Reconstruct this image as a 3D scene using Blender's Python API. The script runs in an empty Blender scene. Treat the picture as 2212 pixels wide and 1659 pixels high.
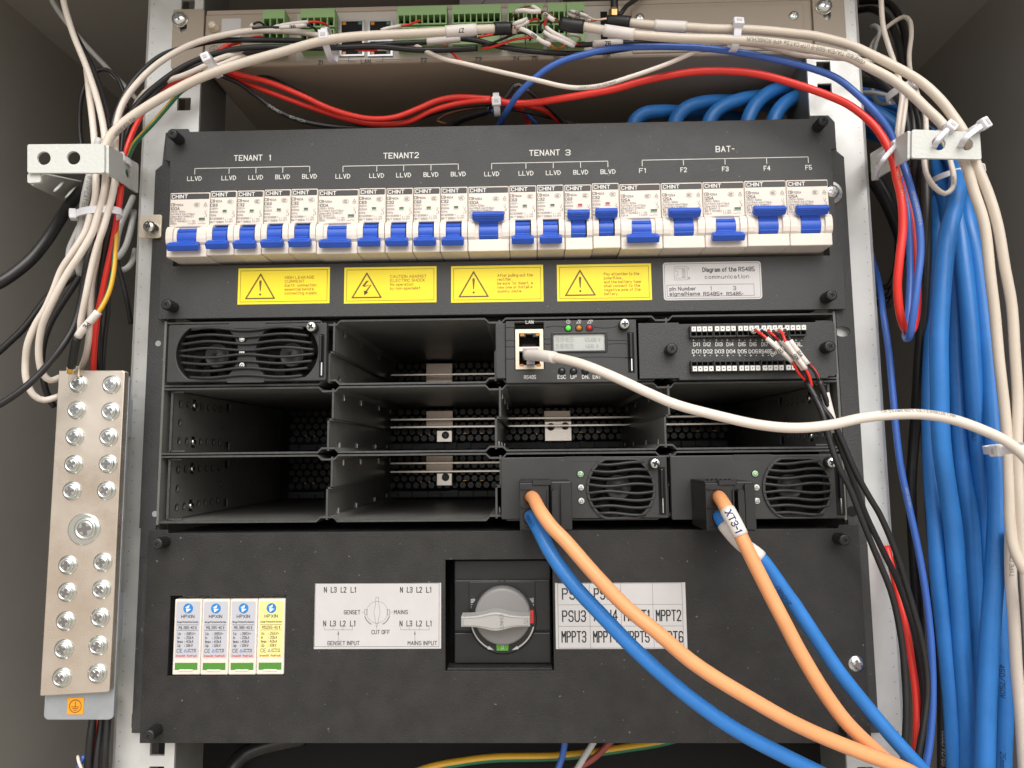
import bpy, bmesh, math, random
from mathutils import Vector, Matrix, Euler
random.seed(7)
R = math.radians
SC = bpy.context.scene
COL = SC.collection
U = 0.001                                   # everything below is written in millimetres

# ------------------------------------------------------------------ camera, sky, sun, exposure
CAM_LOC = Vector((20.0753, -439.5487, 177.2175))
CAM_ROT = Euler((1.6722, 0.0098, 0.0242), 'XYZ')
FPX, IW, IH = 1462.52, 2212.0, 1659.0
cd = bpy.data.cameras.new('camera')
cam = bpy.data.objects.new('camera', cd); COL.objects.link(cam)
cam.location = CAM_LOC * U; cam.rotation_euler = CAM_ROT
cd.sensor_width = 36.0; cd.lens = FPX / IW * 36.0
cd.clip_start = 0.01; cd.clip_end = 200.0
SC.camera = cam
CM = CAM_ROT.to_matrix()

w = bpy.data.worlds.new('World'); SC.world = w; w.use_nodes = True
nt = w.node_tree; nt.nodes.clear()
out = nt.nodes.new('ShaderNodeOutputWorld'); bg = nt.nodes.new('ShaderNodeBackground')
sky = nt.nodes.new('ShaderNodeTexSky'); sky.sky_type = 'NISHITA'; sky.sun_disc = False
SUN_EL, SUN_ROT = R(46), R(172)
sky.sun_elevation = SUN_EL; sky.sun_rotation = SUN_ROT
sky.dust_density = 4.0; sky.air_density = 1.0; sky.ozone_density = 1.0
hsv = nt.nodes.new('ShaderNodeHueSaturation'); hsv.inputs['Saturation'].default_value = 0.12
tc = nt.nodes.new('ShaderNodeTexCoord'); sx = nt.nodes.new('ShaderNodeSeparateXYZ')
ramp = nt.nodes.new('ShaderNodeMapRange'); ramp.inputs[1].default_value = -0.04; ramp.inputs[2].default_value = 0.04
mix = nt.nodes.new('ShaderNodeMix'); mix.data_type = 'RGBA'
mix.inputs[6].default_value = (3.6, 3.25, 2.85, 1)      # sunlit pale ground outside the open door
nt.links.new(tc.outputs['Generated'], sx.inputs[0]); nt.links.new(sx.outputs['Z'], ramp.inputs[0])
nt.links.new(ramp.outputs[0], mix.inputs[0]); nt.links.new(sky.outputs[0], hsv.inputs['Color'])
nt.links.new(hsv.outputs[0], mix.inputs[7]); nt.links.new(mix.outputs[2], bg.inputs[0])
bg.inputs[1].default_value = 0.15
nt.links.new(bg.outputs[0], out.inputs[0])

sl = bpy.data.lights.new('sun', 'SUN'); sl.energy = 1.15; sl.angle = R(60); sl.color = (1.0, 0.95, 0.88)
sun = bpy.data.objects.new('sun', sl); COL.objects.link(sun)
sd = Vector((0.14, -1.0, 1.05)).normalized()
sun.rotation_euler = sd.to_track_quat('Z', 'Y').to_euler()
sun.location = (0.3, -3, 3)

SC.view_settings.view_transform = 'Standard'; SC.view_settings.look = 'None'
SC.view_settings.exposure = 0.22; SC.view_settings.gamma = 1.0
SC.view_settings.use_curve_mapping = False

# ------------------------------------------------------------------ helpers
def at(px, py, Y):
    """photo pixel (2212 px wide copy) -> point in mm on the plane y = Y"""
    d = CM @ Vector(((px - IW / 2) / FPX, -(py - IH / 2) / FPX, -1.0))
    t = (Y - CAM_LOC.y) / d.y
    return CAM_LOC + d * t

def pxmm(Y):
    return FPX / (Y - CAM_LOC.y)

def lin(c):
    return tuple(((v / 255.0) / 12.92 if v <= 10 else (((v / 255.0) + 0.055) / 1.055) ** 2.4) for v in c) + (1.0,)

MATS = {}
def mat(name, rgb, rough=0.5, metal=0.0, bump=0.0, bscale=900.0, var=0.0, vscale=30.0, var_rgb=None, trans=0.0, emit=None, estr=0.0, coat=0.0, aniso=None, spec=0.5, sss=0.0, rvar=0.0, speck=0.0):
    m = bpy.data.materials.new(name); m.use_nodes = True
    n = m.node_tree; b = n.nodes['Principled BSDF']
    rgb = tuple(rgb[:3]) + (1.0,)
    b.inputs['Base Color'].default_value = rgb
    b.inputs['Roughness'].default_value = rough
    b.inputs['Metallic'].default_value = metal
    b.inputs['Specular IOR Level'].default_value = spec
    if sss:
        b.inputs['Subsurface Weight'].default_value = sss
        b.inputs['Subsurface Radius'].default_value = (0.002, 0.0015, 0.001)
    if trans: b.inputs['Transmission Weight'].default_value = trans
    if coat: b.inputs['Coat Weight'].default_value = coat
    if emit:
        b.inputs['Emission Color'].default_value = tuple(emit[:3]) + (1.0,); b.inputs['Emission Strength'].default_value = estr
    t = n.nodes.new('ShaderNodeTexCoord')
    mp = n.nodes.new('ShaderNodeVectorMath'); mp.operation = 'MULTIPLY'; mp.inputs[1].default_value = (1, 1, 1)
    geo = n.nodes.new('ShaderNodeNewGeometry')
    if aniso: mp.inputs[1].default_value = aniso
    n.links.new(geo.outputs['Position'], mp.inputs[0])
    V = mp.outputs[0]
    if var or rvar:
        nz = n.nodes.new('ShaderNodeTexNoise'); nz.inputs['Scale'].default_value = vscale; nz.inputs['Detail'].default_value = 6; nz.inputs['Roughness'].default_value = 0.62
        n.links.new(V, nz.inputs['Vector'])
        mr = n.nodes.new('ShaderNodeMapRange'); mr.inputs[1].default_value = 0.36; mr.inputs[2].default_value = 0.72
        n.links.new(nz.outputs[0], mr.inputs[0])
        if var:
            mx = n.nodes.new('ShaderNodeMix'); mx.data_type = 'RGBA'
            mx.inputs[6].default_value = rgb
            mx.inputs[7].default_value = (tuple(var_rgb[:3]) + (1.0,)) if var_rgb else tuple(min(1, c * (1 + var)) for c in rgb[:3]) + (1.0,)
            ml = n.nodes.new('ShaderNodeMath'); ml.operation = 'MULTIPLY'; ml.inputs[1].default_value = var if var_rgb else 1.0
            n.links.new(mr.outputs[0], ml.inputs[0]); n.links.new(ml.outputs[0], mx.inputs[0])
            n.links.new(mx.outputs[2], b.inputs['Base Color'])
            if speck:
                sn = n.nodes.new('ShaderNodeTexNoise'); sn.inputs['Scale'].default_value = 420; sn.inputs['Detail'].default_value = 1
                n.links.new(V, sn.inputs['Vector'])
                sr = n.nodes.new('ShaderNodeMapRange'); sr.inputs[1].default_value = 0.765; sr.inputs[2].default_value = 0.81; sr.inputs[4].default_value = 0.9
                n.links.new(sn.outputs[0], sr.inputs[0])
                m3 = n.nodes.new('ShaderNodeMix'); m3.data_type = 'RGBA'; m3.inputs[7].default_value = (speck, speck * 0.97, speck * 0.93, 1)
                n.links.new(sr.outputs[0], m3.inputs[0]); n.links.new(mx.outputs[2], m3.inputs[6]); n.links.new(m3.outputs[2], b.inputs['Base Color'])
        if rvar:
            m2 = n.nodes.new('ShaderNodeMapRange'); m2.inputs[3].default_value = max(0.02, rough - rvar); m2.inputs[4].default_value = min(1, rough + rvar)
            n.links.new(mr.outputs[0], m2.inputs[0]); n.links.new(m2.outputs[0], b.inputs['Roughness'])
    if bump:
        nb = n.nodes.new('ShaderNodeTexNoise'); nb.inputs['Scale'].default_value = bscale; nb.inputs['Detail'].default_value = 2
        n.links.new(V, nb.inputs['Vector'])
        bp = n.nodes.new('ShaderNodeBump'); bp.inputs['Strength'].default_value = bump; bp.inputs['Distance'].default_value = 0.0005
        n.links.new(nb.outputs[0], bp.inputs['Height']); n.links.new(bp.outputs[0], b.inputs['Normal'])
    MATS[name] = m
    return m

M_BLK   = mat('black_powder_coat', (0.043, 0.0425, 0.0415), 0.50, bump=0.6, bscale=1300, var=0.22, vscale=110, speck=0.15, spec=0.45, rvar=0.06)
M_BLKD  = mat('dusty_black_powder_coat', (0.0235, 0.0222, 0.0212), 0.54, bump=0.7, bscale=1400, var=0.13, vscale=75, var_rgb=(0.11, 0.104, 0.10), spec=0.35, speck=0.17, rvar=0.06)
M_MOD   = mat('matte_black_module_front', (0.034, 0.0332, 0.032), 0.46, bump=0.12, bscale=2500, var=0.25, vscale=70, speck=0.12)
M_BLKP  = mat('black_plastic', (0.0155, 0.0155, 0.0155), 0.40, bump=0.12, bscale=2500, var=0.3, vscale=60)
M_BLKG  = mat('black_gloss_plastic', (0.012, 0.012, 0.013), 0.22)
M_BLKS  = mat('black_sheet_steel', (0.135, 0.133, 0.122), 0.36, bump=0.25, bscale=1500, var=0.4, vscale=30)
M_EDGE  = mat('mottled_black_edge', (0.052, 0.052, 0.05), 0.45, var=0.6, vscale=300)  # finely mottled black for sheet front edges and hole rims
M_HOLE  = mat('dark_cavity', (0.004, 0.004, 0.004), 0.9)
M_DGREY = mat('dark_grey_plastic', (0.020, 0.0195, 0.0195), 0.45)
M_GALV  = mat('galvanised_steel', (0.66, 0.66, 0.635), 0.44, metal=0.42, bump=0.06, bscale=500, var=0.5, vscale=80, var_rgb=(0.76, 0.76, 0.74), rvar=0.1)
M_GALVI = mat('galvanised_bracket_steel', (0.34, 0.36, 0.375), 0.42, metal=0.3, var=0.25, vscale=60)
M_ZINC  = mat('zinc_plated_steel', (0.80, 0.81, 0.78), 0.2, metal=1.0, var=0.3, vscale=300, var_rgb=(0.62, 0.78, 0.72), rvar=0.08)
M_ZINCD = mat('screw_recess_steel', (0.38, 0.37, 0.38), 0.28, metal=1.0)
M_COPPER= mat('tinned_copper', (0.70, 0.60, 0.50), 0.30, metal=0.8, bump=0.06, bscale=160, var=0.6, vscale=26, var_rgb=(0.86, 0.79, 0.70), rvar=0.12)
M_BUS   = mat('bare_busbar_metal', (0.95, 0.87, 0.79), 0.26, metal=0.9)
M_COPB  = mat('brown_copper_plate', (0.74, 0.62, 0.53), 0.34, metal=0.9)
M_GOLD  = mat('gold_contact', (0.60, 0.38, 0.16), 0.35, metal=0.9)
M_WALL  = mat('grey_cabinet_paint', (0.365, 0.342, 0.305), 0.6, bump=0.12, bscale=700, var=0.12, vscale=8)
M_BRK   = mat('pale_grey_textured_paint', (0.62, 0.63, 0.59), 0.5, bump=0.5, bscale=600)
M_DEV   = mat('warm_grey_device_paint', (0.385, 0.32, 0.25), 0.5, bump=0.1, bscale=900, var=0.06, vscale=20)
M_DEVL  = mat('pale_grey_device_paint', (0.49, 0.445, 0.39), 0.5, bump=0.1, bscale=900)
M_WHITE = mat('warm_white_plastic', (0.77, 0.695, 0.615), 0.42, var=0.05, vscale=25, sss=0.05)
M_BLUE  = mat('blue_lever_plastic', (0.018, 0.088, 0.50), 0.36, var=0.15, vscale=80)
M_INK   = mat('dark_grey_ink', (0.055, 0.045, 0.045), 0.6)
M_INK2  = mat('grey_fine_print', (0.12, 0.105, 0.105), 0.6)
M_WINK  = mat('white_screen_print', (0.80, 0.79, 0.74), 0.6)
M_BAR   = mat('dark_brand_bar', (0.045, 0.040, 0.038), 0.45)
M_GRN   = mat('green_flag', (0.07, 0.16, 0.10), 0.5)
M_REDF  = mat('red_flag', (0.60, 0.05, 0.045), 0.45)
M_YEL   = mat('yellow_sticker', (0.96, 0.77, 0.015), 0.42)
M_BRN   = mat('brown_sticker_ink', (0.17, 0.095, 0.02), 0.55)
M_RINK  = mat('rust_text_ink', (0.33, 0.12, 0.012), 0.55)
M_STK   = mat('white_sticker', (0.565, 0.545, 0.535), 0.4, var=0.06, vscale=60)
M_STKG  = mat('silver_grey_sticker', (0.52, 0.52, 0.56), 0.45)
M_STKY  = mat('pale_yellow_sticker', (0.86, 0.77, 0.30), 0.45)
M_LOGO  = mat('blue_logo_ink', (0.02, 0.22, 0.60), 0.4)
M_RED   = mat('red_print_ink', (0.70, 0.06, 0.05), 0.5)
M_GWIN  = mat('green_status_window', (0.085, 0.26, 0.04), 0.3)
M_GTAB  = mat('green_tab', (0.12, 0.42, 0.05), 0.4)
M_RTAB  = mat('red_tab', (0.68, 0.035, 0.03), 0.4)
M_KNOB  = mat('grey_knob_plastic', (0.235, 0.225, 0.215), 0.42)
M_HANDLE= mat('pale_grey_handle_plastic', (0.40, 0.385, 0.365), 0.42)
M_GTERM = mat('green_terminal_plastic', (0.24, 0.39, 0.155), 0.45)
M_LEDG  = mat('lit_green_led', (0.08, 0.55, 0.05), 0.2, emit=(0.1, 0.9, 0.05), estr=0.35)
M_LEDO  = mat('amber_led', (0.55, 0.20, 0.01), 0.2)
M_LEDR  = mat('red_led', (0.50, 0.015, 0.01), 0.2)
M_LENS  = mat('white_indicator_lens', (0.75, 0.74, 0.70), 0.35)
M_LENSG = mat('glowing_green_lens', (0.50, 0.74, 0.45), 0.35, emit=(0.3, 0.9, 0.3), estr=0.03)
M_LCD   = mat('lcd_glass', (0.47, 0.48, 0.45), 0.3)
M_LCDT  = mat('lcd_segment', (0.30, 0.31, 0.29), 0.4)
M_BEIGE = mat('bare_socket_metal', (0.80, 0.70, 0.55), 0.4, metal=0.3)
M_CLEAR = mat('clear_plug_plastic', (0.62, 0.60, 0.68), 0.15, trans=0.5)
M_TIE   = mat('translucent_nylon', (0.78, 0.77, 0.80), 0.35, sss=0.2)
M_CWHT  = mat('white_cable_jacket', (0.74, 0.655, 0.57), 0.42, var=0.06, vscale=50)
M_CCRM  = mat('cream_cable_jacket', (0.66, 0.575, 0.475), 0.40, var=0.06, vscale=50)
M_CGRY  = mat('grey_white_cable_jacket', (0.55, 0.54, 0.52), 0.42)
M_CBLK  = mat('black_cable_jacket', (0.014, 0.013, 0.013), 0.38, var=0.5, vscale=60)
M_CRED  = mat('red_cable_jacket', (0.78, 0.035, 0.022), 0.34)
M_CBLU  = mat('blue_power_cable_jacket', (0.026, 0.175, 0.51), 0.40, var=0.2, vscale=50, rvar=0.08, bump=0.06, bscale=300)
M_CBL2  = mat('blue_wire_jacket', (0.045, 0.13, 0.46), 0.33, var=0.12, vscale=40)
M_CORG  = mat('orange_cable_jacket', (0.80, 0.345, 0.145), 0.45, var=0.10, vscale=60, rvar=0.08, bump=0.06, bscale=300)
M_CYEL  = mat('yellow_wire_stripe', (0.78, 0.42, 0.03), 0.4)
M_CGRN  = mat('green_wire_stripe', (0.02, 0.17, 0.075), 0.4)
M_CBRN  = mat('brown_wire_jacket', (0.16, 0.055, 0.025), 0.4)
M_CRST  = mat('red_brown_wire_jacket', (0.30, 0.06, 0.045), 0.4)
M_CORW  = mat('orange_wire_jacket', (0.75, 0.17, 0.02), 0.4)
M_SLV   = mat('white_marker_sleeve', (0.76, 0.70, 0.65), 0.5)
M_SHR   = mat('black_heat_shrink', (0.012, 0.012, 0.012), 0.45)
M_CINK  = mat('grey_cable_print', (0.22, 0.21, 0.20), 0.6)
M_CINKD = mat('navy_cable_print', (0.01, 0.035, 0.12), 0.6)
M_CINKL = mat('pale_cable_print', (0.38, 0.38, 0.36), 0.6)
M_ORST  = mat('orange_sticker', (0.90, 0.35, 0.02), 0.4)
M_BINK  = mat('black_sticker_ink', (0.012, 0.012, 0.012), 0.5)
M_PAPER = mat('plastic_document_pocket', (0.42, 0.40, 0.43), 0.3)

class MB:
    def __init__(self): self.v = []; self.f = []; self.m = []; self.s = []
    def add(self, verts, faces, mi=0, smooth=False):
        o = len(self.v)
        self.v += [tuple(p) for p in verts]
        for fc in faces:
            self.f.append(tuple(i + o for i in fc)); self.m.append(mi); self.s.append(smooth)
    def bm(self, bm, mi=0, smooth=False, M=None):
        bm.verts.ensure_lookup_table(); bm.verts.index_update()
        vs = [(M @ v.co) if M else v.co.copy() for v in bm.verts]
        self.add(vs, [[v.index for v in f.verts] for f in bm.faces], mi, smooth); bm.free()
    def box(self, x0, x1, y0, y1, z0, z1, bev=0.0, seg=2, mi=0, M=None):
        bm = bmesh.new(); bmesh.ops.create_cube(bm, size=1.0)
        for v in bm.verts:
            v.co.x = (x0 + x1) / 2 + v.co.x * abs(x1 - x0); v.co.y = (y0 + y1) / 2 + v.co.y * abs(y1 - y0); v.co.z = (z0 + z1) / 2 + v.co.z * abs(z1 - z0)
        if bev > 0: bmesh.ops.bevel(bm, geom=list(bm.edges), offset=bev, segments=seg, affect='EDGES', profile=0.5)
        self.bm(bm, mi, False, M); return self
    def lathe(self, prof, c, axis='y', n=24, mi=0, smooth=True, cap=True):
        """prof: (radius, distance along axis towards the viewer)"""
        vs = []; fs = []
        for r, h in prof:
            for k in range(n):
                a = 2 * math.pi * k / n; p, q = r * math.cos(a), r * math.sin(a)
                if axis == 'y': vs.append((c[0] + p, c[1] - h, c[2] + q))
                elif axis == 'x': vs.append((c[0] + h, c[1] + p, c[2] + q))
                else: vs.append((c[0] + p, c[1] + q, c[2] + h))
        for i in range(len(prof) - 1):
            for k in range(n):
                k2 = (k + 1) % n
                fs.append((i * n + k, i * n + k2, (i + 1) * n + k2, (i + 1) * n + k))
        self.add(vs, fs, mi, smooth)
        if cap:
            self.add(vs[-n:], [tuple(range(n))], mi, False); self.add(vs[:n], [tuple(range(n))[::-1]], mi, False)
        return self
    def prism(self, poly, a0, a1, axis='y', mi=0, smooth=False):
        """poly of 2D points extruded: axis y -> (x,z), axis x -> (y,z), axis z -> (x,y)"""
        n = len(poly)
        def P(p, h): return (p[0], h, p[1]) if axis == 'y' else ((h, p[0], p[1]) if axis == 'x' else (p[0], p[1], h))
        vs = [P(p, a0) for p in poly] + [P(p, a1) for p in poly]
        fs = [(i, (i + 1) % n, n + (i + 1) % n, n + i) for i in range(n)]
        self.add(vs, fs, mi, smooth)
        self.add(vs[:n], [tuple(range(n))], mi); self.add(vs[n:], [tuple(range(n))[::-1]], mi)
        return self
    def plate(self, outer, holes, y0, y1, mi=0, M=None, bev=0.0):
        """flat plate in x,z with holes, from y0 (front) to y1 (back)"""
        cu = bpy.data.curves.new('tmp', 'CURVE'); cu.dimensions = '2D'; cu.fill_mode = 'BOTH'
        for poly in [outer] + list(holes):
            sp = cu.splines.new('POLY'); sp.points.add(len(poly) - 1); sp.use_cyclic_u = True
            for i, (x, z) in enumerate(poly): sp.points[i].co = (x, z, 0, 1)
        cu.extrude = abs(y1 - y0) / 2
        if bev: cu.bevel_depth = bev; cu.bevel_resolution = 1; cu.extrude = max(0, abs(y1 - y0) / 2 - bev); cu.offset = -bev
        ob = bpy.data.objects.new('tmp', cu); me = bpy.data.meshes.new_from_object(ob)
        yc = (y0 + y1) / 2
        vs = [Vector((v.co.x, yc - v.co.z, v.co.y)) for v in me.vertices]
        if M: vs = [M @ v for v in vs]
        self.add(vs, [tuple(p.vertices) for p in me.polygons], mi)
        bpy.data.objects.remove(ob); bpy.data.curves.remove(cu); bpy.data.meshes.remove(me)
        return self
    def tube(self, pts, r, n=12, mi=0, cap=True, mats2=None, flat=1.0, off=0):
        vs = []; fs = []; N = len(pts); T = []
        for i in range(N):
            a = pts[max(0, i - 1)]; b = pts[min(N - 1, i + 1)]; d = (b - a)
            T.append(d.normalized() if d.length > 1e-9 else Vector((0, 0, 1)))
        ref = Vector((0, -1, 0)); u = (ref - T[0] * ref.dot(T[0]))
        if u.length < 0.05: ref = Vector((1, 0, 0)); u = ref - T[0] * ref.dot(T[0])
        u.normalize(); rr = r if hasattr(r, '__len__') else [r] * N
        for i in range(N):
            u = u - T[i] * u.dot(T[i]); u.normalize(); v = T[i].cross(u)
            for k in range(n):
                a = 2 * math.pi * k / n
                vs.append(pts[i] + u * (rr[i] * flat * math.cos(a)) + v * (rr[i] * math.sin(a)))
        o = len(self.v); self.v += [tuple(p) for p in vs]
        for i in range(N - 1):
            for k in range(n):
                k2 = (k + 1) % n
                self.f.append((o + i * n + k, o + i * n + k2, o + (i + 1) * n + k2, o + (i + 1) * n + k))
                self.m.append((mi + (1 if ((k + off) % n < n // 2) else 0)) if mats2 else mi); self.s.append(True)
        if cap:
            self.f.append(tuple(o + k for k in range(n))[::-1]); self.m.append(mi); self.s.append(False)
            self.f.append(tuple(o + (N - 1) * n + k for k in range(n))); self.m.append(mi); self.s.append(False)
        return self
    def text(self, body, x, z, y, h, align='L', width=None, xs=1.0, rot=0.0, bold=0.0, mi=0):
        """lettering of cap height h with its baseline at (x, z) on the plane y, facing -y"""
        st, wd = text2d(body, h, width, xs, 0.135 + bold * 4)
        off = 0 if align == 'L' else (-wd / 2 if align == 'C' else -wd)
        ca, sa = math.cos(rot), math.sin(rot)
        for j, (vs, fs) in enumerate(st):
            o = []
            for p, q in vs:
                p += off; o.append((x + p * ca - q * sa, y - 0.004 * (j % 5), z + p * sa + q * ca))
            self.add(o, fs, mi)
        return self
    def line(self, pts, wd, y, mi=0, closed=False):
        """flat printed stroke through (x,z) points"""
        P = list(pts)
        if closed:
            m_ = ((P[0][0] + P[-1][0]) / 2, (P[0][1] + P[-1][1]) / 2); P = [m_] + P + [m_]
        P = [p for i, p in enumerate(P) if i == 0 or (Vector(p) - Vector(P[i - 1])).length > 1e-5]
        if len(P) < 2: return self
        for j, (vs, fs) in enumerate(strips(P, wd)): self.add([(a, y - 0.004 * (j % 5), b) for a, b in vs], fs, mi)
        return self
    def quadp(self, pts, mi=0):
        self.add(pts, [tuple(range(len(pts)))], mi); return self

_G = {}
def glyphs(body):
    if body in _G: return _G[body]
    cu = bpy.data.curves.new('tmp', 'FONT'); cu.body = body; cu.size = 1.0; cu.resolution_u = 2; cu.fill_mode = 'FRONT'
    ob = bpy.data.objects.new('tmp', cu); COL.objects.link(ob)
    dg = bpy.context.evaluated_depsgraph_get()
    me = bpy.data.meshes.new_from_object(ob.evaluated_get(dg))
    vs = [(v.co.x, v.co.y) for v in me.vertices]; fs = [tuple(p.vertices) for p in me.polygons]
    mnx = min([a for a, b in vs] or [0]); mxx = max([a for a, b in vs] or [0])
    vs = [(a - mnx, b) for a, b in vs]
    bpy.data.objects.remove(ob); bpy.data.curves.remove(cu); bpy.data.meshes.remove(me)
    _G[body] = (vs, fs, mxx - mnx); return _G[body]
# single-stroke lettering: pairs of digits are x,y on a grid with the baseline at 2 and cap height at 8
FONT = dict(x.split('|') for x in """A|022842,1434 B|02083847463505,3544433202 C|4738180703123243 D|0208283746443322 02 E|48080242,0535 F|480802,0535 G|47381807031232434525 H|0208,4248,0545 I|0208 J|3833221203 K|0208,480542 L|080242 M|0208254842 N|02084248 O|120307183847433212 P|02083847463505 Q|120307183847433212,2442 R|02083847463505,2542 S|473818070615354443321203 T|0848,2822 U|080312324348 V|082248 W|0812263248 X|0248,0842 Y|082548,2522 Z|08480242 0|120307183847433212 1|071812 2|07183847460242 3|07183847463515,354443321203 4|32380444 5|480805354443321203 6|473818070312324344351504 7|084812 8|15060718384746351504031232434435 9|031232434738180706153546 a|0516263532,341403122233 b|0802,0312223335261605 c|3526160503122233 d|3832,3322120305162635 e|04343526160503122233 f|121728,0626 g|3631201001,3526160503122233 h|0802,0516263532 i|0206,0708 j|161100,1718 k|0802,360432 l|0802 m|0206,05162522,25364542 n|0206,0516263532 o|120305162635332212 p|0006,0516263533221203 q|3036,3526160503122233 r|0206,051626 s|35261605142433221203 t|18132232,0626 u|0603122233,3632 v|062246 w|0612243246 x|0236,0632 y|0622,4610 z|06360232 -|0525 +|0545,2327 /|0248 .|0203 ,|1301 :|0203,0506 =|0434,0636 (|18060412 ) |x""".replace('D|0208283746443322 02', 'D|020828374644332202').replace(' ) |x', '').split(' '))
FONT.update({')': '08161402', '~': '05162435', '_': '0141', '\u00b0': '0818170708', '\u00dc': '080312324348,1929'})
def strips(pts, wd):
    runs = [[pts[0]]]
    for i in range(1, len(pts)):
        runs[-1].append(pts[i])
        if i < len(pts) - 1:
            d0 = (Vector(pts[i]) - Vector(pts[i - 1])).normalized(); d1 = (Vector(pts[i + 1]) - Vector(pts[i])).normalized()
            if d0.dot(d1) < 0.25: runs.append([pts[i]])
    return [strip(r_, wd) for r_ in runs]
def strip(pts, wd):
    n = len(pts); out = []
    for i, p in enumerate(pts):
        d0 = Vector(p) - Vector(pts[i - 1]) if i else Vector(pts[1]) - Vector(p)
        d1 = Vector(pts[i + 1]) - Vector(p) if i < n - 1 else d0
        d0.normalize(); d1.normalize()
        t = d0 + d1
        if t.length < 1e-4: t = d0.copy()
        t.normalize(); nm = Vector((-t.y, t.x)); k = min(1.7, 1.0 / max(0.3, nm.dot(Vector((-d0.y, d0.x)))))
        e = Vector((0, 0))
        if i == 0: e = -d1 * wd * 0.45
        if i == n - 1: e = d0 * wd * 0.45
        c = Vector(p) + e
        out += [tuple(c + nm * wd / 2 * k), tuple(c - nm * wd / 2 * k)]
    return out, [(2 * i, 2 * i + 1, 2 * i + 3, 2 * i + 2) for i in range(n - 1)]
def finer(q, d):
    o = [q[0]]
    for p0, p1 in zip(q[:-1], q[1:]):
        n = max(1, int(math.hypot(p1[0] - p0[0], p1[1] - p0[1]) / d))
        o += [(p0[0] + (p1[0] - p0[0]) * k / n, p0[1] + (p1[1] - p0[1]) * k / n) for k in range(1, n + 1)]
    return o
def text2d(body, h, width=None, xs=1.0, sw=0.13, fine=False):
    """lettering of cap height h: list of (verts2d, faces) strokes and the run length"""
    if any(ch != ' ' and ch not in FONT for ch in body):
        vs, fs, wd = glyphs(body); k = h / CAPH; kx = width / max(wd, 1e-6) if width else k * xs
        return [([(a * kx, b * k) for a, b in vs], fs)], wd * kx
    x = 0.0; polys = []
    for ch in body:
        if ch == ' ': x += 2.6; continue
        g = FONT[ch]; st = [[(int(p[i]), int(p[i + 1]) - 2) for i in range(0, len(p) - 1, 2)] for p in g.split(',')]
        mx = max(a for q in st for a, b in q); mn = min(a for q in st for a, b in q)
        polys += [[(x + a - mn, b) for a, b in q] for q in st]; x += mx - mn + (1.9 if mx - mn > 1 else 1.7)
    x -= 1.8
    k = h / 6.0; kx = width / max(x, 1.0) if width else k * xs * 0.85
    if width and x < 2: kx = k
    return [s_ for q in polys for s_ in strips(finer([(a * kx, b * k) for a, b in q], 0.14 * h) if fine else [(a * kx, b * k) for a, b in q], sw * h)], x * kx
_hv = glyphs('H')[0]; CAPH = max(b for a, b in _hv) - min(b for a, b in _hv)

def tag(o, label, cat, group=None):
    o['label'] = label
    o['category'] = cat
    if group: o['group'] = group
    return o
def thing(name, loc, label, cat, group=None):
    o = bpy.data.objects.new(name, None); COL.objects.link(o); o.location = Vector(loc) * U
    o.empty_display_size = 0.01
    return tag(o, label, cat, group)
ORG = {}
def worldloc(o):
    l = Vector((0, 0, 0))
    while o: l += o.location; o = o.parent
    return l
def obj(name, mb, mats, parent=None, label=None, origin=None):
    if not isinstance(mats, (list, tuple)): mats = [mats]
    me = bpy.data.meshes.new(name)
    V = [Vector(p) for p in mb.v]
    if parent is not None: base = worldloc(parent) / U
    elif origin is not None: base = Vector(origin)
    else:
        c = sum(V, Vector()) / len(V); base = Vector((c.x, c.y, min(p.z for p in V)))
    if parent is not None:
        c = sum(V, Vector()) / len(V); loc = c - base; base = c
    else: loc = base
    me.from_pydata([tuple((p - base) * U) for p in V], [], mb.f)
    for m in mats: me.materials.append(m)
    for i, p in enumerate(me.polygons): p.material_index = min(mb.m[i], len(mats) - 1); p.use_smooth = mb.s[i]
    me.validate(); me.update()
    o = bpy.data.objects.new(name, me); COL.objects.link(o); o.location = loc * U
    if parent is not None: o.parent = parent
    if label: o['label'] = label
    return o
def dup(root, loc, label=None, group=None):
    def cp(o, parent):
        c = o.copy(); COL.objects.link(c)
        if parent: c.parent = parent
        for ch in list(o.children): cp(ch, c)
        return c
    r = cp(root, None); r.location = Vector(loc) * U
    if label: r['label'] = label
    if group: r['group'] = group
    return r
def rect(x0, x1, z0, z1, r=0.0, n=4):
    if r <= 0: return [(x0, z0), (x1, z0), (x1, z1), (x0, z1)]
    o = []
    for cx, cz, a0 in ((x1 - r, z0 + r, -90), (x1 - r, z1 - r, 0), (x0 + r, z1 - r, 90), (x0 + r, z0 + r, 180)):
        for k in range(n + 1):
            a = R(a0 + 90 * k / n); o.append((cx + r * math.cos(a), cz + r * math.sin(a)))
    return o
def circ(cx, cz, r, n=24, rz=None):
    return [(cx + r * math.cos(2 * math.pi * k / n), cz + (rz or r) * math.sin(2 * math.pi * k / n)) for k in range(n)]

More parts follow.
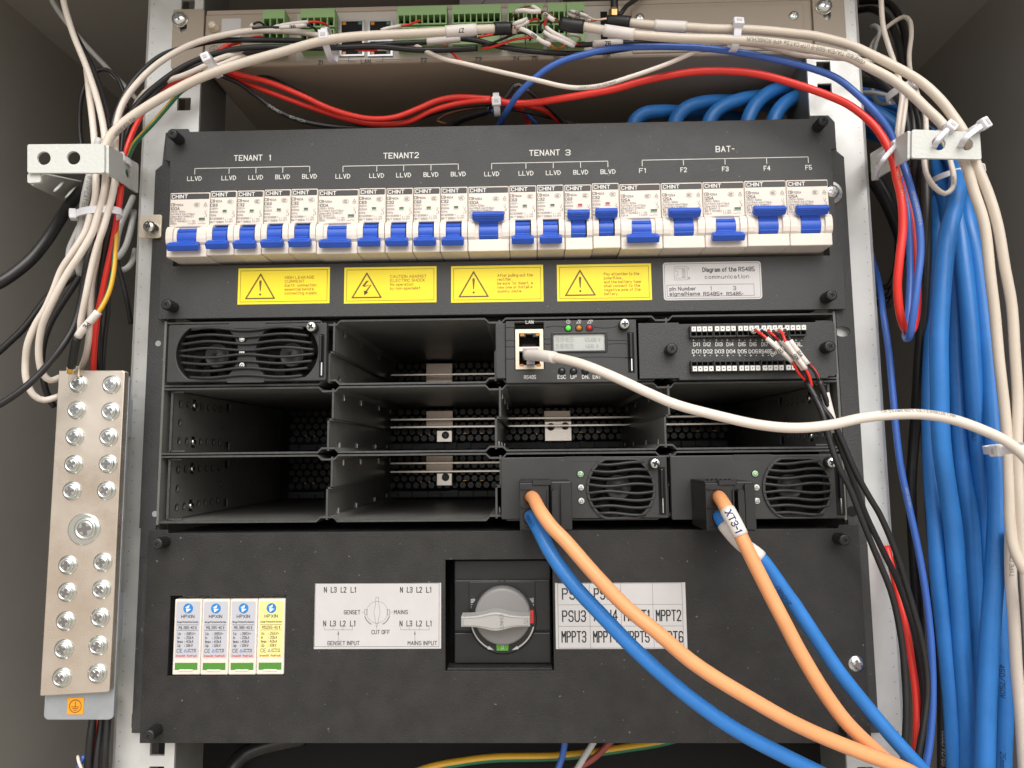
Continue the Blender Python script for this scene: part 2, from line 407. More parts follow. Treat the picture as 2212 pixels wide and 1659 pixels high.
def spline(ctrl, step=2.5):
    """centripetal Catmull-Rom through 3D points; returns points, arc positions of the controls"""
    P = [Vector(p) for p in ctrl]
    if len(P) == 2: P = [P[0], (P[0] + P[1]) / 2, P[1]]; ctrl = P
    Q = [P[0] * 2 - P[1]] + P + [P[-1] * 2 - P[-2]]
    o = [P[0].copy()]; arc = [0.0]; L = 0.0
    for i in range(1, len(Q) - 2):
        p0, p1, p2, p3 = Q[i - 1], Q[i], Q[i + 1], Q[i + 2]
        t0 = 0.0; t1 = t0 + max(1e-4, (p1 - p0).length ** 0.5); t2 = t1 + max(1e-4, (p2 - p1).length ** 0.5); t3 = t2 + max(1e-4, (p3 - p2).length ** 0.5)
        n = max(2, int((p2 - p1).length / step))
        for k in range(1, n + 1):
            t = t1 + (t2 - t1) * k / n
            A1 = p0 * ((t1 - t) / (t1 - t0)) + p1 * ((t - t0) / (t1 - t0)); A2 = p1 * ((t2 - t) / (t2 - t1)) + p2 * ((t - t1) / (t2 - t1)); A3 = p2 * ((t3 - t) / (t3 - t2)) + p3 * ((t - t2) / (t3 - t2))
            B1 = A1 * ((t2 - t) / (t2 - t0)) + A2 * ((t - t0) / (t2 - t0)); B2 = A2 * ((t3 - t) / (t3 - t1)) + A3 * ((t - t1) / (t3 - t1))
            c = B1 * ((t2 - t) / (t2 - t1)) + B2 * ((t - t1) / (t2 - t1))
            L += (c - o[-1]).length; o.append(c)
        arc.append(L)
    return o, arc
def arcs(pts):
    a = [0.0]
    for p, q in zip(pts[:-1], pts[1:]): a.append(a[-1] + (q - p).length)
    return a
def along(pts, A, s):
    s = max(0, min(A[-1], s)); i = 0
    lo, hi = 0, len(A) - 1
    while hi - lo > 1:
        m = (lo + hi) // 2
        if A[m] <= s: lo = m
        else: hi = m
    f = (s - A[lo]) / max(1e-9, A[hi] - A[lo]); return pts[lo].lerp(pts[hi], f), (pts[hi] - pts[lo]).normalized()
def sub(pts, A, s0, s1, step=2.0):
    n = max(2, int((s1 - s0) / step)); return [along(pts, A, s0 + (s1 - s0) * k / n)[0] for k in range(n + 1)]
def ctl(P):
    return [at(*p) for p in P]
def cpos(arc, u):
    i = min(int(u), len(arc) - 2); return arc[i] + (arc[i + 1] - arc[i]) * (u - i)
def tube_text(pts, A, s0, body, h, r, flip=False, roll=0.0, xs=1.0, bold=0.0):
    """print wrapped on a cable, starting at arc position s0"""
    st, wd = text2d(body, h, None, xs, 0.15 + bold * 4, True); mb = MB()
    for j, (vs, fs) in enumerate(st):
        o = []
        for a, b in vs:
            tx = a; ty = (b - h / 2)
            s = s0 + (-tx if flip else tx); c, t = along(pts, A, s)
            if flip: t = -t
            n = (CAM_LOC - c); n = (n - t * n.dot(t)).normalized(); bt = n.cross(t)
            ang = ty / r + roll
            o.append(c + (n * math.cos(ang) + bt * math.sin(ang)) * (r + 0.12 + 0.004 * (j % 5)))
        mb.add(o, fs)
    return mb

class Cable: pass
def cable(name, label, P, r, m, group=None, cat='cable', parent=None, n=12, sleeves=(), prints=(), stripe=None, step=2.5, multi=False, off=0):
    """P: (px, py, depth) control points; sleeves: (u0, u1, extra, material, name, text)"""
    C_ = ctl(P); pre = 0
    outside = lambda p: not (0 < p[0] < IW and 0 < p[1] < IH)
    def beyond(p, q):
        d = (p - q).normalized() * 130.0; e = p + d
        return Vector((max(XL + 8, min(XR - 8, e.x)), min(e.y, 60), min(e.z, ZC - 4)))
    if outside(P[0]): C_.insert(0, beyond(C_[0], C_[1])); pre = 1
    if outside(P[-1]): C_.append(beyond(C_[-1], C_[-2]))
    pts, arc = spline(C_, step); A = arcs(pts)
    sleeves = [(sv[0] + pre, sv[1] + pre) + tuple(sv[2:]) for sv in sleeves]; prints = [(pv[0] + pre,) + tuple(pv[1:]) for pv in prints]
    ph = random.uniform(0, 6.28); fq = random.uniform(0.035, 0.06); am = min(0.35, r * 0.12)
    pts = [p + Vector((math.sin(A[i] * fq + ph), 0.6 * math.sin(A[i] * fq * 1.7 + ph * 2), math.cos(A[i] * fq * 1.3 + ph))) * am * min(1, i / 6, (len(pts) - 1 - i) / 6) for i, p in enumerate(pts)]
    mb = MB(); mb.tube(pts, r, n, mats2=(stripe is not None), off=off)
    ms = [m] + ([stripe] if stripe else [])
    multi = multi or bool(sleeves or prints)
    if parent is None and multi:
        c = pts[0]
        root = thing(name, (c.x, c.y, min(p.z for p in pts)), label, cat, group)
        ob = obj('jacket', mb, ms, root)
    else:
        ob = obj(name, mb, ms, parent, label if parent is not None else None)
        root = ob
        if parent is None: tag(ob, label, cat, group)
    for sv in sleeves:
        u0, u1, ex, smat, sname = sv[:5]
        s0, s1 = cpos(arc, u0), cpos(arc, u1)
        q = MB(); q.tube(sub(pts, A, s0, s1), r + ex, n)
        so = obj(sname, q, smat, root if root is not ob else ob)
        if len(sv) > 5 and sv[5]:
            body, hh, flip, imat = sv[5]
            ln = text2d(body, hh)[1]
            mid = (s0 + s1) / 2
            tt = tube_text(pts, A, mid + (ln / 2 if flip else -ln / 2), body, hh, r + ex, flip, bold=0.012)
            obj('lettering', tt, imat, so)
    for (u0, body, hh, flip, imat, roll) in prints:
        obj('lettering', tube_text(pts, A, cpos(arc, u0), body, hh, r, flip, roll, xs=1.15), imat, root)
    c = Cable(); c.pts = pts; c.arc = arc; c.A = A; c.root = root; return c

# ------------------------------------------------------------------ cabinet shell (the setting)
def struct(name, mb, m):
    o = obj(name, mb, m, origin=(0, 0, 0)); o['kind'] = 'structure'; return o
XL, XR, ZC, YF, YB = -402.0, 408.0, 548.0, -130.0, 430.0
ZF = -420.0
struct('wall_left', MB().box(XL - 3, XL, YF, YB, ZF, ZC), M_WALL)
struct('wall_right', MB().box(XR, XR + 3, YF, YB, ZF, ZC), M_WALL)
struct('ceiling', MB().box(XL - 3, XR + 3, YF, YB, ZC, ZC + 3), M_WALL)
struct('wall_back', MB().box(XL, XR, YB, YB + 3, ZF, ZC), M_WALL)
struct('floor', MB().box(XL - 3, XR + 3, YF, YB + 3, ZF - 3, ZF), M_WALL)

# ------------------------------------------------------------------ rack uprights
def rail(label, xo, xi, inner_x, sgn):
    root = thing('rack_upright', ((xo + xi) / 2, 6, -60), label, 'rack upright', 'galvanised rack uprights')
    x0, x1 = min(xo, xi), max(xo, xi)
    holes = []
    hx0, hx1 = (inner_x - 4.8, inner_x + 4.8)
    z = 545.0
    k = 0
    for u in range(-2, 13):
        for dz in (6.4, 22.2, 38.1):
            zc = u * 44.45 + dz - 0.4
            if -55 < zc < 540: holes.append(rect(hx0, hx1, zc - 4.7, zc + 4.7))
    xn = -sgn * -222.8
    ol = [(xo, -60), (xi, -60), (xi, -1), (xn, -1), (xn, 401), (xi, 401), (xi, 545), (xo, 545)]
    holes = [h_ for h_ in holes if not (-8 < h_[0][1] < 404)]
    obj('front_face', MB().plate(ol, holes, 5.5, 7.5), M_GALV, root)
    fx = xo
    f = MB()
    f.prism([(fx - 0.0, 5.5), (fx + sgn * 2.2, 6.6), (fx + sgn * 3.2, 9), (fx + sgn * 3.2, 60), (fx + sgn * 1.2, 60), (fx + sgn * 1.0, 9.2), (fx, 7.6)], -60, 545, axis='z')
    obj('outer_flange', f, M_GALV, root)
    gx = xi
    for z0_, z1_ in ((-60, -2), (402, 545)): obj('inner_flange', MB().box(min(gx, gx + sgn * 1.8), max(gx, gx + sgn * 1.8), 7.6, 45, z0_, z1_), M_BLKS, root)
    d = MB()
    for k in range(64):
        zc = -52 + k * 9.3 + random.uniform(-1, 1)
        d.lathe([(0.42, -0.2), (0.42, 0.12)], (fx - sgn * 2.6, 5.5, zc), n=6)
    obj('fold_dimples', d, M_ZINCD, root)['kind'] = 'stuff'
    return root
rail('galvanised rack upright between the copper earth bar and the black rack', -244.5, -206.5, -217.5, -1)
rail('galvanised rack upright beside the bundle of thick blue cables', 249.5, 214.5, 225.5, 1)
t = thing('dark_backing_box', (0, 110, -200), 'black equipment case in the dark gap below the lower panel', 'equipment case')
obj('box_body', MB().box(-274, 278, 90, 330, -200, 131), M_HOLE, t)  # near-black box added so no bright wall shows through the gap
t = thing('dark_backing_plate', (0, 150, 268), 'black shield plate behind the breaker panel', 'shield plate')
obj('plate', MB().box(-222, 222, 212, 214, 260, 446), M_BLKS, t)  # dark plate added to keep the space behind the panel dark

# ------------------------------------------------------------------ small hardware
def cross_recess(mb, c, s, y, mi=1):
    x, z = c
    a = s; b = s * 0.30
    poly = [(x - b, z - a), (x + b, z - a), (x + b, z - b), (x + a, z - b), (x + a, z + b), (x + b, z + b), (x + b, z + a), (x - b, z + a), (x - b, z + b), (x - a, z + b), (x - a, z - b), (x - b, z - b)]
    ang = 0.35 * (hash((round(x), round(z))) % 9)
    ca, sa = math.cos(ang), math.sin(ang)
    poly = [(x + (p - x) * ca - (q - z) * sa, z + (p - x) * sa + (q - z) * ca) for p, q in poly]
    mb.prism(poly, y, y + 0.3, mi=mi)
def thumb_screw(parent, hx, hy, tip=-13.5, base=-3.0, r=3.6):
    c = at(hx, hy, tip); mb = MB(); n = 28
    vs = []; fs = []
    L = base - tip
    prof = []
    for h in (0.0, 0.6, L - 1.8): prof.append(h)
    for i, h in enumerate(prof):
        for k in range(n):
            a = 2 * math.pi * k / n; rr = r * (1.0 if k % 2 else 0.9)
            vs.append((c.x + rr * math.cos(a), base - h, c.z + rr * math.sin(a)))
    for i in range(2):
        for k in range(n): fs.append((i * n + k, i * n + (k + 1) % n, (i + 1) * n + (k + 1) % n, (i + 1) * n + k))
    mb.add(vs, fs)
    mb.lathe([(r * 0.95, L - 1.8), (r * 0.98, L - 0.8), (r * 0.80, L - 0.05), (r * 0.68, L)], (c.x, base, c.z), n=24)
    o = obj('thumb_screw', mb, M_BLKP, parent)
    q = MB(); q.lathe([(r * 0.60, L + 0.02), (r * 0.56, L + 0.3)], (c.x, base, c.z), n=20)
    cross_recess(q, (c.x, c.z), r * 0.42, base - L - 0.35)
    obj('screw_head', q, [M_DGREY, M_HOLE], o)
    return o
def pan_screw(mb, c, r, h, y):
    mb.lathe([(r, 0), (r * 0.98, h * 0.35), (r * 0.8, h * 0.75), (r * 0.45, h * 0.97), (0.05, h)], (c.x, y, c.z), n=24)
    cross_recess(mb, (c.x, c.z), r * 0.5, y - h - 0.15)
    return mb

# ------------------------------------------------------------------ breaker panel
YP = -3.0
def xz(px, py, Y): p = at(px, py, Y); return p.x, p.z
root = thing('breaker_panel', (0, 0, 267), 'black breaker panel with four yellow warning stickers and white tenant markings', 'panel')
PX0, PX1 = -224.5, 227.0
zt, zb = 399.5, 267.8
brz0, brz1 = 303.6, 352.0
outer = [(PX0, zb), (PX1, zb), (PX1, zb + 37), (PX1 - 3.2, zb + 38), (PX1 - 3.2, zt - 24), (PX1, zt - 23), (PX1, zt - 5), (PX1 - 4, zt), (PX1 - 16, zt), (PX1 - 17, zt - 2.2), (PX0 + 16, zt - 2.2), (PX0 + 15, zt), (PX0 + 3, zt), (PX0, zt - 4), (PX0, zt - 22), (PX0 + 3.4, zt - 23), (PX0 + 3.4, zb + 38), (PX0, zb + 37)]
obj('cover_plate', MB().plate(outer, [rect(-216.0, 218.5, brz0, brz1)], YP, YP + 1.6, bev=0.3), M_BLK, root)
obj('top_flange', MB().box(PX0 + 17, PX1 - 18, YP + 1.4, 60, zt - 3.8, zt - 2.3), M_BLK, root)
obj('bottom_flange', MB().box(PX0 + 17, PX1 - 18, YP + 1.6, 12, zb + 0.2, zb + 1.6), M_BLK, root)
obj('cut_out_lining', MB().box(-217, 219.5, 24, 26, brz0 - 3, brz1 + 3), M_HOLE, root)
for hx, hy in ((371, 288), (1780, 259), (358, 657), (1798, 637)): thumb_screw(root, hx, hy)
# white printing
YT = YP - 0.15
ink = MB()
def tx(mb, body, x0, x1, ybase, hpx, Y, bold=0.0, rot=0.0, mi=0):
    a = at(x0, ybase, Y); b = at(x1, ybase, Y)
    mb.text(body, a.x, a.z, Y, hpx / pxmm(Y), width=(b.x - a.x), bold=bold, rot=rot, mi=mi)
tx(ink, 'TENANT', 506, 566, 347, 12, YT, 0.006); tx(ink, '1', 582, 588, 346, 12, YT, 0.006)
tx(ink, 'TENANT2', 829, 904, 342, 12, YT, 0.006)
tx(ink, 'TENANT', 1144, 1209, 336, 12, YT, 0.006); tx(ink, '3', 1222, 1232, 335, 12, YT, 0.006)
tx(ink, 'BAT-', 1547, 1586, 328, 12.5, YT, 0.006)
def fork(xs, y0, y1, lab, laby):
    z0 = at(xs[0], y0, YT).z; X = [at(x, y0, YT).x for x in xs]; dz = 11.5 / pxmm(YT)
    ink.line([(X[0], z0), (X[-1], z0)], 0.42, YT)
    for x in X: ink.line([(x, z0), (x, z0 - dz * 1.15)], 0.42, YT)
    for x, b in zip(X, lab):
        if len(b) == 4: ink.text(b, x, at(xs[0], laby, YT).z, YT, 9.3 / pxmm(YT), 'C', width=9.6, bold=0.006)
        else: ink.text(b, x, at(xs[0], laby, YT).z, YT, 9.6 / pxmm(YT), 'C', width=3.9, bold=0.006)
fork((421, 495, 553, 611, 669), 364, 0, ('LLVD', 'LLVD', 'LLVD', 'BLVD', 'BLVD'), 390)
fork((741, 814, 872, 931, 990), 359, 0, ('LLVD', 'LLVD', 'LLVD', 'BLVD', 'BLVD'), 385)
fork((1062, 1136, 1195, 1254, 1313), 353, 0, ('LLVD', 'LLVD', 'LLVD', 'BLVD', 'BLVD'), 380)
fork((1387, 1476, 1566, 1656, 1746), 346, 0, ('F1', 'F2', 'F3', 'F4', 'F5'), 373)
obj('lettering', ink, M_WINK, root)
# yellow stickers
def sticker(parent, name, x0, y0, x1, y1, Y, m, r=0.0, th=0.12):
    a = at(x0, y1, Y); b = at(x1, y0, Y)
    return obj(name, MB().plate(rect(a.x, b.x, a.z, b.z, r), [], Y - th, Y), m, parent), a, b
def warn(x0, y0, x1, y1, lines, bolt, tx0, label):
    so, a, b = sticker(root, 'warning_sticker', x0, y0, x1, y1, YP - 0.05, M_YEL)
    so['label'] = label
    Y = YP - 0.25
    W_, H_ = b.x - a.x, b.z - a.z
    q = MB(); q.line([(a.x + 1.7, a.z + 1.7), (b.x - 1.7, a.z + 1.7), (b.x - 1.7, b.z - 1.7), (a.x + 1.7, b.z - 1.7)], 0.28, Y, closed=True)
    obj('border', q, M_BRN, so)
    q = MB(); cx = a.x + W_ * 0.245; z0 = a.z + H_ * 0.16; z1 = a.z + H_ * 0.83; hw = W_ * 0.155
    q.line([(cx - hw, z0), (cx + hw, z0), (cx, z1)], 0.95, Y, closed=True)
    if bolt:
        s = H_ / 25.0
        for poly in ([(-0.2, 12.2), (1.4, 12.2), (-1.5, 8.6), (-3.2, 8.6)], [(-3.2, 8.6), (1.9, 9.2), (3.0, 9.4), (-1.6, 8.0)], [(2.6, 9.4), (3.2, 9.2), (-0.4, 3.6), (-1.4, 4.4)], [(-2.0, 5.6), (-1.7, 2.0), (1.2, 4.0)]):
            q.quadp([(cx + p * s, Y - 0.01, z0 + (z - 0.6) * s) for p, z in poly])
    else:
        q.quadp([(cx - 0.28, Y - 0.01, z0 + H_ * 0.2), (cx + 0.28, Y - 0.01, z0 + H_ * 0.2), (cx + 0.85, Y - 0.01, z0 + H_ * 0.46), (cx + 0.5, Y - 0.01, z0 + H_ * 0.5), (cx - 0.5, Y - 0.01, z0 + H_ * 0.5), (cx - 0.85, Y - 0.01, z0 + H_ * 0.46)])
        q.quadp([(x, Y - 0.01, z) for x, z in circ(cx, z0 + H_ * 0.11, 0.75, 14)])
    obj('hazard_symbol', q, M_BRN, so)
    q = MB()
    for i, (t_, wpx) in enumerate(lines):
        z = b.z - H_ * (0.305 + 0.108 * i) - 0.1
        xa = at(tx0, (y0 + y1) / 2, Y).x
        q.text(t_, xa, z, Y, 1.75, width=wpx / pxmm(Y), bold=0.004)
    obj('lettering', q, M_RINK, so)
warn(513, 577, 713, 658, [('HIGH LEAKAGE', 65), ('CURRENT', 43), ('Earth  connection', 70), ('essential before', 64), ('connecting supply', 72)], False, 615.5, 'yellow sticker reading HIGH LEAKAGE CURRENT')
warn(743, 575, 943, 656, [('CAUTION AGAINST', 80), ('ELECTRIC SHOCK', 77), ('No operation', 51), ('by non-specialist', 67)], True, 843, 'yellow sticker with a lightning bolt reading CAUTION AGAINST ELECTRIC SHOCK')
warn(974.5, 572, 1173, 654, [('After pulling out the', 77), ('rectifier,', 32), ('be sure  to  insert  a', 77), ('new one or install a', 76), ('dummy plate.', 53)], False, 1075, 'yellow sticker about pulling out the rectifier')
warn(1204, 569, 1406, 651, [('Pay attention to the', 77), ('polarities,', 40), ('and the battery fuse', 80), ('shall connect to the', 78), ('negative pole of the', 79), ('battery.', 30)], False, 1305, 'yellow sticker about battery polarity')
so, a, b = sticker(root, 'information_sticker', 1434, 564, 1643, 649, YP - 0.05, M_STK, r=2.0)
so['label'] = 'white sticker with the RS485 pin diagram'
Y = YP - 0.25
q = MB(); q.line(rect(a.x + 1.0, b.x - 1.0, a.z + 1.0, b.z - 1.0, 1.6), 0.22, Y, closed=True)
zz = a.z + (b.z - a.z) * 0.40
q.line([(a.x + 2.3, zz), (b.x - 5.2, zz), (b.x - 5.2, a.z + 2.5), (a.x + 2.3, a.z + 2.5)], 0.25, Y, closed=True)
c0 = at(1457, 605, Y); c1 = at(1484, 576, Y)
q.line([(c0.x, c0.z), (c1.x, c0.z), (c1.x, c1.z), (c0.x, c1.z)], 0.16, Y, closed=True)
q.line([(c0.x + 1, c0.z + 1.2), (c1.x - 1.4, c0.z + 1.2), (c1.x - 1.4, c1.z - 1.2), (c0.x + 1, c1.z - 1.2), (c0.x + 1, c1.z - 3), (c0.x + 2.2, c1.z - 3), (c0.x + 2.2, c0.z + 3), (c0.x + 1, c0.z + 3)], 0.14, Y, closed=True)
for k in range(8): q.line([(c1.x - 3.4, c0.z + 1.7 + k * 0.78), (c1.x - 1.7, c0.z + 1.7 + k * 0.78)], 0.22, Y)
obj('diagram', q, M_INK2, so)
q = MB()
tx(q, 'Diagram of the RS485', 1518, 1630, 587, 9, Y, 0.012); tx(q, 'pin Number', 1447, 1503, 627.5, 7.5, Y, 0.012); tx(q, 'signalName', 1447, 1512, 638.5, 7.5, Y, 0.012)
tx(q, 'RS485+', 1520, 1561, 638.5, 7.5, Y, 0.012); tx(q, 'RS485-', 1570, 1606, 638.5, 7.5, Y, 0.012)
tx(q, 'communication', 1523, 1618, 602, 8, Y, 0); tx(q, '1', 1535, 1539, 627, 8.5, Y); tx(q, '3', 1584, 1590, 626.5, 8.5, Y)
tx(q, '1', 1487, 1489.5, 583, 4.5, Y); tx(q, '8', 1487, 1490.5, 603, 4.5, Y)
obj('lettering', q, M_INK, so)

# ------------------------------------------------------------------ circuit breakers
YB0 = -15.0          # plane of the printed face
def lever(parent, w, up):
    mb = MB()
    dw = 9.2 if w < 20 else 12.4; bw = 14.2 if w < 20 else 20.4; nw = 8.4 if w < 20 else 11.8
    cx = w / 2 - (0.3 if w < 20 else 0.0)
    cz, cy = 13.6, 3.5
    mb.lathe([(6.6, -dw / 2), (6.6, dw / 2)], (cx, cy, cz), axis='x', n=36)
    for s in (-1, 1):
        mb.box(cx - dw / 2 + 0.02, cx + dw / 2 - 0.02, -0.5, 0.5, -1.2, 1.2, 0.2, 1, M=Matrix.Translation((0, cy, cz)) @ Matrix.Rotation(R(-s * 38 if up else s * 34), 4, 'X') @ Matrix.Translation((0, -6.6, 0)) )
    ang = R(-46) if up else R(40)      # swing of the lever from straight out
    T = Matrix.Translation((cx, cy, cz)) @ Matrix.Rotation(ang, 4, 'X')
    mb.box(-nw / 2, nw / 2, -12.2, -4.5, -1.5, 1.5, 0.4, 2, M=T)
    sg = -1 if up else 1
    bar = [(-bw / 2, -14.6), (bw / 2, -14.6), (bw / 2, -9.8), (nw / 2 + 0.6, -8.6), (-nw / 2 - 0.6, -8.6), (-bw / 2, -9.8)]
    bm = bmesh.new()
    lo = [bm.verts.new((x, y, -2.3)) for x, y in bar]; hi = [bm.verts.new((x, y, 2.1)) for x, y in bar]
    bm.faces.new(lo); bm.faces.new(hi[::-1])
    for i in range(6): bm.faces.new((lo[i], hi[i], hi[(i + 1) % 6], lo[(i + 1) % 6])[::-1])
    bmesh.ops.recalc_face_normals(bm, faces=list(bm.faces))
    bmesh.ops.bevel(bm, geom=list(bm.edges), offset=0.7, segments=2, affect='EDGES', profile=0.5)
    mb.bm(bm, 0, False, T)
    zface = 2.1 if not up else -2.3
    for dy in (-13.2, -12.0):
        mb.box(-bw / 2 + 1.8, bw / 2 - 1.8, dy - 0.25, dy + 0.25, zface - 0.25, zface + 0.25, 0.08, 1, M=T)
    return obj('lever', mb, M_BLUE, parent)
def breaker(w, amps, up, tuv, flag, cat_line):
    root = thing('circuit_breaker', (0, 0, 0), 'x', 'circuit breaker', 'circuit breakers in the row')
    g = 0.28
    mb = MB()
    mb.box(g, w - g, 0.0, 36, 20.7, 44.0, 0.7, 2)
    mb.box(g, w - g, 7.5, 36, 0.3, 20.9)                      # floor behind the lever
    mb.box(g, w - g, -1.9, 36, 0.0, 8.0, 0.6, 2)
    cw = 3.6 if w < 20 else 4.4
    prof = [(8, 7.6), (-1.6, 7.6), (-3.0, 9.3), (-3.6, 12.0), (-3.6, 15.5), (-3.1, 18.0), (-1.9, 20.0), (0.2, 20.9), (8, 20.9)]
    mb.prism(prof, g, g + cw, axis='x'); mb.prism(prof, w - g - cw, w - g, axis='x')
    if w > 20:
        prof2 = [(y + 1.5, z) for y, z in prof]
        mb.prism(prof2, g + cw, g + cw + 2.8, axis='x'); mb.prism(prof2, w - g - cw - 2.8, w - g - cw, axis='x')
        mb.box(g + cw, w - g - cw, 1.2, 7.6, 19.6, 20.8)
    obj('body', mb, M_WHITE, root)
    bar = obj('brand_bar', MB().plate(rect(0.9, w - 0.8, 39.4, 43.1, 0.6), [], -0.12, 0.1), M_BAR, root)
    q = MB(); q.text('CHiNT', 1.7, 40.1, -0.2, 2.25, width=10.2, bold=0.018); obj('lettering', q, M_WINK, bar)
    q = MB(); y = -0.1
    wide = w > 20
    if wide:
        q.text('CB-', 1.2, 34.9, y, 1.75, width=3.6, bold=0.012); q.text('125A', 5.0, 34.9, y, 1.25, width=4.2, bold=0.01); q.text(amps, 1.2, 32.2, y, 1.75, width=5.6, bold=0.015)
        ccx, ccz = 18.2, 35.4
        q.line([(23.0, 35.2), (25.0, 35.2), (24.0, 36.9)], 0.22, y, closed=True); q.text('TÜV', 24.0, 33.8, y, 0.8, 'C', width=2.7)
    else:
        q.text('CB-', 0.8, 36.1, y, 1.75, width=3.6, bold=0.012); q.text('60A', 4.6, 36.1, y, 1.3, width=3.6, bold=0.01); q.text(amps, 0.8, 33.3, y, 1.75, width=4.4, bold=0.015)
        ccx, ccz = 13.7, 36.2
    q.line(circ(ccx, ccz, 2.0, 20, 1.55), 0.14, y, closed=True)
    for k in range(3):
        q.line([(ccx - 0.75 + k * 0.75 + 0.5 * math.cos(R(a_)), ccz + 0.75 * math.sin(R(a_))) for a_ in (60, 110, 180, 250, 300)], 0.24, y - 0.02 * k)
    obj('lettering', q, M_INK, root)
    q = MB()
    if wide:
        for i, (t_, wd_) in enumerate((('230V~ 50Hz', 9.6), ('Icu=10kA Ics=7.5kA', 15.8), ('Uimp=4kV Ii=8In(C)', 15.1), ('IEC 60947-2', 9.7), ('GB/T 14048.2', 10.7), (cat_line, 6.5 if len(cat_line) > 5 else 4.2))):
            q.text(t_, 1.1, 30.4 - i * 1.62, y, 1.15, width=wd_, bold=0.004)
        q.text('I  ON', 14.2, 24.0, y, 1.1, width=3.3); q.text('O OFF', 13.9, 22.3, y, 1.1, width=4.2)
        q.line([(12.9, 22.3), (12.9, 25.1)], 0.2, y); q.line([(19.2, 22.7), (21.3, 22.7), (22.6, 23.4)], 0.2, y); q.line([(22.7, 22.8), (24.3, 22.8)], 0.26, y)
        sx_, sz = 24.2, 28.2
    else:
        for i, (t_, wd_) in enumerate((('230V~', 5.0), ('6000A', 4.9), ('50Hz', 3.9), ('IEC60898-1', 9.0), ('GB/T 10963.1', 9.0))):
            q.text(t_, 0.7, 31.2 - i * 2.25, y, 1.2, width=wd_, bold=0.004)
        q.text('I  ON', 12.1, 23.9, y, 1.0, width=3.2); q.text('O OFF', 11.6, 22.3, y, 1.0, width=4.2)
        q.line([(10.9, 22.3), (10.9, 24.8)], 0.2, y)
        sx_, sz = 15.9, 27.0
    q.line([(sx_ + 0.3, sz + 3.4), (sx_ + 0.3, sz + 2.3), (sx_ - 0.6, sz + 1.4), (sx_ + 0.3, sz + 0.9), (sx_ + 0.9, sz + 0.5), (sx_ + 0.3, sz), (sx_ + 0.9, sz - 0.5), (sx_ + 0.2, sz - 1.0)], 0.2, y)
    q.text('1', sx_ - 0.9, sz + 2.2, y, 0.9); q.text('2', sx_ - 0.9, sz - 1.4, y, 0.9)
    obj('fine_print', q, M_INK2, root)
    fx, fz, fw, fh = (20.0, 24.9, 4.0, 1.7) if wide else (8.9, 29.2, 2.7, 1.6)
    q = MB(); q.plate(rect(fx - 0.4, fx + fw + 0.3, fz - 0.3, fz + fh + 0.4, 0.2), [rect(fx, fx + fw, fz, fz + fh)], -0.45, 0.05, bev=0.1)
    wn = obj('indicator_window', q, M_WHITE, root)
    obj('flag', MB().box(fx, fx + fw, -0.1, 0.06, fz, fz + fh), M_REDF if flag else M_GRN, wn)
    lever(root, w, up)
    return root
PROT = {}
def get_breaker(w, amps, up, catl):
    k = (w, amps, up, catl)
    if k not in PROT: PROT[k] = breaker(w, amps, up, w > 20, up, catl); return PROT[k], True
    return PROT[k], False
x = -213.4
SEQ = []
ORD = ('first', 'second', 'third', 'fourth')
for T_ in (1, 2, 3):
    on = T_ == 3
    SEQ.append((27, '100A', on, '使用类别A', 'wide 100A breaker, blue lever %s, under the first LLVD of TENANT %d' % ('raised' if on else 'down', T_)))
    SEQ.append((18, 'C63', False, '', 'narrow C63 breaker, blue lever down, under the second LLVD of TENANT %d' % T_))
    SEQ.append((18, 'C32', False, '', 'narrow C32 breaker, blue lever down, under the third LLVD of TENANT %d' % T_))
    SEQ.append((18, 'C63', on, '', 'narrow C63 breaker, blue lever %s, under the first BLVD of TENANT %d' % ('raised' if on else 'down', T_)))
    SEQ.append((18, 'C32', on, '', 'narrow C32 breaker, blue lever %s, under the last BLVD of TENANT %d' % ('raised' if on else 'down', T_)))
for i, on in enumerate((False, True, False, True, True)):
    SEQ.append((27, '125A', on, 'Cat.A', 'wide 125A breaker, blue lever %s, under the mark F%d of BAT-' % ('raised' if on else 'down', i + 1)))
KX = (214.4 + 213.4) / 432.0
DZ = [-0.6, 0.5, 0.3, 0.9, 1.0, 0.0, 0.4, 0.4, 0.3, 0.1, 0.0, 0.3, 0.5, 0.1, 1.3, 0.0, 0.1, 0.2, 0.5, 0.4]
for i, (w_, amps, up, catl, lab) in enumerate(SEQ):
    pr, fresh = get_breaker(w_, amps, up, catl)
    loc = (x, YB0 + random.uniform(-0.35, 0.35), 305.9 + DZ[i] * 0.7)
    if fresh: pr.location = Vector(loc) * U; pr['label'] = lab
    else: dup(pr, loc, lab)
    x += w_ * KX

# ------------------------------------------------------------------ power sub-rack: frame, shelves, bays
sub_ = thing('power_subrack', (0, 0, 133), 'black twelve-bay power sub-rack with open empty bays between two panels', 'sub-rack')
EARX = 233.5
SLOT = lambda px, py, r=3.4: [(at(px, py, 1).x + (p) , at(px, py, 1).z + q_) for p, q_ in [(r * 1.5 * math.cos(a * math.pi / 8) * 1.0, r * math.sin(a * math.pi / 8)) for a in range(16)]]
obj('mounting_ear', MB().plate([(-233, 131), (-222, 131), (-222, 399), (-227, 399), (-228.5, 376), (-233, 372)], [], 1.0, 2.6), M_BLK, sub_)
obj('mounting_ear', MB().plate([(222, 131), (233.5, 131), (233.5, 372), (229.0, 376), (227.5, 395), (222, 395)], [SLOT(1820, 716), ], 1.0, 2.6), M_BLK, sub_)
obj('mounting_ear', MB().plate([(-232, 4), (-222, 4), (-222, 131), (-232, 131)], [], 1.0, 2.6), M_BLK, sub_)
obj('mounting_ear', MB().plate([(222, 4), (233, 4), (233, 131), (222, 131)], [], 1.0, 2.6), M_BLK, sub_)

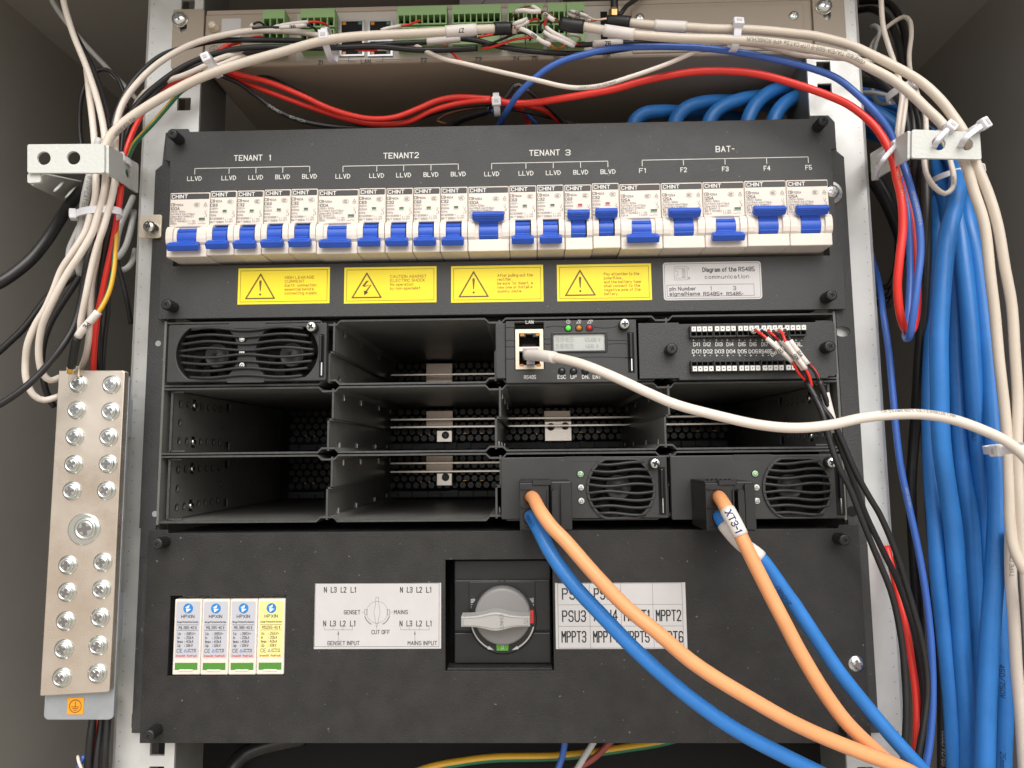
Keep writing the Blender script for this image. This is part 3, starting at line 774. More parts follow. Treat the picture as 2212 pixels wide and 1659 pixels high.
obj('outer_wall', MB().box(-221.5, -220.0, 0, 215, 133, 267), M_BLKS, sub_); obj('outer_wall', MB().box(219.6, 221.1, 0, 215, 133, 267), M_BLKS, sub_)
BX = [-219.5, -109.5, 0.0, 109.3, 219.0]
ROWZ = [133.6, 177.8, 222.25, 266.4]
def shelf(z, up, dn):
    s = MB()
    for sg, on in ((1, up), (-1, dn)):
        if not on: continue
        zc = z + sg * 1.0
        pts = [(-220.0, zc)]
        for bx in BX[1:4]:
            k = 2.6 * sg
            pts += [(bx - 7.5, zc), (bx - 5, zc + k), (bx + 3.5, zc + k), (bx + 6, zc)]
        pts += [(219.6, zc)]
        poly = [(a_, b_ - 0.55) for a_, b_ in pts] + [(a_, b_ + 0.55) for a_, b_ in reversed(pts)]
        s.prism(poly, 1.0, 205)
    return s
def shelf_edge(z, up, dn):
    s = MB()
    for sg, on in ((1, up), (-1, dn)):
        if not on: continue
        zc = z + sg * 1.0
        pts = [(-220.0, zc)]
        for bx in BX[1:4]:
            k = 2.6 * sg
            pts += [(bx - 7.5, zc), (bx - 5, zc + k), (bx + 3.5, zc + k), (bx + 6, zc)]
        pts += [(219.6, zc)]
        poly = [(a_, b_ - 0.6) for a_, b_ in pts] + [(a_, b_ + 0.6) for a_, b_ in reversed(pts)]
        s.prism(poly, -0.2, 1.0)
    return s
for i, (z, u_, d_) in enumerate(((ROWZ[0], 1, 0), (ROWZ[1], 1, 1), (ROWZ[2], 1, 1), (ROWZ[3], 0, 1))):
    so = obj('shelf', shelf(z, u_, d_), M_BLKS, sub_)
    obj('front_edge', shelf_edge(z, u_, d_), M_EDGE, so)
for row in range(3):
    z0, z1 = ROWZ[row] + 2.0, ROWZ[row + 1] - 2.0
    zm = (z0 + z1) / 2
    for bi in (1, 2, 3):
        bx = BX[bi]
        # wall with a step half way up and slots near its edges
        T = Matrix.Rotation(R(90), 4, 'Z')
        def wall(xa, za, zb_):
            holes = []
            for yc in (22, 70, 132, 182):
                if za > zm - 1: holes.append(rect(yc - 2.6, yc + 2.6, zb_ - 6.2, zb_ - 1.2))
                else: holes.append(rect(yc - 2.6, yc + 2.6, za + 1.0, za + 6.0))
            m = MB().plate(rect(1.0, 204, za, zb_), holes, 0, 1.1)
            m.v = [(xa + v[1], v[0], v[2]) for v in m.v]
            return m
        s = MB()
        for m in (wall(bx + 1.4, zm, z1), wall(bx - 1.4, z0, zm)): s.add(m.v, m.f)
        s.box(bx - 1.4, bx + 2.5, 1.0, 204, zm - 0.5, zm + 0.6)
        so = obj('partition', s, M_BLKS, sub_)
        e = MB(); e.box(bx + 1.3, bx + 2.6, 0, 1.0, zm, z1); e.box(bx - 1.5, bx - 0.2, 0, 1.0, z0, zm + 0.6); e.box(bx - 1.5, bx + 2.6, 0, 1.0, zm - 0.5, zm + 0.7)
        obj('front_edge', e, M_EDGE, so)
        tb = MB()
        for yc in (25.5, 73.5, 135.5):
            tb.box(bx + 2.4, bx + 3.0, yc - 0.7, yc + 0.6, z1 - 6, z1 - 1.3); tb.box(bx - 0.3, bx + 0.4, yc - 0.7, yc + 0.6, z0 + 0.8, z0 + 5.4)
        obj('slot_glints', tb, M_ZINC, so)  # bright metal slips standing in for light coming through the slots
# perforated side walls of the outer bays
def side_wall(xa, sgn, z0, z1):
    holes = []
    for k in range(7):
        if k == 2: continue
        holes += [circ(14 + k * 10, z0 + 7.5, 2.3, 14), circ(14 + k * 10, z1 - 7.5, 2.3, 14)]
    holes += [circ(14, (z0 + z1) / 2, 2.3, 14), circ(78, (z0 + z1) / 2, 2.0, 14), circ(138, (z0 + z1) / 2, 2.0, 14)]
    holes += [rect(84, 92, z0 + 2, z0 + 8), rect(84, 92, z1 - 8, z1 - 2), rect(31, 38, z0 + 3, z0 + 11), rect(31, 38, z1 - 11, z1 - 3)]
    m = MB().plate(rect(4, 204, z0, z1), holes, 0, 1.2)
    for h_ in holes:
        if len(h_) == 14: m.plate([(sum(p_[0] for p_ in h_) / 14 + (p_[0] - sum(q_[0] for q_ in h_) / 14) * 1.16, sum(p_[1] for p_ in h_) / 14 + (p_[1] - sum(q_[1] for q_ in h_) / 14) * 1.16) for p_ in h_], [h_], -0.25, 0.0, mi=1)
    m.v = [(xa + sgn * v[1], v[0], v[2]) for v in m.v]
    return m
for row in (0, 1):
    for xa, sg in ((-216.0, -1), (215.2, 1)):
        z0, z1 = ROWZ[row] + 2.2, ROWZ[row + 1] - 2.2
        so = obj('perforated_side_wall', side_wall(xa, sg, z0, z1), [M_BLKS, M_EDGE], sub_)
        e = MB(); e.box(xa - 0.6, xa + 0.8, 3.0, 4.2, z0, z1); e.box(xa, xa - sg * 10, 3.0, 4.2, z0, z0 + 1.0); e.box(xa, xa - sg * 8, 3.0, 4.2, z1 - 1.0, z1)
        obj('front_edge', e, M_EDGE, so)
        for zc in (z0 + 7, z1 - 7):
            sc = MB(); m = MB().lathe([(2.4, -0.5), (2.4, 0.5), (1.6, 1.0), (0.1, 1.1)], (0, 0, 0), n=16)
            sc.add([(xa - sg * (0.3 - v[1]) , 34 + v[0], zc + v[2]) for v in m.v], m.f, 0, True)
            obj('rivet', sc, M_ZINC, so)
# back plane with busbars, copper links and gold pins
bp_ = obj('backplane', MB().box(-221, 221, 205, 208, 132, 268), M_HOLE, sub_)
hx = MB()
for row in range(3):
    for i in range(56):
        for j in range(5):
            X_ = -205 + i * 7.4 + (3.7 if j % 2 else 0); Z_ = ROWZ[row] + 14 + j * 6.2
            hx.lathe([(3.3, 0), (3.1, 0.6)], (X_, 204.8, Z_), n=6, smooth=False)
o_ = obj('vent_lattice', hx, M_BLKG, bp_); o_['kind'] = 'stuff'
def bar_at(x0, x1, py, Y, h=1.9, xfix=None):
    a = at(x0, py, Y); b = at(x1, py, Y)
    xa, xb = xfix if xfix else (a.x, b.x)
    return MB().box(xa, xb, Y, Y + 12, a.z - h / 2, a.z + h / 2, 0.3, 1)
for py, xf in ((906, (-104, 200)), (922.5, (-104, 200)), (1000.5, (-104, 108)), (1019, (-104, 108)), (809.5, (-104, -1))):
    obj('busbar', bar_at(900, 1000, py, 168, xfix=xf), M_BUS, sub_)
for row, (x0, x1, y0, y1) in enumerate(((921, 978, 785, 828), (921, 979, 887, 922), (921, 979, 984, 1016), (1175, 1232, 887, 918))):
    a = at(x0, y1, 196); b = at(x1, y0, 196)
    obj('copper_link', MB().box(a.x, b.x, 194, 197, a.z - 2, b.z, 0.4, 1), M_COPB, sub_)
for (x0, x1, y0, y1, scr) in ((942, 979, 928, 957, [(962, 940)]), (942, 979, 1020, 1051, [(962, 1031)]), (1175, 1236, 908, 955, [(1190, 922), (1221, 920)])):
    a = at(x0, y1, 190); b = at(x1, y0, 190)
    so = obj('terminal_clip', MB().box(a.x, b.x, 188, 193, a.z, b.z, 1.2, 2), M_BUS, sub_)
    for (sx0, sy0) in scr:
        c = at(sx0, sy0, 187); obj('clip_screw', MB().lathe([(3.6, 0), (3.3, 1.6), (0.1, 1.9)], (c.x, 188.2, c.z), n=18), M_STKG, so)
pins = MB()
for bi in range(4):
    for row in range(3):
        bx = BX[bi]
        for dx in (28, 36): pins.lathe([(0.9, 0), (0.7, 1.5)], (bx + dx, 203, ROWZ[row] + 17), n=8)
        for dx in (70, 72.4, 74.8, 77.2): pins.box(bx + dx - 0.6, bx + dx + 0.6, 200, 203, ROWZ[row] + 6, ROWZ[row] + 7.4)
        for dx in (68, 84): pins.box(bx + dx, bx + dx + 3.0, 200, 203, ROWZ[row] + 17.8, ROWZ[row] + 18.5)
o_ = obj('contact_pins', pins, M_GOLD, bp_); o_['kind'] = 'stuff'
pc = MB()
for row in range(3):
    pc.box(-205, 205, 196, 202, ROWZ[row] + 3.5, ROWZ[row] + 9)
    for k in range(30): pc.box(-200 + k * 13.4, -200 + k * 13.4 + random.uniform(3, 8), 192, 197, ROWZ[row] + 4, ROWZ[row] + random.uniform(6, 10))
obj('connector_strip', pc, M_BLKP, bp_)
# light coloured hole in the ear of the left side, rack screws and clamps
for px, py in ((345, 742), (338, 1110)):
    c = at(px, py, 1); obj('ear_hole', MB().lathe([(1.9, 0), (1.9, 0.15)], (c.x - 1, 1.0, c.z), n=18), M_GALVI, sub_)
c = at(1840, 1105, 1); obj('ear_hole', MB().lathe([(3.3, 0), (3.3, 0.15)], (c.x, 1.0, c.z), n=18), M_HOLE, sub_)

# ------------------------------------------------------------------ fan grille helpers
def clip_circle(cx, cz, r, hz, n=40, sx=1.0):
    o = []
    for k in range(n):
        a = 2 * math.pi * k / n
        o.append((cx + sx * r * math.cos(a), cz + max(-hz, min(hz, r * math.sin(a)))))
    return o
def fan(parent, cx, cz, y, r=8.6):
    f = MB(); f.lathe([(r, 0), (r, 4.5), (r * 0.9, 5.2), (r * 0.86, 5.2), (r * 0.8, 4.8), (1.2, 4.8), (1.0, 5.1), (0.1, 5.1)], (cx, y, cz), n=36)
    o = obj('fan_hub', f, M_BLKP, parent)
    b = MB()
    for k in range(7):
        a = 2 * math.pi * k / 7
        p = []
        for rr, tw in ((r * 0.95, 0.0), (19.0, 0.55)):
            for s in (-0.28, 0.32):
                p.append((cx + rr * math.cos(a + tw + s), y + (2.5 if s < 0 else -2.0), cz + rr * math.sin(a + tw + s)))
        b.add([p[0], p[1], p[3], p[2]], [(0, 1, 2, 3)])
    obj('fan_blades', b, M_HOLE, o)
def wavy_bar(x0, x1, z0, y, amp, ph, wl, rr=0.72):
    pts = []; n = 40
    for k in range(n + 1):
        t = k / n; xx = x0 + (x1 - x0) * t
        env = min(1.0, 6 * t, 6 * (1 - t))
        pts.append(Vector((xx, y + (1 - env) * 1.5, z0 + amp * math.cos(2 * math.pi * (xx - ph) / wl))))
    return pts
def indicator(parent, px, py, Y, lit, r=2.0, sym=0):
    c = at(px, py, Y)
    o = obj('indicator', MB().lathe([(r * 1.25, 0), (r * 1.2, 0.3), (r, 0.5), (r, 0.35)], (c.x, Y, c.z), n=22), M_BLKP, parent)
    obj('lens', MB().lathe([(r, 0.3), (r * 0.9, 0.65), (0.1, 0.75)], (c.x, Y, c.z), n=22), M_LENSG if lit else M_LENS, o)
    q = MB(); yy = Y - 0.85
    if sym == 0:
        q.line([(c.x + 1.1 * math.cos(R(a_)), c.z + 1.1 * math.sin(R(a_))) for a_ in range(125, 420, 25)], 0.28, yy); q.line([(c.x, c.z + 0.3), (c.x, c.z + 1.4)], 0.3, yy)
    else:
        q.line([(c.x - 1.1, c.z - 0.8), (c.x + 0.9, c.z - 0.8), (c.x + 0.1, c.z + 1.0)], 0.28, yy, closed=True)
        if sym == 2: q.line([(c.x + 0.8, c.z + 0.9), (c.x + 1.3, c.z + 0.2)], 0.25, yy)
    obj('symbol', q, M_INK, o)
def captive_screw(parent, px, py, Y, r=3.4):
    c = at(px, py, Y - 6)
    mb = MB(); mb.lathe([(r * 1.05, 0), (r * 1.05, 3.6), (r * 0.98, 4.0)], (c.x, Y, c.z), n=24)
    o = obj('captive_screw', mb, M_DGREY, parent)
    q = MB(); q.lathe([(r * 0.98, 3.9), (r * 0.95, 5.4), (r * 0.75, 6.0), (0.1, 6.1)], (c.x, Y, c.z), n=24); cross_recess(q, (c.x, c.z), r * 0.6, Y - 6.35)
    obj('screw_head', q, [M_ZINC, M_BLKG], o)
def lever_latch(parent, px, y0, y1, Y):
    a = at(px - 7, y1, Y); b = at(px + 5, y0, Y)
    o = obj('latch_slot', MB().box(a.x, b.x, Y - 0.2, Y + 0.2, a.z, b.z), M_HOLE, parent)
    q = MB(); cx = (a.x + b.x) / 2
    q.box(cx - 1.1, cx + 0.6, Y - 3.2, Y - 0.4, a.z + (b.z - a.z) * 0.35, b.z - 1, 0.5, 2)
    obj('latch', q, M_BLKG, parent)
    q = MB(); q.box(cx - 0.3, cx + 0.7, Y - 0.9, Y - 0.3, a.z + 1, a.z + (b.z - a.z) * 0.35, 0.2, 1)
    obj('latch_pin', q, M_ZINC, parent)

# twin-fan unit, top left bay
YM = -5.0
t = thing('fan_module', (-165, YM, 225), 'black module with two round fan openings behind wavy bars and three white icons', 'fan module')
a = at(359, 826, YM); b = at(706, 697, YM)
fz = at(530, 762, YM).z
fl = at(450, 763, YM).x; frx = at(616, 762, YM).x
holes = [clip_circle(fl - 1.0, fz, 20.5, 16.6, sx=1.0), clip_circle(frx + 1.0, fz, 20.5, 16.6)]
obj('front_plate', MB().plate(rect(a.x, b.x, a.z, b.z, 1.2), holes, YM, YM + 5, bev=0.5), M_MOD, t)
obj('housing', MB().box(a.x + 1, b.x - 1, YM + 24, YM + 180, a.z + 1, b.z - 1), M_HOLE, t)
fan(t, fl, fz, YM + 17); fan(t, frx, fz, YM + 17)
for k in range(8):
    zz = fz + 15.6 - k * 4.45
    ex = 43.5 - 0.055 * (zz - fz) ** 2 * 0.55
    q = MB().tube(wavy_bar((fl + frx) / 2 - ex - 1, (fl + frx) / 2 + ex + 1, zz, YM - 1.4, 0.95 * (1 if k < 4 else -1) * (1.0 if k % 2 == 0 else 0.9), (fl + frx) / 2 + 24, 49), 0.95, 8)
    obj('grille_bar', q, M_DGREY, t)
cx = (fl + frx) / 2
for s in (-1, 1): obj('finger_notch', MB().prism([(cx - 13, fz + s * 16.3), (cx + 13, fz + s * 16.3), (cx + 12, fz + s * 19.6), (cx - 12, fz + s * 19.6)], YM - 0.4, YM + 0.5), M_MOD, t)
for i, py in enumerate((733, 761, 789)): indicator(t, 523, py, YM - 1.2, False, 1.75, i)
captive_screw(t, 671, 705, YM); lever_latch(t, 696, 722, 815, YM)

# rectifiers, lower right bays
def rectifier(label, x0, x1, y0, y1, fcx, led_x, scr, lx, dxs=0.0):
    t = thing('rectifier_module', (at((x0 + x1) / 2, y1, YM).x, YM, at(x0, y1, YM).z), label, 'rectifier', 'rectifier modules')
    a = at(x0, y1, YM); b = at(x1, y0, YM); fc = at(fcx, (y0 + y1) / 2 + 2, YM)
    obj('front_plate', MB().plate(rect(a.x, b.x, a.z, b.z, 1.0), [clip_circle(fc.x, fc.z, 20.4, 18.0)], YM, YM + 5, bev=0.5), M_MOD, t)
    obj('housing', MB().box(a.x + 1, b.x - 1, YM + 24, YM + 180, a.z + 1, b.z - 1), M_HOLE, t)
    rim = MB().plate(clip_circle(fc.x, fc.z, 22.0, 19.0), [clip_circle(fc.x, fc.z, 20.2, 17.8)], YM - 1.3, YM + 0.1, bev=0.4)
    obj('fan_rim', rim, M_MOD, t)
    fan(t, fc.x, fc.z, YM + 17)
    for k in range(8):
        zz = fc.z + 15.8 - k * 4.5
        ex = math.sqrt(max(20, 21.6 ** 2 - (zz - fc.z) ** 2))
        ex = max(14.5, ex)
        q = MB().tube(wavy_bar(fc.x - ex, fc.x + ex, zz, YM - 1.8, 0.75 * (1 if k < 4 else -1), fc.x + 10, 36), 1.0, 8)
        obj('grille_bar', q, M_DGREY, t)
    for i, (lx_, ly_) in enumerate(led_x): indicator(t, lx_, ly_, YM, i == 0, 1.95, i)
    captive_screw(t, scr[0], scr[1], YM); lever_latch(t, lx, scr[1] + 8, y1 - 10, YM)
    q = MB(); p0 = at((x0 + x1) / 2 - 38 - dxs, y0 + 12, YM); q.prism([(p0.x, p0.z), (p0.x + 22, p0.z), (p0.x + 23, p0.z + 3.2), (p0.x - 1, p0.z + 3.2)], YM - 0.25, YM + 0.1)
    obj('finger_notch', q, M_MOD, t)
    return t
rectifier('black rectifier with a fan grille, plugged with the orange cable without a sleeve', 1083, 1440, 985, 1122, 1341, ((1254, 1024), (1255, 1053), (1256, 1082)), (1416, 1001), 1431)
rectifier('black rectifier with a fan grille, plugged with the orange cable in a white sleeve', 1452, 1818, 981, 1123, 1722, ((1631, 1023), (1634, 1053), (1635, 1082)), (1799, 999), 1815, 10)

def power_plug(label, x0, x1, y0, y1, holes_px):
    Yf = -40.0
    a = at(x0, y1, Yf); b = at(x1, y0, Yf)
    t = thing('power_plug', ((a.x + b.x) / 2, -20, a.z), label, 'power plug', 'black power plugs')
    xm = a.x + (b.x - a.x) * 0.56
    hs = []
    for hx_, hy_ in holes_px:
        c = at(hx_, hy_, Yf); hs.append((c.x, c.z))
    q = MB(); q.plate(rect(a.x, xm, a.z, b.z - 1.2, 0.6), [circ(cx, cz, 4.5, 24) for cx, cz in hs], Yf, YM - 0.2, bev=0.4)
    q.box(a.x, xm, Yf + 2, YM - 0.2, b.z - 1.3, b.z, 0.3, 1)
    q.box(a.x + 1, xm - 0.5, Yf - 0.5, Yf + 0.5, (a.z + b.z) / 2 - 0.6, (a.z + b.z) / 2 + 0.3)
    for zk in (a.z + 1.2, (a.z + b.z) / 2 - 1.2, b.z - 5.0):
        q.box(a.x + 0.6, a.x + 6.5, Yf - 1.4, Yf + 0.4, zk, zk + 0.9, 0.2, 1)
    q.box(xm - 1.4, xm - 0.4, Yf - 1.2, Yf + 0.4, a.z + 1, b.z - 5, 0.2, 1)
    obj('housing', q, M_BLKP, t)
    q = MB(); q.box(xm + 0.6, b.x, Yf + 5, YM - 0.2, a.z - 0.8, b.z - 0.6, 0.8, 2)
    q.prism(rect(xm + 1.6, xm + 5.2, a.z + 1.0, b.z - 5.0, 1.6), Yf - 1.8, Yf + 6)
    q.prism(rect(xm + 7.0, b.x - 0.4, a.z + 0.4, b.z - 2.0, 1.0), Yf + 2.5, Yf + 6)
    obj('locking_lever', q, M_BLKP, t)
    q = MB(); q.box(a.x + 7.5, xm + 1.5, Yf - 1.2, Yf + 3, b.z - 2.6, b.z + 0.4, 0.4, 1)
    for k in range(6): q.box(a.x + 4 + k * 2.6, a.x + 5.2 + k * 2.6, Yf + 8, Yf + 12, b.z, b.z + 0.7)
    obj('latch_tab', q, M_BLKP, t)
    for cx, cz in hs:
        obj('gland', MB().lathe([(4.45, 0), (4.45, 1.6), (3.95, 1.9), (3.9, -6)], (cx, Yf + 2.5, cz), n=24, cap=False), M_CBRN, t)
        obj('socket_back', MB().lathe([(4.4, 0), (4.4, 0.3)], (cx, Yf + 12, cz), n=20), M_HOLE, t)
    return t
power_plug('black two-hole power plug in the rectifier beside the empty bay', 1123, 1236, 1038, 1147, ((1148, 1077), (1147, 1117)))
power_plug('black two-hole power plug whose orange cable wears a white sleeve', 1527, 1634, 1038, 1147, ((1553, 1075), (1553, 1117)))

# controller module with LCD
t = thing('controller_module', (55, YM, 225), 'black controller module with a small grey display, three lamps and two network sockets', 'controller module')
a = at(1093, 828, YM); b = at(1374, 690, YM)
ja = at(1114, 798, YM); jb = at(1173, 711, YM)
la = at(1196, 758, YM); lb = at(1306, 721, YM)
obj('front_plate', MB().plate(rect(a.x, b.x, a.z, b.z, 0.8), [rect(ja.x - 0.4, jb.x + 0.4, ja.z - 0.5, jb.z + 4.5), rect(la.x, lb.x, la.z, lb.z)], YM, YM + 6, bev=0.4), M_MOD, t)
obj('housing', MB().box(a.x + 1, b.x - 1, YM + 9, YM + 170, a.z + 1, b.z - 1), M_HOLE, t)
q = MB(); q.plate(rect(la.x - 1.6, lb.x + 1.6, la.z - 1.4, lb.z + 1.4, 1.2), [rect(la.x, lb.x, la.z, lb.z, 0.5)], YM - 0.8, YM, bev=0.3)
obj('display_bezel', q, M_BLKG, t)
dsp = obj('display', MB().box(la.x - 0.3, lb.x + 0.3, YM + 0.6, YM + 1.2, la.z - 0.3, lb.z + 0.3), M_LCD, t)
q = MB(); y = YM + 0.5
tx(q, '母排电压:', 1200, 1241, 739, 9, y); tx(q, '55.66 V', 1264, 1297, 738, 8, y); tx(q, '负载电流:', 1200, 1241, 753, 9, y); tx(q, '1.66 A', 1265, 1293, 752, 8, y)
obj('lettering', q, M_LCDT, dsp)
for i, (px, m) in enumerate(((1227.5, M_LEDG), (1250.5, M_LEDO), (1273.5, M_LEDR))):
    c = at(px, 709, YM)
    o = obj('lamp', MB().lathe([(2.5, 0), (2.4, 0.4), (1.9, 0.5)], (c.x, YM, c.z), n=20), M_BLKG, t)
    obj('lens', MB().lathe([(1.75, 0.4), (1.5, 1.3), (0.9, 1.8), (0.1, 1.95)], (c.x, YM, c.z), n=20), m, o)
q = MB(); y = YM - 0.15
tx(q, 'LAN', 1136, 1152, 699, 7, y); tx(q, 'RS485', 1132.5, 1157.5, 818.5, 7.5, y); tx(q, 'ESC', 1205, 1222, 818, 7.5, y); tx(q, 'UP', 1233, 1245, 818, 7.5, y); tx(q, 'DN.', 1258, 1272, 818, 7.5, y); tx(q, 'ENT', 1281, 1298, 818, 7.5, y)
for i, px in enumerate((1227.5, 1250.5, 1274)):
    c = at(px, 695, y)
    if i == 0: q.line([(c.x + 1.15 * math.cos(R(a_)), c.z + 1.15 * math.sin(R(a_))) for a_ in range(125, 420, 25)], 0.25, y); q.line([(c.x, c.z), (c.x, c.z + 1.5)], 0.25, y)
    else:
        q.line([(c.x - 1.5, c.z - 0.9), (c.x + 0.9, c.z - 0.9), (c.x, c.z + 1.2)], 0.26, y, closed=True)
        for j in range(i): q.line([(c.x + 0.7 + j * 0.7, c.z + 1.2), (c.x + 1.4 + j * 0.6, c.z + 0.2)], 0.22, y)
obj('lettering', q, M_WINK, t)
for px in (1213.5, 1239, 1264, 1288):
    c = at(px, 802, YM); o = obj('push_button', MB().lathe([(2.5, 0), (2.4, 0.5), (1.9, 0.5), (1.8, 1.4), (1.5, 1.7), (0.1, 1.8)], (c.x, YM, c.z), n=20), M_BLKG, t)
q = MB()
for py, x0, x1, am in ((707, 1180, 1220, 0.8), (706, 1283, 1332, -0.8), (733, 1175, 1194, .4), (742, 1175, 1194, -.4), (734, 1309, 1362, -.5), (744, 1309, 1362, .6), (775, 1215, 1360, 1.0), (708, 1094, 1112, 0.4), (736, 1094, 1112, 0.4), (748, 1094, 1112, -0.4), (774, 1094, 1112, -0.5)):
    p0 = at(x0, py, YM); p1 = at(x1, py, YM)
    q.tube([Vector((p0.x + (p1.x - p0.x) * k / 10, YM - 0.05, p0.z + am * math.sin(math.pi * k / 10))) for k in range(11)], 0.28, 6)
obj('embossed_waves', q, M_BLKG, t)
captive_screw(t, 1350, 699, YM); lever_latch(t, 1364, 718, 805, YM)
jb_ = obj('socket_frame', MB().plate(rect(ja.x, jb.x, ja.z, jb.z), [rect(ja.x + 2.3, jb.x - 2.3, ja.z + 14.6, jb.z - 2.6), rect(ja.x + 2.3, jb.x - 2.3, ja.z + 2.6, ja.z + 11.8)], YM - 0.6, YM + 6), M_BEIGE, t)
o = obj('socket_cavity', MB().box(ja.x + 1, jb.x - 1, YM + 8, YM + 8.6, ja.z + 1, jb.z - 1), M_HOLE, t)
q = MB()
xc = (ja.x + jb.x) / 2
q.box(xc - 5.8, xc - 2.4, YM - 0.4, YM + 6, jb.z - 5.0, jb.z - 2.5); q.box(xc + 2.4, xc + 5.8, YM - 0.4, YM + 6, jb.z - 5.0, jb.z - 2.5)
for k in range(8): q.box(xc - 4.2 + k * 1.05, xc - 3.8 + k * 1.05, YM + 0.5, YM + 5, ja.z + 14.6, ja.z + 16.2)
obj('socket_contacts', q, M_BLKP, t)
for px, py in ((1128, 723.5), (1162, 723), (1127, 789), (1164, 789)):
    c = at(px, py, YM - 0.7); obj('socket_lamp', MB().box(c.x - 1.4, c.x + 1.4, YM - 0.8, YM + 0.2, c.z - 0.8, c.z + 0.8, 0.2, 1), M_LEDO, t)
# blank filler strip left of the controller
a = at(1071, 818, -3); b = at(1092, 698, -3)
tag(obj('filler_strip', MB().box(a.x, b.x, -3.5, 30, a.z, b.z, 0.6, 2), M_BLK), 'narrow black filler strip between the controller module and the empty top bay', 'filler')

# input / output board
t = thing('terminal_board', (165, -6, 225), 'black input output board with two rows of small white push terminals', 'terminal board')
YI = -6.0
a = at(1382, 818, YI); b = at(1802, 692, YI); e = at(1470, 700, YI); f_ = at(1735, 700, YI)
ol = [(a.x, a.z), (e.x - 2, a.z), (e.x - 2, a.z - 1.2), (b.x - 6, a.z - 1.2), (b.x - 6, a.z), (b.x - 2, a.z), (b.x, a.z + 2), (b.x, b.z - 2), (b.x - 2, b.z), (f_.x + 8, b.z), (f_.x + 8, b.z - 1), (e.x - 1, b.z - 1), (e.x - 1, b.z), (a.x, b.z)]
obj('front_plate', MB().plate(ol, [], YI, YI + 1.6, bev=0.3), M_BLK, t)
obj('bottom_flange', MB().box(e.x - 2, b.x - 6, YI + 1.5, YI + 12, a.z - 1.2, a.z + 0.2), M_BLK, t)
obj('box', MB().box(a.x + 3, b.x - 3, YI + 1.7, 120, a.z + 1, b.z - 2), M_HOLE, t)
for hx_, hy_ in ((1452, 753), (1794, 748)): thumb_screw(t, hx_, hy_, tip=-14, base=YI, r=3.7)
def term_strip(x0, x1, y0, y1, white_top):
    pa = at(x0, y1, YI - 4); pb = at(x1, y0, YI - 4)
    W_ = (pb.x - pa.x); H_ = pb.z - pa.z
    for g in range(5):
        gx0 = pa.x + W_ * g / 5; gx1 = gx0 + W_ / 5 - 0.35
        cells = []; step = (gx1 - gx0 - 0.6) / 4
        zl = pa.z + (1.0 if white_top else H_ * 0.56); zh = pa.z + (H_ * 0.44 if white_top else H_ - 1.0)
        hs = [rect(gx0 + 0.5 + k * step + 0.3, gx0 + 0.5 + (k + 1) * step - 0.3, zl, zh) for k in range(4)]
        o = obj('terminal_block', MB().plate(rect(gx0, gx1, pa.z, pb.z), hs, YI - 4, YI - 0.1, bev=0.15), M_BLKP, t)
        obj('wire_openings', MB().box(gx0 + 0.4, gx1 - 0.4, YI - 0.6, YI - 0.3, zl - 0.2, zh + 0.2), M_HOLE, o)
        for k in range(4):
            xk = gx0 + 0.5 + (k + 0.5) * step; zk = pa.z + (H_ * 0.72 if white_top else H_ * 0.28)
            hw = step * 0.40
            obj('release_button', MB().plate(rect(xk - hw, xk + hw, zk - 1.55, zk + 1.55, 0.2), [circ(xk, zk, 0.45, 10)], YI - 5.2, YI - 3.8), M_LENS, o)
term_strip(1491, 1742, 701, 729, True); term_strip(1493, 1744, 776, 804, False)
q = MB(); y = YI - 0.15
for b_, px0, px1 in (('DI1', 1498, 1511), ('DI2', 1520.5, 1535), ('DI3', 1546, 1560.5), ('DI4', 1570, 1584.5), ('DI5', 1596, 1610.5), ('DI6', 1620, 1634), ('DI7', 1645.5, 1659.5), ('OIL', 1718.5, 1733)): tx(q, b_, px0, px1, 747.5, 7.6, y, 0.006)
for b_, px0, px1 in (('DO1', 1495.5, 1514), ('DO2', 1520, 1539), ('DO3', 1545, 1564), ('DO4', 1570, 1588.5), ('DO5', 1594.5, 1613), ('DO6', 1618, 1637), ('RS485', 1640, 1668)): tx(q, b_, px0, px1, 763, 7.6, y, 0.006)
for px in (1498, 1521.5, 1547.5, 1571, 1597, 1621, 1647, 1719.5):
    c = at(px, 735.5, y); q.text('+', c.x, c.z - 0.8, y, 2.0, 'C'); c = at(px + 12, 735.5, y); q.text('-', c.x, c.z - 0.8, y, 2.0, 'C')
    if px < 1700: c = at(px + 1, 768.5, y); q.text('+', c.x, c.z - 0.8, y, 2.0, 'C'); c = at(px + 13, 768.5, y); q.text('-', c.x, c.z - 0.8, y, 2.0, 'C')
c = at(1668, 770.5, y); q.text('ENV_TEMP1', c.x, c.z, y, 1.9, rot=R(33), xs=0.95); c = at(1716, 769, y); q.text('TEMP2', c.x - 2, c.z - 1, y, 1.9, rot=R(33), xs=0.95)
obj('lettering', q, M_WINK, t)

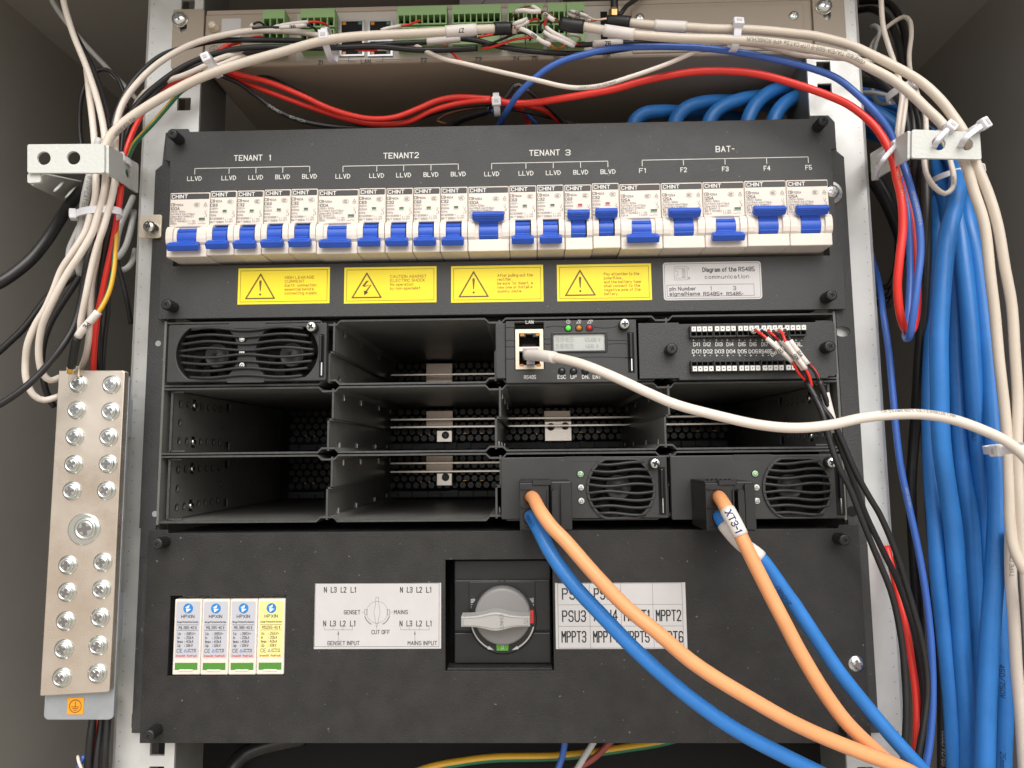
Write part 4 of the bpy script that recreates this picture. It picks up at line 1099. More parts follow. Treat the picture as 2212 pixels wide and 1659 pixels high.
# ------------------------------------------------------------------ lower panel
low = thing('lower_panel', (0, 0, 0), 'dusty black lower panel with two cut-outs and two white diagram stickers', 'panel')
YL = -3.0
x0, x1 = -224.5, 226.5
ol = [(x0 - 4.5, 5), (x0 - 0.5, 2), (x0 - 0.5, -0.5), (x1 + 1.5, -0.5), (x1 + 1.5, 130.3), (x1 - 12, 130.3), (x1 - 13, 128.0), (x0 + 13, 128.0), (x0 + 12, 130.3), (x0, 130.3), (x0, 119), (x0 + 0.0, 118), (x0, 20), (x0 - 1, 14)]
ol = [(x0, -0.5), (x1, -0.5), (x1, 130.3), (x1 - 12, 130.3), (x1 - 13, 128.0), (x0 + 13, 128.0), (x0 + 12, 130.3), (x0, 130.3)]
sa = at(361, 1460, YL); sb = at(618, 1286, YL); wa = at(962, 1449, YL); wb = at(1193, 1208, YL)
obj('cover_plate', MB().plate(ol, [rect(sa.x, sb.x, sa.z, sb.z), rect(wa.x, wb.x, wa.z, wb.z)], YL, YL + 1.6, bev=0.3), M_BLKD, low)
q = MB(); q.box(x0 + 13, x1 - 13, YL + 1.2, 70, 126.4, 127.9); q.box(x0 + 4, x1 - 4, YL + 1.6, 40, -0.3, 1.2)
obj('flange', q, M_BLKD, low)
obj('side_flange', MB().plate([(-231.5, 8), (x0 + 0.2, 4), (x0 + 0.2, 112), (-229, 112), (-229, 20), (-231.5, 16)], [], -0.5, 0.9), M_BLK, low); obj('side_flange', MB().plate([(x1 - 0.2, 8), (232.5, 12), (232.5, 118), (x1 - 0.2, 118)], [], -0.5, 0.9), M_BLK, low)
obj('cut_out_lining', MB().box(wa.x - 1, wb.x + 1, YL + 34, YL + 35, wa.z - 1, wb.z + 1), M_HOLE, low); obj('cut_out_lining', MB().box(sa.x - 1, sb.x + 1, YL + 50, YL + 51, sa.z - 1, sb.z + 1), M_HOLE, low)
q = MB(); q.box(wa.x + 1, wb.x - 1, YL + 0.4, YL + 12, wa.z + 0.0, wa.z + 1.4, 0.4, 1)
obj('cut_out_lip', q, M_BLKD, low)
for hx_, hy_ in ((338, 1175), (1826, 1167), (320, 1590), (1842, 1588)): thumb_screw(low, hx_, hy_)
# sticker with the changeover diagram
so, a, b = sticker(low, 'diagram_sticker', 678, 1259, 953, 1402, YL - 0.05, M_STK); so['label'] = 'white sticker with the GENSET and MAINS changeover diagram'
Y = YL - 0.25; ox, oy, kk = 658.3, 1179.5, 0.289
def cp(cx, cy): p = at(ox + kk * cx, oy + kk * cy, Y); return (p.x, p.z)
g = MB(); g.line([cp(80, 280), cp(1005, 278), cp(1003, 752), cp(72, 752)], 0.22, Y, closed=True)
cc = cp(541, 495); rad = (cp(620, 495)[0] - cc[0])
g.line(circ(cc[0], cc[1], rad, 36), 0.14, Y, closed=True)
g.line([cp(531, 383), cp(551, 383), cp(553, 430), cp(563, 490), cp(553, 540), cp(549, 578), cp(529, 578), cp(525, 540), cp(516, 495), cp(529, 440)], 0.16, Y, closed=True)
for s in (-1, 1):
    g.line([(cc[0] + s * rad * 1.22 * math.cos(R(t_)), cc[1] - rad * 1.22 * math.sin(R(t_))) for t_ in range(18, 72, 9)], 0.5, Y)
    q_ = cp(541 + s * 84, 495); g.line(rect(q_[0] - 0.8, q_[0] + 0.8, q_[1] - 1.6, q_[1] + 1.6), 0.2, Y, closed=True)
    g.line([(q_[0] + s * 0.8, q_[1]), (q_[0] + s * 2.8, q_[1])], 0.14, Y)
g.line(circ(*cp(538, 594), 0.5, 12), 0.16, Y, closed=True); g.line([cp(538, 602), cp(538, 624)], 0.14, Y)
for xx in ((147, 212, 285, 357), (718, 783, 857, 930)):
    g.line([cp(xx[0], 626), cp(xx[-1], 626)], 0.16, Y)
    for v in xx: g.line([cp(v, 607), cp(v, 626)], 0.16, Y)
    xm = 251 if xx[0] < 500 else 823
    g.line([cp(xm, 708), cp(xm, 640)], 0.18, Y)
    p1, p2, p3 = cp(xm - 6, 662), cp(xm + 6, 662), cp(xm, 632)
    g.quadp([(p1[0], Y - .02, p1[1]), (p2[0], Y - .02, p2[1]), (p3[0], Y - .02, p3[1])])
obj('diagram', g, M_INK2, so)
g = MB()
def ct(body, cx0, cx1, base, hc): tx(g, body, ox + kk * cx0, ox + kk * cx1, oy + kk * base, kk * hc, Y, 0.004)
for xs_ in ((146, 163), (715, 731)): ct('N', xs_[0], xs_[1], 346, 36)
for b_, p0, p1, p2, p3 in (('L3', 197, 236, 766, 803), ('L2', 271, 308, 837, 874), ('L1', 345, 378, 910, 942)): ct(b_, p0, p1, 346, 36); ct(b_, p2, p3, 346, 36)
for xs_ in ((140, 157), (711, 728)): ct('N', xs_[0], xs_[1], 598, 36)
for b_, p0, p1, p2, p3 in (('L3', 192, 230, 763, 801), ('L2', 266, 303, 836, 874), ('L1', 341, 374, 911, 944)): ct(b_, p0, p1, 598, 36); ct(b_, p2, p3, 598, 36)
ct('GENSET', 294, 413, 509, 26); ct('MAINS', 669, 769, 508, 26); ct('CUT OFF', 501, 635, 657, 26); ct('GENSET INPUT', 171, 408, 740, 26); ct('MAINS INPUT', 771, 988, 740, 26)
obj('lettering', g, M_BINK, so)
# sticker with the slot table
so, a, b = sticker(low, 'table_sticker', 1201, 1258, 1480, 1402, YL - 0.05, M_STK); so['label'] = 'white sticker with a three-row table of PSU and MPPT slots'
g = MB()
def dp(cx, cy): p = at(1152 + .3387 * cx, 1097 + .3387 * cy, Y); return (p.x, p.z)
A0, A1 = dp(155, 483), dp(960, 893)
g.line([A0, (A1[0], A0[1]), A1, (A0[0], A1[1])], 0.22, Y, closed=True)
for v in (357, 556, 759): X_ = dp(v, 483)[0]; g.line([(X_, A0[1]), (X_, A1[1])], 0.18, Y)
for v in (619, 756): Z_ = dp(157, v)[1]; g.line([(A0[0], Z_), (A1[0], Z_)], 0.18, Y)
obj('table_rules', g, M_INK2, so)
g = MB()
def dt(body, c0, c1, base): tx(g, body, 1152 + .3387 * c0, 1152 + .3387 * c1, 1097 + .3387 * base, .3387 * 62, Y, -0.003)
dt('PSU1', 187, 333, 582); dt('PSU2', 390, 535, 582)
dt('PSU3', 188, 334, 724); dt('PSU4', 391, 536, 720); dt('MPPT1', 582, 738, 720); dt('MPPT2', 786, 942, 720)
dt('MPPT3', 184, 336, 856); dt('MPPT4', 386, 538, 856); dt('MPPT5', 586, 740, 856); dt('MPPT6', 790, 956, 856)
obj('lettering', g, M_BINK, so)

# ------------------------------------------------------------------ surge protectors
def spd(yellow):
    t = thing('surge_protector', (0, 0, 0), 'x', 'surge protector', 'surge protectors in the lower panel')
    w_ = 17.9
    q = MB(); q.box(0.18, w_ - 0.18, 0, 8, 0, 46.4, 0.7, 2); q.box(0.3, w_ - 0.3, 8.8, 14, 0, 46.9, 0.4, 1); q.box(0.3, w_ - 0.3, 14.8, 22, 0, 47.2, 0.4, 1); q.box(0.4, w_ - 0.4, 23, 47, 0, 48.2, 0.4, 1); q.box(0.4, w_ - 0.4, 7.5, 24, 0, 44)
    obj('body', q, M_WHITE, t)
    s = obj('sticker', MB().plate(rect(1.4, w_ - 1.3, 10.2, 45.0, 0.9), [], -0.12, 0.1), M_STKY if yellow else M_STKG, t)
    y = -0.25
    o = obj('logo', MB().plate(circ(w_ / 2, 40.7, 3.1, 28), [], y, y + 0.1), M_LOGO, s)
    q = MB(); q.quadp([(w_ / 2 + a_, y - 0.05, 40.7 + b_) for a_, b_ in ((0.9, 2.3), (-2.0, 0.5), (-0.5, 0.3), (0.5, 0.4), (0.7, 0.7))]); q.quadp([(w_ / 2 + a_, y - 0.05, 40.7 + b_) for a_, b_ in ((-0.9, -2.5), (2.0, -0.4), (0.6, -0.15), (-1.4, 0.15))])
    obj('lightning_mark', q, M_WINK, o)
    q = MB(); q.text('HPXIN', w_ / 2, 34.9, y, 1.8, 'C', width=8.2, bold=0.01)
    q.text('Surge Protective Device', w_ / 2, 31.9, y, 1.0, 'C', width=13.4, bold=0.01)
    q.line([(2.2, 30.6), (w_ - 2.2, 30.6)], 0.2, y); q.line([(2.2, 27.3), (w_ - 2.2, 27.3)], 0.2, y)
    q.text('M1S255-40 II' if yellow else 'M1L385-40 II', w_ / 2, 28.1, y, 1.65, 'C', width=11.2)
    for i, (a_, b_) in enumerate((('Uc', ': 255V~' if yellow else ': 385V~'), ('In', ': 20kA'), ('Imax', ': 40kA'), ('Up', ': 1.0kV' if yellow else ': 1.8kV'))):
        q.text(a_, 3.0, 24.4 - i * 2.4, y, 1.6, xs=0.95); q.text(b_, 7.6, 24.4 - i * 2.4, y, 1.6, xs=0.95)
    q.text('CE', 2.8, 13.8, y, 2.0, width=3.3); q.line(rect(9.8, 14.8, 14.0, 15.8), 0.18, y, closed=True); q.text('CTII', 10.3, 14.3, y, 1.2, width=4.0)
    obj('lettering', q, M_INK, s)
    q = MB(); q.line([(7.3, 14.0), (9.1, 14.0), (8.2, 15.7)], 0.3, y, closed=True); obj('triangle_mark', q, M_LOGO, s)
    q = MB(); q.text('Green:OK  Red:Fault', w_ / 2, 11.2, y, 1.05, 'C', width=13.2, bold=0.015); obj('lettering', q, M_RED, s)
    wn = obj('status_window', MB().box(1.7, w_ - 1.7, -0.15, 0.2, 3.0, 7.4, 0.15, 1), M_GWIN, t)
    q = MB(); q.box(4.6, w_ - 4.6, -0.5, 0.2, 2.2, 3.4, 0.2, 1); obj('window_tab', q, M_WHITE, t)
    return t
p_a = at(371, 1458, -2.5); p_b = at(613, 1458, -2.5); step = (p_b.x - p_a.x) / 4
names = ('leftmost grey-labelled surge protector beside the dark gap of the cut-out', 'second grey-labelled surge protector from the left edge of the cut-out', 'grey-labelled surge protector touching the yellow-labelled one', 'surge protector with the pale yellow label')
g0 = spd(False); g0.location = Vector((p_a.x, -2.5, p_a.z)) * U; g0['label'] = names[0]
for k in (1, 2): dup(g0, (p_a.x + step * k, -2.5, p_a.z - 0.1), names[k])
y0 = spd(True); y0.location = Vector((p_a.x + step * 3, -2.5, p_a.z)) * U; y0['label'] = names[3]

# ------------------------------------------------------------------ changeover switch
t = thing('changeover_switch', (0, 6, 42), 'grey rotary changeover switch with a long handle turned sideways and red and green marks', 'rotary switch')
YS = 7.0
def sp(cx, cy, Y): p = at(ox + kk * cx, oy + kk * cy, Y); return p
a = sp(1117, 880, YS); b = sp(1838, 103, YS)
obj('case', MB().box(a.x, b.x, YS, YS + 26, a.z, b.z, 0.8, 2), M_BLKP, t)
m1 = sp(1120, 632, YS - 1.5); m2 = sp(1832, 250, YS - 1.5)
q = MB(); q.box(m1.x, m2.x, YS - 2.2, YS + 0.5, m1.z, m2.z, 0.6, 2)
m1 = sp(1120, 876, YS - 1.5); m2 = sp(1838, 645, YS - 1.5); q.box(m1.x, m2.x, YS - 2.2, YS + 0.5, m1.z, m2.z, 0.6, 2)
obj('cover', q, M_BLKP, t)
q = MB(); m1 = sp(1228, 610, YS - 3); m2 = sp(1722, 262, YS - 3); kc = sp(1480, 545, YS - 3)
q.box(m1.x, m2.x, YS - 3.4, YS - 1.8, m1.z, m2.z, 0.5, 2); q.lathe([(21.6, 0), (21.6, 1.6), (21.0, 2.0)], (kc.x, YS - 1.8, kc.z), n=48)
obj('face_plate', q, M_BLKP, t)
q = MB(); kn = sp(1478, 528, YS - 11); q.lathe([(17.6, 0), (17.6, 6.0), (17.0, 7.2), (15.6, 7.6), (0.1, 7.6)], (kn.x, YS - 3.6, kn.z), n=56)
obj('knob', q, M_KNOB, t)
yk = YS - 11.4
hl = sp(1168, 566, yk - 11); hr = sp(1684, 566, yk - 11); zc_ = sp(1480, 566, yk - 11).z
xm = (hl.x + hr.x) / 2; hw = (hr.x - hl.x) / 2
top = []; n = 28
for k in range(n + 1):
    u_ = -1 + 2 * k / n
    bulge = math.exp(-(u_ * 2.5) ** 2)
    top.append((xm + u_ * hw, 3.1 + 2.5 * bulge))
poly = [(x_, zc_ + h_) for x_, h_ in top] + [(x_, zc_ - h_) for x_, h_ in reversed(top)]
H = MB().plate(poly, [], yk - 11, yk + 0.4, bev=0.8)
ho = obj('handle', H, M_HANDLE, t)
inner = [(xm + (x_ - xm) * 0.94, zc_ + (z_ - zc_) * 0.72) for x_, z_ in poly]
q = MB(); q.line(inner, 0.28, yk - 11.15, closed=True)
q.text('CHNT', xm + 2.8, zc_ + 4.2, yk - 11.2, 1.9, 'L', width=8.4, rot=R(-90), bold=0.01)
q.line([(xm + hw * 0.84, zc_ - 1.3), (xm + hw * 0.93, zc_ + 0.2), (xm + hw * 0.84, zc_ + 1.5)], 0.25, yk - 11.15, closed=True)
obj('embossing', q, M_KNOB, ho)
c = sp(1693, 527, YS - 4); obj('red_mark', MB().box(c.x - 1.6, c.x + 1.6, YS - 6, YS - 3, c.z - 4.0, c.z + 4.0, 0.4, 1), M_RTAB, t)
c = sp(1478, 757, YS - 4.2); o = obj('green_mark', MB().prism([(c.x - 4.0, c.z + 2.0), (c.x + 4.0, c.z + 2.0), (c.x + 3.6, c.z - 2.0), (c.x - 3.6, c.z - 2.0)], YS - 4.4, YS - 3.4), M_GTAB, t)
q = MB(); q.text('0', c.x, c.z - 1.0, YS - 4.5, 2.0, 'C'); obj('lettering', q, M_WINK, o)
q = MB()
for s in (-1, 1):
    q.line([(kc.x + s * 20.2 * math.cos(R(t_)), kc.z - 20.2 * math.sin(R(t_)) + 0.5) for t_ in range(16, 66, 7)], 0.8, YS - 3.95)
    q.quadp([(kc.x + s * 20.2 * math.cos(R(t_)) * f1, YS - 4.1, kc.z + .5 - 20.2 * math.sin(R(t_)) * f1) for t_, f1 in ((62, 0.94), (62, 1.05), (74, 1.0))])
for cx_, cy_ in ((1256, 397), (1690, 394)):
    p = sp(cx_, cy_, YS - 3.6); q.text('常用' if cx_ > 1500 else '备用', p.x - 1.0, p.z + 0.5, YS - 3.6, 2.4, rot=R(-90), xs=1.0)
obj('markings', q, M_INK2 if False else M_CGRY, t)
q = MB(); p = sp(1475, 160, YS - 0.1); q.line([(p.x - 2.1, p.z + 3.2), (p.x + 2.1, p.z + 3.2), (p.x + 2.1, p.z - 1.5), (p.x + 1.2, p.z - 3), (p.x - 1.2, p.z - 3), (p.x - 2.1, p.z - 1.5)], 0.35, YS - 0.12, closed=True)
q.line([(p.x - 0.9, p.z + 0.6), (p.x + 0.9, p.z + 0.6), (p.x + 0.9, p.z - 1.2), (p.x - 0.9, p.z - 1.2)], 0.3, YS - 0.12, closed=True)
for cx_ in (1455, 1492): p = sp(cx_, 283, YS - 3.6); q.box(p.x - 0.4, p.x + 0.4, YS - 4.2, YS - 3.3, p.z - 3, p.z + 3)
obj('padlock_mark', q, M_DGREY, t)

# ------------------------------------------------------------------ rack mounting screws
def sems(label, px, py, Y0, r, clamp):
    c = at(px, py, Y0 - 9)
    t = thing('rack_screw', (c.x, Y0, c.z), label, 'screw', 'rack mounting screws')
    q = MB()
    if clamp:
        q2 = at(352, 465, Y0); q3 = at(302, 516, Y0)
        o = obj('clamp_plate', MB().plate(rect(q3.x, q2.x, q3.z, q2.z, 1.5), [], Y0 - 1.6, Y0, bev=0.3), M_BEIGE, t)
        Y0 -= 1.6
        for k in range(4): q.lathe([(r * 0.95, 0), (r * 1.02, 0.4), (r * 0.95, 0.8)], (c.x, Y0 - k * 1.0, c.z), n=24)
        Y0 -= 4.0
    else:
        q.lathe([(r * 1.45, 0), (r * 1.45, 0.9)], (c.x, Y0, c.z), n=28); Y0 -= 0.9
    obj('washer', q, M_ZINC, t)
    q = MB(); pan_screw(q, c, r, r * 0.75, Y0)
    obj('head', q, [M_ZINC, M_ZINCD], t)
sems('zinc rack screw with spring washers on a bright clamp plate beside the first breaker', 318, 487, 0.6, 4.2, True)
sems('domed zinc screw in the right ear, half hidden behind the breaker panel edge', 1806, 406, 1.0, 5.4, False)
sems('domed zinc screw in the right ear of the dusty lower panel', 1860, 1440, 0.6, 5.8, False)

# ------------------------------------------------------------------ earth bar on the left
t = thing('earth_bar', (-252, -25, 20), 'tinned copper earth bar with two columns of zinc screws and an orange earth sticker', 'earth bar')
YG = -25.0
XA, XB = at(127, 797, YG).x, at(268, 802, YG).x
ZA, ZB = 36.5, 231.5
XB += 0.5
q = MB().plate([(XA, ZA - 0.8), (XA + 0.8, ZA - 1.2), (XB - 1, ZA + 1.0), (XB, ZA + 2), (XB, ZB - 1.6), (XB - 1.5, ZB - 0.6), (XA, ZB), ], [], YG, YG + 4.5, bev=0.5)
obj('copper_bar', q, M_COPPER, t)
br = MB(); br.plate(rect(XA - 0.2, XB + 0.3, 20, ZB - 3, 3), [], YG + 4.7, YG + 7, bev=0.3)
br.box(XA + 6, XB - 12, YG + 6.8, 8, 60, 90); br.box(XA + 6, XB - 12, YG + 6.8, 8, 190, 215)
obj('bracket', br, M_GALVI, t)
def flange_screw(px, py, r):
    c = at(px, py, YG - 3)
    q = MB()
    q.lathe([(r * 1.08, 0), (r * 1.06, 0.6), (r * 0.92, 0.9)], (c.x, YG, c.z), n=28)
    q.lathe([(r * 0.84, 0.8), (r * 0.84, 2.0), (r * 0.79, 2.5), (r * 0.66, 2.6), (r * 0.62, 2.2), (r * 0.1, 2.1)], (c.x, YG, c.z), n=24)
    q.lathe([(r * 0.62, 1.9), (r * 0.58, 2.35), (r * 0.46, 2.45), (r * 0.1, 2.4)], (c.x, YG, c.z), n=24)
    cross_recess(q, (c.x, c.z), r * 0.50, YG - 2.75)
    obj('screw', q, [M_ZINC, M_ZINCD], t)
for px, py in ((163, 828), (159.5, 885), (155.5, 943), (152.6, 1003), (149, 1061), (235, 830), (233, 888), (229, 944), (227.5, 1002), (224, 1060), (140, 1222), (138, 1281), (135, 1344), (131, 1405), (127, 1467), (216, 1216), (213, 1275), (210, 1336), (206, 1397), (204, 1458)):
    flange_screw(px, py, 5.4)
c = at(181, 1143, YG); obj('large_washer', MB().lathe([(9.6, 0), (9.4, 0.9), (9.0, 1.0)], (c.x, YG, c.z), n=36), M_ZINC, t)
flange_screw(181, 1143, 8.0)
a = at(145, 1543, YG + 4.6); b = at(182, 1507, YG + 4.6)
so = obj('earth_sticker', MB().plate(rect(a.x, b.x, a.z, b.z), [], YG + 4.35, YG + 4.65), M_ORST, t)
q = MB(); cx, cz = (a.x + b.x) / 2, (a.z + b.z) / 2; y = YG + 4.2
q.line(circ(cx, cz, 3.6, 28), 0.35, y, closed=True); q.line([(cx, cz + 2.4), (cx, cz - 0.4)], 0.35, y); q.line([(cx - 2.3, cz - 0.4), (cx + 2.3, cz - 0.4)], 0.35, y); q.line([(cx - 1.6, cz - 1.4), (cx + 1.6, cz - 1.4)], 0.35, y); q.line([(cx - 0.8, cz - 2.3), (cx + 0.8, cz - 2.3)], 0.35, y)
obj('earth_symbol', q, M_BINK, so)

# ------------------------------------------------------------------ cable brackets
def quad_plate(p00, p10, p11, p01, th, holes=(), n=1):
    """sheet spanned by four corners (u along 00->10, v along 00->01), holes given in u,v,(ru,rv)"""
    O, Uv, Vv = p00, (p10 - p00), (p01 - p00)
    lu, lv = Uv.length, Vv.length
    pl = MB().plate(rect(0, lu, 0, lv, 1.2, 3), [circ(u_ * lu, v_ * lv, ru, 22, rv) for u_, v_, ru, rv in holes], -th, 0, bev=0.25)
    nrm = Uv.cross(Vv).normalized(); eu = Uv.normalized(); K = p11 - p10 - Vv
    vs = []
    for (x_, y_, z_) in pl.v:
        uu, vv = x_ / lu, z_ / lv
        vs.append(O + Uv * uu + Vv * vv + K * (uu * vv) + nrm * (-y_))
    m = MB(); m.add(vs, pl.f); return m
t = thing('cable_bracket', (-250, -60, 335), 'pale grey metal cable bracket on the left upright with two empty round holes', 'cable bracket', 'pale cable brackets')
p = lambda x_, y_, Y_: at(x_, y_, Y_)
obj('front_plate', quad_plate(p(63, 376, -66), p(229, 376, -66), p(229, 313, -66), p(63, 314, -66), 1.6, [(0.215, 0.51, 4.0, 4.0), (0.60, 0.52, 4.0, 4.0)]), M_BRK, t)
obj('side_plate', quad_plate(p(228.5, 376, -66), p(293, 417, 2), p(294, 354, 2), p(228.5, 313, -66), 1.6, [(0.62, 0.45, 7.0, 2.6)]), M_BRK, t)
obj('return_plate', quad_plate(p(63, 398, -64), p(92, 396, -64), p(92, 376.5, -64), p(63, 376.5, -64), 1.6), M_BRK, t)
obj('rear_plate', quad_plate(p(64, 397, -60), p(145, 436, 40), p(185, 392, 40), p(92, 372, -60), 1.6, [(0.45, 0.5, 4.5, 3.2), (0.8, 0.42, 4.0, 3.0)]), M_BRK, t)
t = thing('cable_bracket', (258, -60, 335), 'pale grey metal cable bracket on the right upright, hung with white cable ties', 'cable bracket', 'pale cable brackets')
obj('front_plate', quad_plate(p(1966, 344, -64), p(2117, 347, -64), p(2113, 288, -64), p(1967, 282, -64), 1.6, [(0.39, 0.53, 3.9, 3.9), (0.79, 0.55, 3.9, 3.9)]), M_BRK, t)
obj('side_plate', quad_plate(p(1888, 391, 2), p(1966.5, 344, -64), p(1967.5, 282, -64), p(1885, 331, 2), 1.6, [(0.52, 0.56, 4.2, 2.0), (0.18, 0.45, 4.0, 1.8)]), M_BRK, t)
obj('return_plate', quad_plate(p(2080, 392, -40), p(2112, 382, -40), p(2112, 346, -40), p(2080, 349, -40), 1.6), M_BRK, t)

# ------------------------------------------------------------------ network controller on top
t = thing('network_controller', (5, 3, 447), 'warm grey rack controller at the top with green terminal blocks and network sockets', 'controller')
YD = 3.0
zb_, zt_ = 447.5, 487.5
xl, xr = -204.0, 219.0
q = MB(); q.box(xl, xr, YD, YD + 300, zb_, zt_, 2.2, 3)
obj('case', q, M_DEV, t)
q = MB(); q.box(xl + 1.5, xr - 1, YD - 0.5, YD + 300, zt_ - 2.0, zt_ + 1.4, 0.6, 2); obj('lid', q, M_DEV, t)
pa = at(640, 142, YD); pb = at(1340, 20, YD)
obj('front_panel', MB().box(pa.x, pb.x, YD - 0.35, YD + 0.2, zb_ + 2.2, zt_ - 2.6), M_DEVL, t)
for s, (x0_, x1_, cx_, cy_, sx_) in enumerate(((-226.5, xl - 0.3, 387, 40, 0), (xr + 0.3, 250, 1781, 12, 1))):
    c = at(cx_, cy_, YD - 2)
    e = obj('ear', MB().plate(rect(x0_, x1_ if s == 0 else 241, zb_ - 1, zt_ + 3, 1.6), [circ(c.x + 2.2, c.z - 5.2, 2.6, 18, 4.5)], YD - 0.5, YD + 1.6, bev=0.3), M_DEV, t)
    q = MB(); pan_screw(q, c, 5.4, 3.2, YD - 1.2); q.lathe([(5.7, 0), (5.7, 0.7)], (c.x, YD - 0.5, c.z), n=24)
    obj('screw', q, [M_ZINC, M_ZINCD], t)
c = at(459, 55, YD - 3); q = MB(); q.lathe([(3.6, 0), (3.6, 0.8), (2.8, 1.2), (2.8, 3.6), (2.3, 4.4), (0.1, 4.6)], (c.x, YD - 0.2, c.z), n=20); cross_recess(q, (c.x, c.z), 1.5, YD - 5.0); obj('earth_screw', q, [M_BEIGE, M_COPB], t)
a = at(478, 82, YD); b = at(521, 40, YD)
obj('blank_sticker', MB().plate(rect(a.x, b.x, a.z, b.z, 1), [], YD - 0.25, YD), M_STK, t)
def green_block(x0, x1, n):
    A_ = at(x0, 124, YD - 5); B_ = at(x1, 40, YD - 5)
    z0, z1 = zb_ + 6.0, zt_ - 5.5; zm = (z0 + z1) / 2
    for half in (0, 1):
        za, zc = (z0, zm - 0.6) if half == 0 else (zm + 0.6, z1)
        hs = []; st = (B_.x - A_.x - 1.2) / n
        lo, hi = (za + 6.5, zc - 1.2) if half == 0 else (za + 1.2, zc - 6.5)
        for k in range(n): hs.append(rect(A_.x + 0.6 + k * st + 0.45, A_.x + 0.6 + (k + 1) * st - 0.45, lo, hi))
        o = obj('terminal_block', MB().plate(rect(A_.x, B_.x, za, zc), hs, YD - 9.5, YD - 0.2, bev=0.25), M_GTERM, t)
        obj('wire_openings', MB().box(A_.x + 0.3, B_.x - 0.3, YD - 3.0, YD - 2.6, za + 0.5, zc - 0.5), M_HOLE, o)
for x0_, x1_, n_ in ((570, 620, 3), (651, 727, 5), (860, 967, 8), (978, 1083, 8), (1097, 1133, 3), (1136.5, 1173, 3), (1183.5, 1220, 3), (1225, 1262, 3)): green_block(x0_, x1_, n_)
for x0_, x1_ in ((733, 788), (794.5, 849)):
    for y0_, y1_, up in ((43, 78, 1), (86, 122.5, 0)):
        a = at(x0_, y1_, YD - 1); b = at(x1_, y0_, YD - 1)
        o = obj('network_socket', MB().plate(rect(a.x, b.x, a.z, b.z), [rect(a.x + 1.6, b.x - 1.6, a.z + 1.2, b.z - 1.2)], YD - 1.6, YD), M_ZINCD, t)
        obj('cavity', MB().box(a.x + 0.5, b.x - 0.5, YD - 0.9, YD - 0.5, a.z + 0.5, b.z - 0.5), M_HOLE, o)
        zq = b.z - 2.4 if up else a.z + 2.4
        obj('lamp', MB().box(a.x + 2, a.x + 4.6, YD - 1.4, YD - 0.8, zq - 1.1, zq + 1.1, 0.2, 1), M_LEDO, o)
        obj('lamp', MB().box(b.x - 4.6, b.x - 2, YD - 1.4, YD - 0.8, zq - 1.1, zq + 1.1, 0.2, 1), M_GRN, o)
a = at(1366, 116, YD); b = at(1733, 10, YD)
cv = obj('blank_cover', MB().box(a.x, b.x, YD - 0.9, YD + 0.1, a.z, b.z, 0.5, 2), M_DEV, t)
for px, py in ((1382, 38), (1715, 33)):
    c = at(px, py, YD - 1.5); q = MB(); pan_screw(q, c, 3.4, 1.5, YD - 0.9); obj('cover_screw', q, [M_ZINC, M_ZINCD], cv)
a = at(1298, 86, YD); b = at(1311, 26, YD); obj('card_slot', MB().box(a.x, b.x, YD - 0.6, YD, a.z, b.z), M_HOLE, t)
q = MB(); y = YD - 0.5
def rt(body, cx, py, h): c_ = at(cx, py, y); q.text(body, c_.x, c_.z, y, h / pxmm(y), 'C', bold=0.004)
zrow = 10.5
for b_, cx_, py_ in (('Z1', 692, 139), ('LAN', 790, 137), ('Z2', 915, 134), ('Z3', 1033, 132), ('Z4', 1115, 131), ('Z5', 1155, 130), ('Z6', 1202, 130), ('SIM', 1310, 125)): rt(b_, cx_, py_ , 9.5)
for s_ in (-1, 1):
    p0 = at(790 + s_ * 21, 133, y); p1 = at(790 + s_ * 37, 133, y); p2 = at(790 + s_ * 37, 124, y); q.line([(p0.x, p0.z), (p1.x, p0.z), (p1.x, p2.z)], 0.3, y)
c = at(462, 107, y); q.line(circ(c.x, c.z, 3.0, 24), 0.25, y, closed=True); q.line([(c.x, c.z + 2.6), (c.x, c.z)], 0.25, y); q.line([(c.x - 2, c.z), (c.x + 2, c.z)], 0.25, y)
obj('lettering', q, M_BINK, t)
# antenna
t = thing('antenna', (at(1326, 30, -8).x, -8, 475), 'black stub antenna with a gold base screwed into the top controller', 'antenna')
c = at(1326, 26, -10)
q = MB(); q.lathe([(2.0, -12), (3.4, -6), (3.6, 0), (3.0, 2)], (c.x, -10, c.z), axis='z', n=6, smooth=False); obj('gold_nut', q, M_GOLD, t)
q = MB(); q.lathe([(2.6, 1.5), (2.6, 60)], (c.x + 0.4, -10, c.z), axis='z', n=18); obj('rod', q, M_CBLK, t)
# document pocket leaning against the cabinet roof above the lid
a = at(990, 6, 46); b = at(1258, 6, 46)
m = MB(); N_ = 16; vs = []
def pk(u_, v_):
    return Vector((a.x + (b.x - a.x) * u_, 46 + 8 * math.cos(math.pi * u_) ** 2 + 40 * (1 - v_), 492 + 52 * v_ * (0.55 + 0.45 * math.sin(math.pi * min(1, 0.06 + u_ * 1.1)) ** 0.5)))
for j in range(5):
    for k in range(N_ + 1): vs.append(pk(k / N_, j / 4))
fs = [(j * (N_ + 1) + k, j * (N_ + 1) + k + 1, (j + 1) * (N_ + 1) + k + 1, (j + 1) * (N_ + 1) + k) for j in range(4) for k in range(N_)]
m.add(vs, fs, 0, True); m.add([p_ + Vector((0, 1.2, -0.6)) for p_ in vs], [f[::-1] for f in fs], 0, True)
t = thing('document_pocket', (a.x, 80, 490), 'clear plastic pocket of printed drawings leaning above the top controller', 'document pocket')
obj('pocket', m, M_PAPER, t)
q = MB()
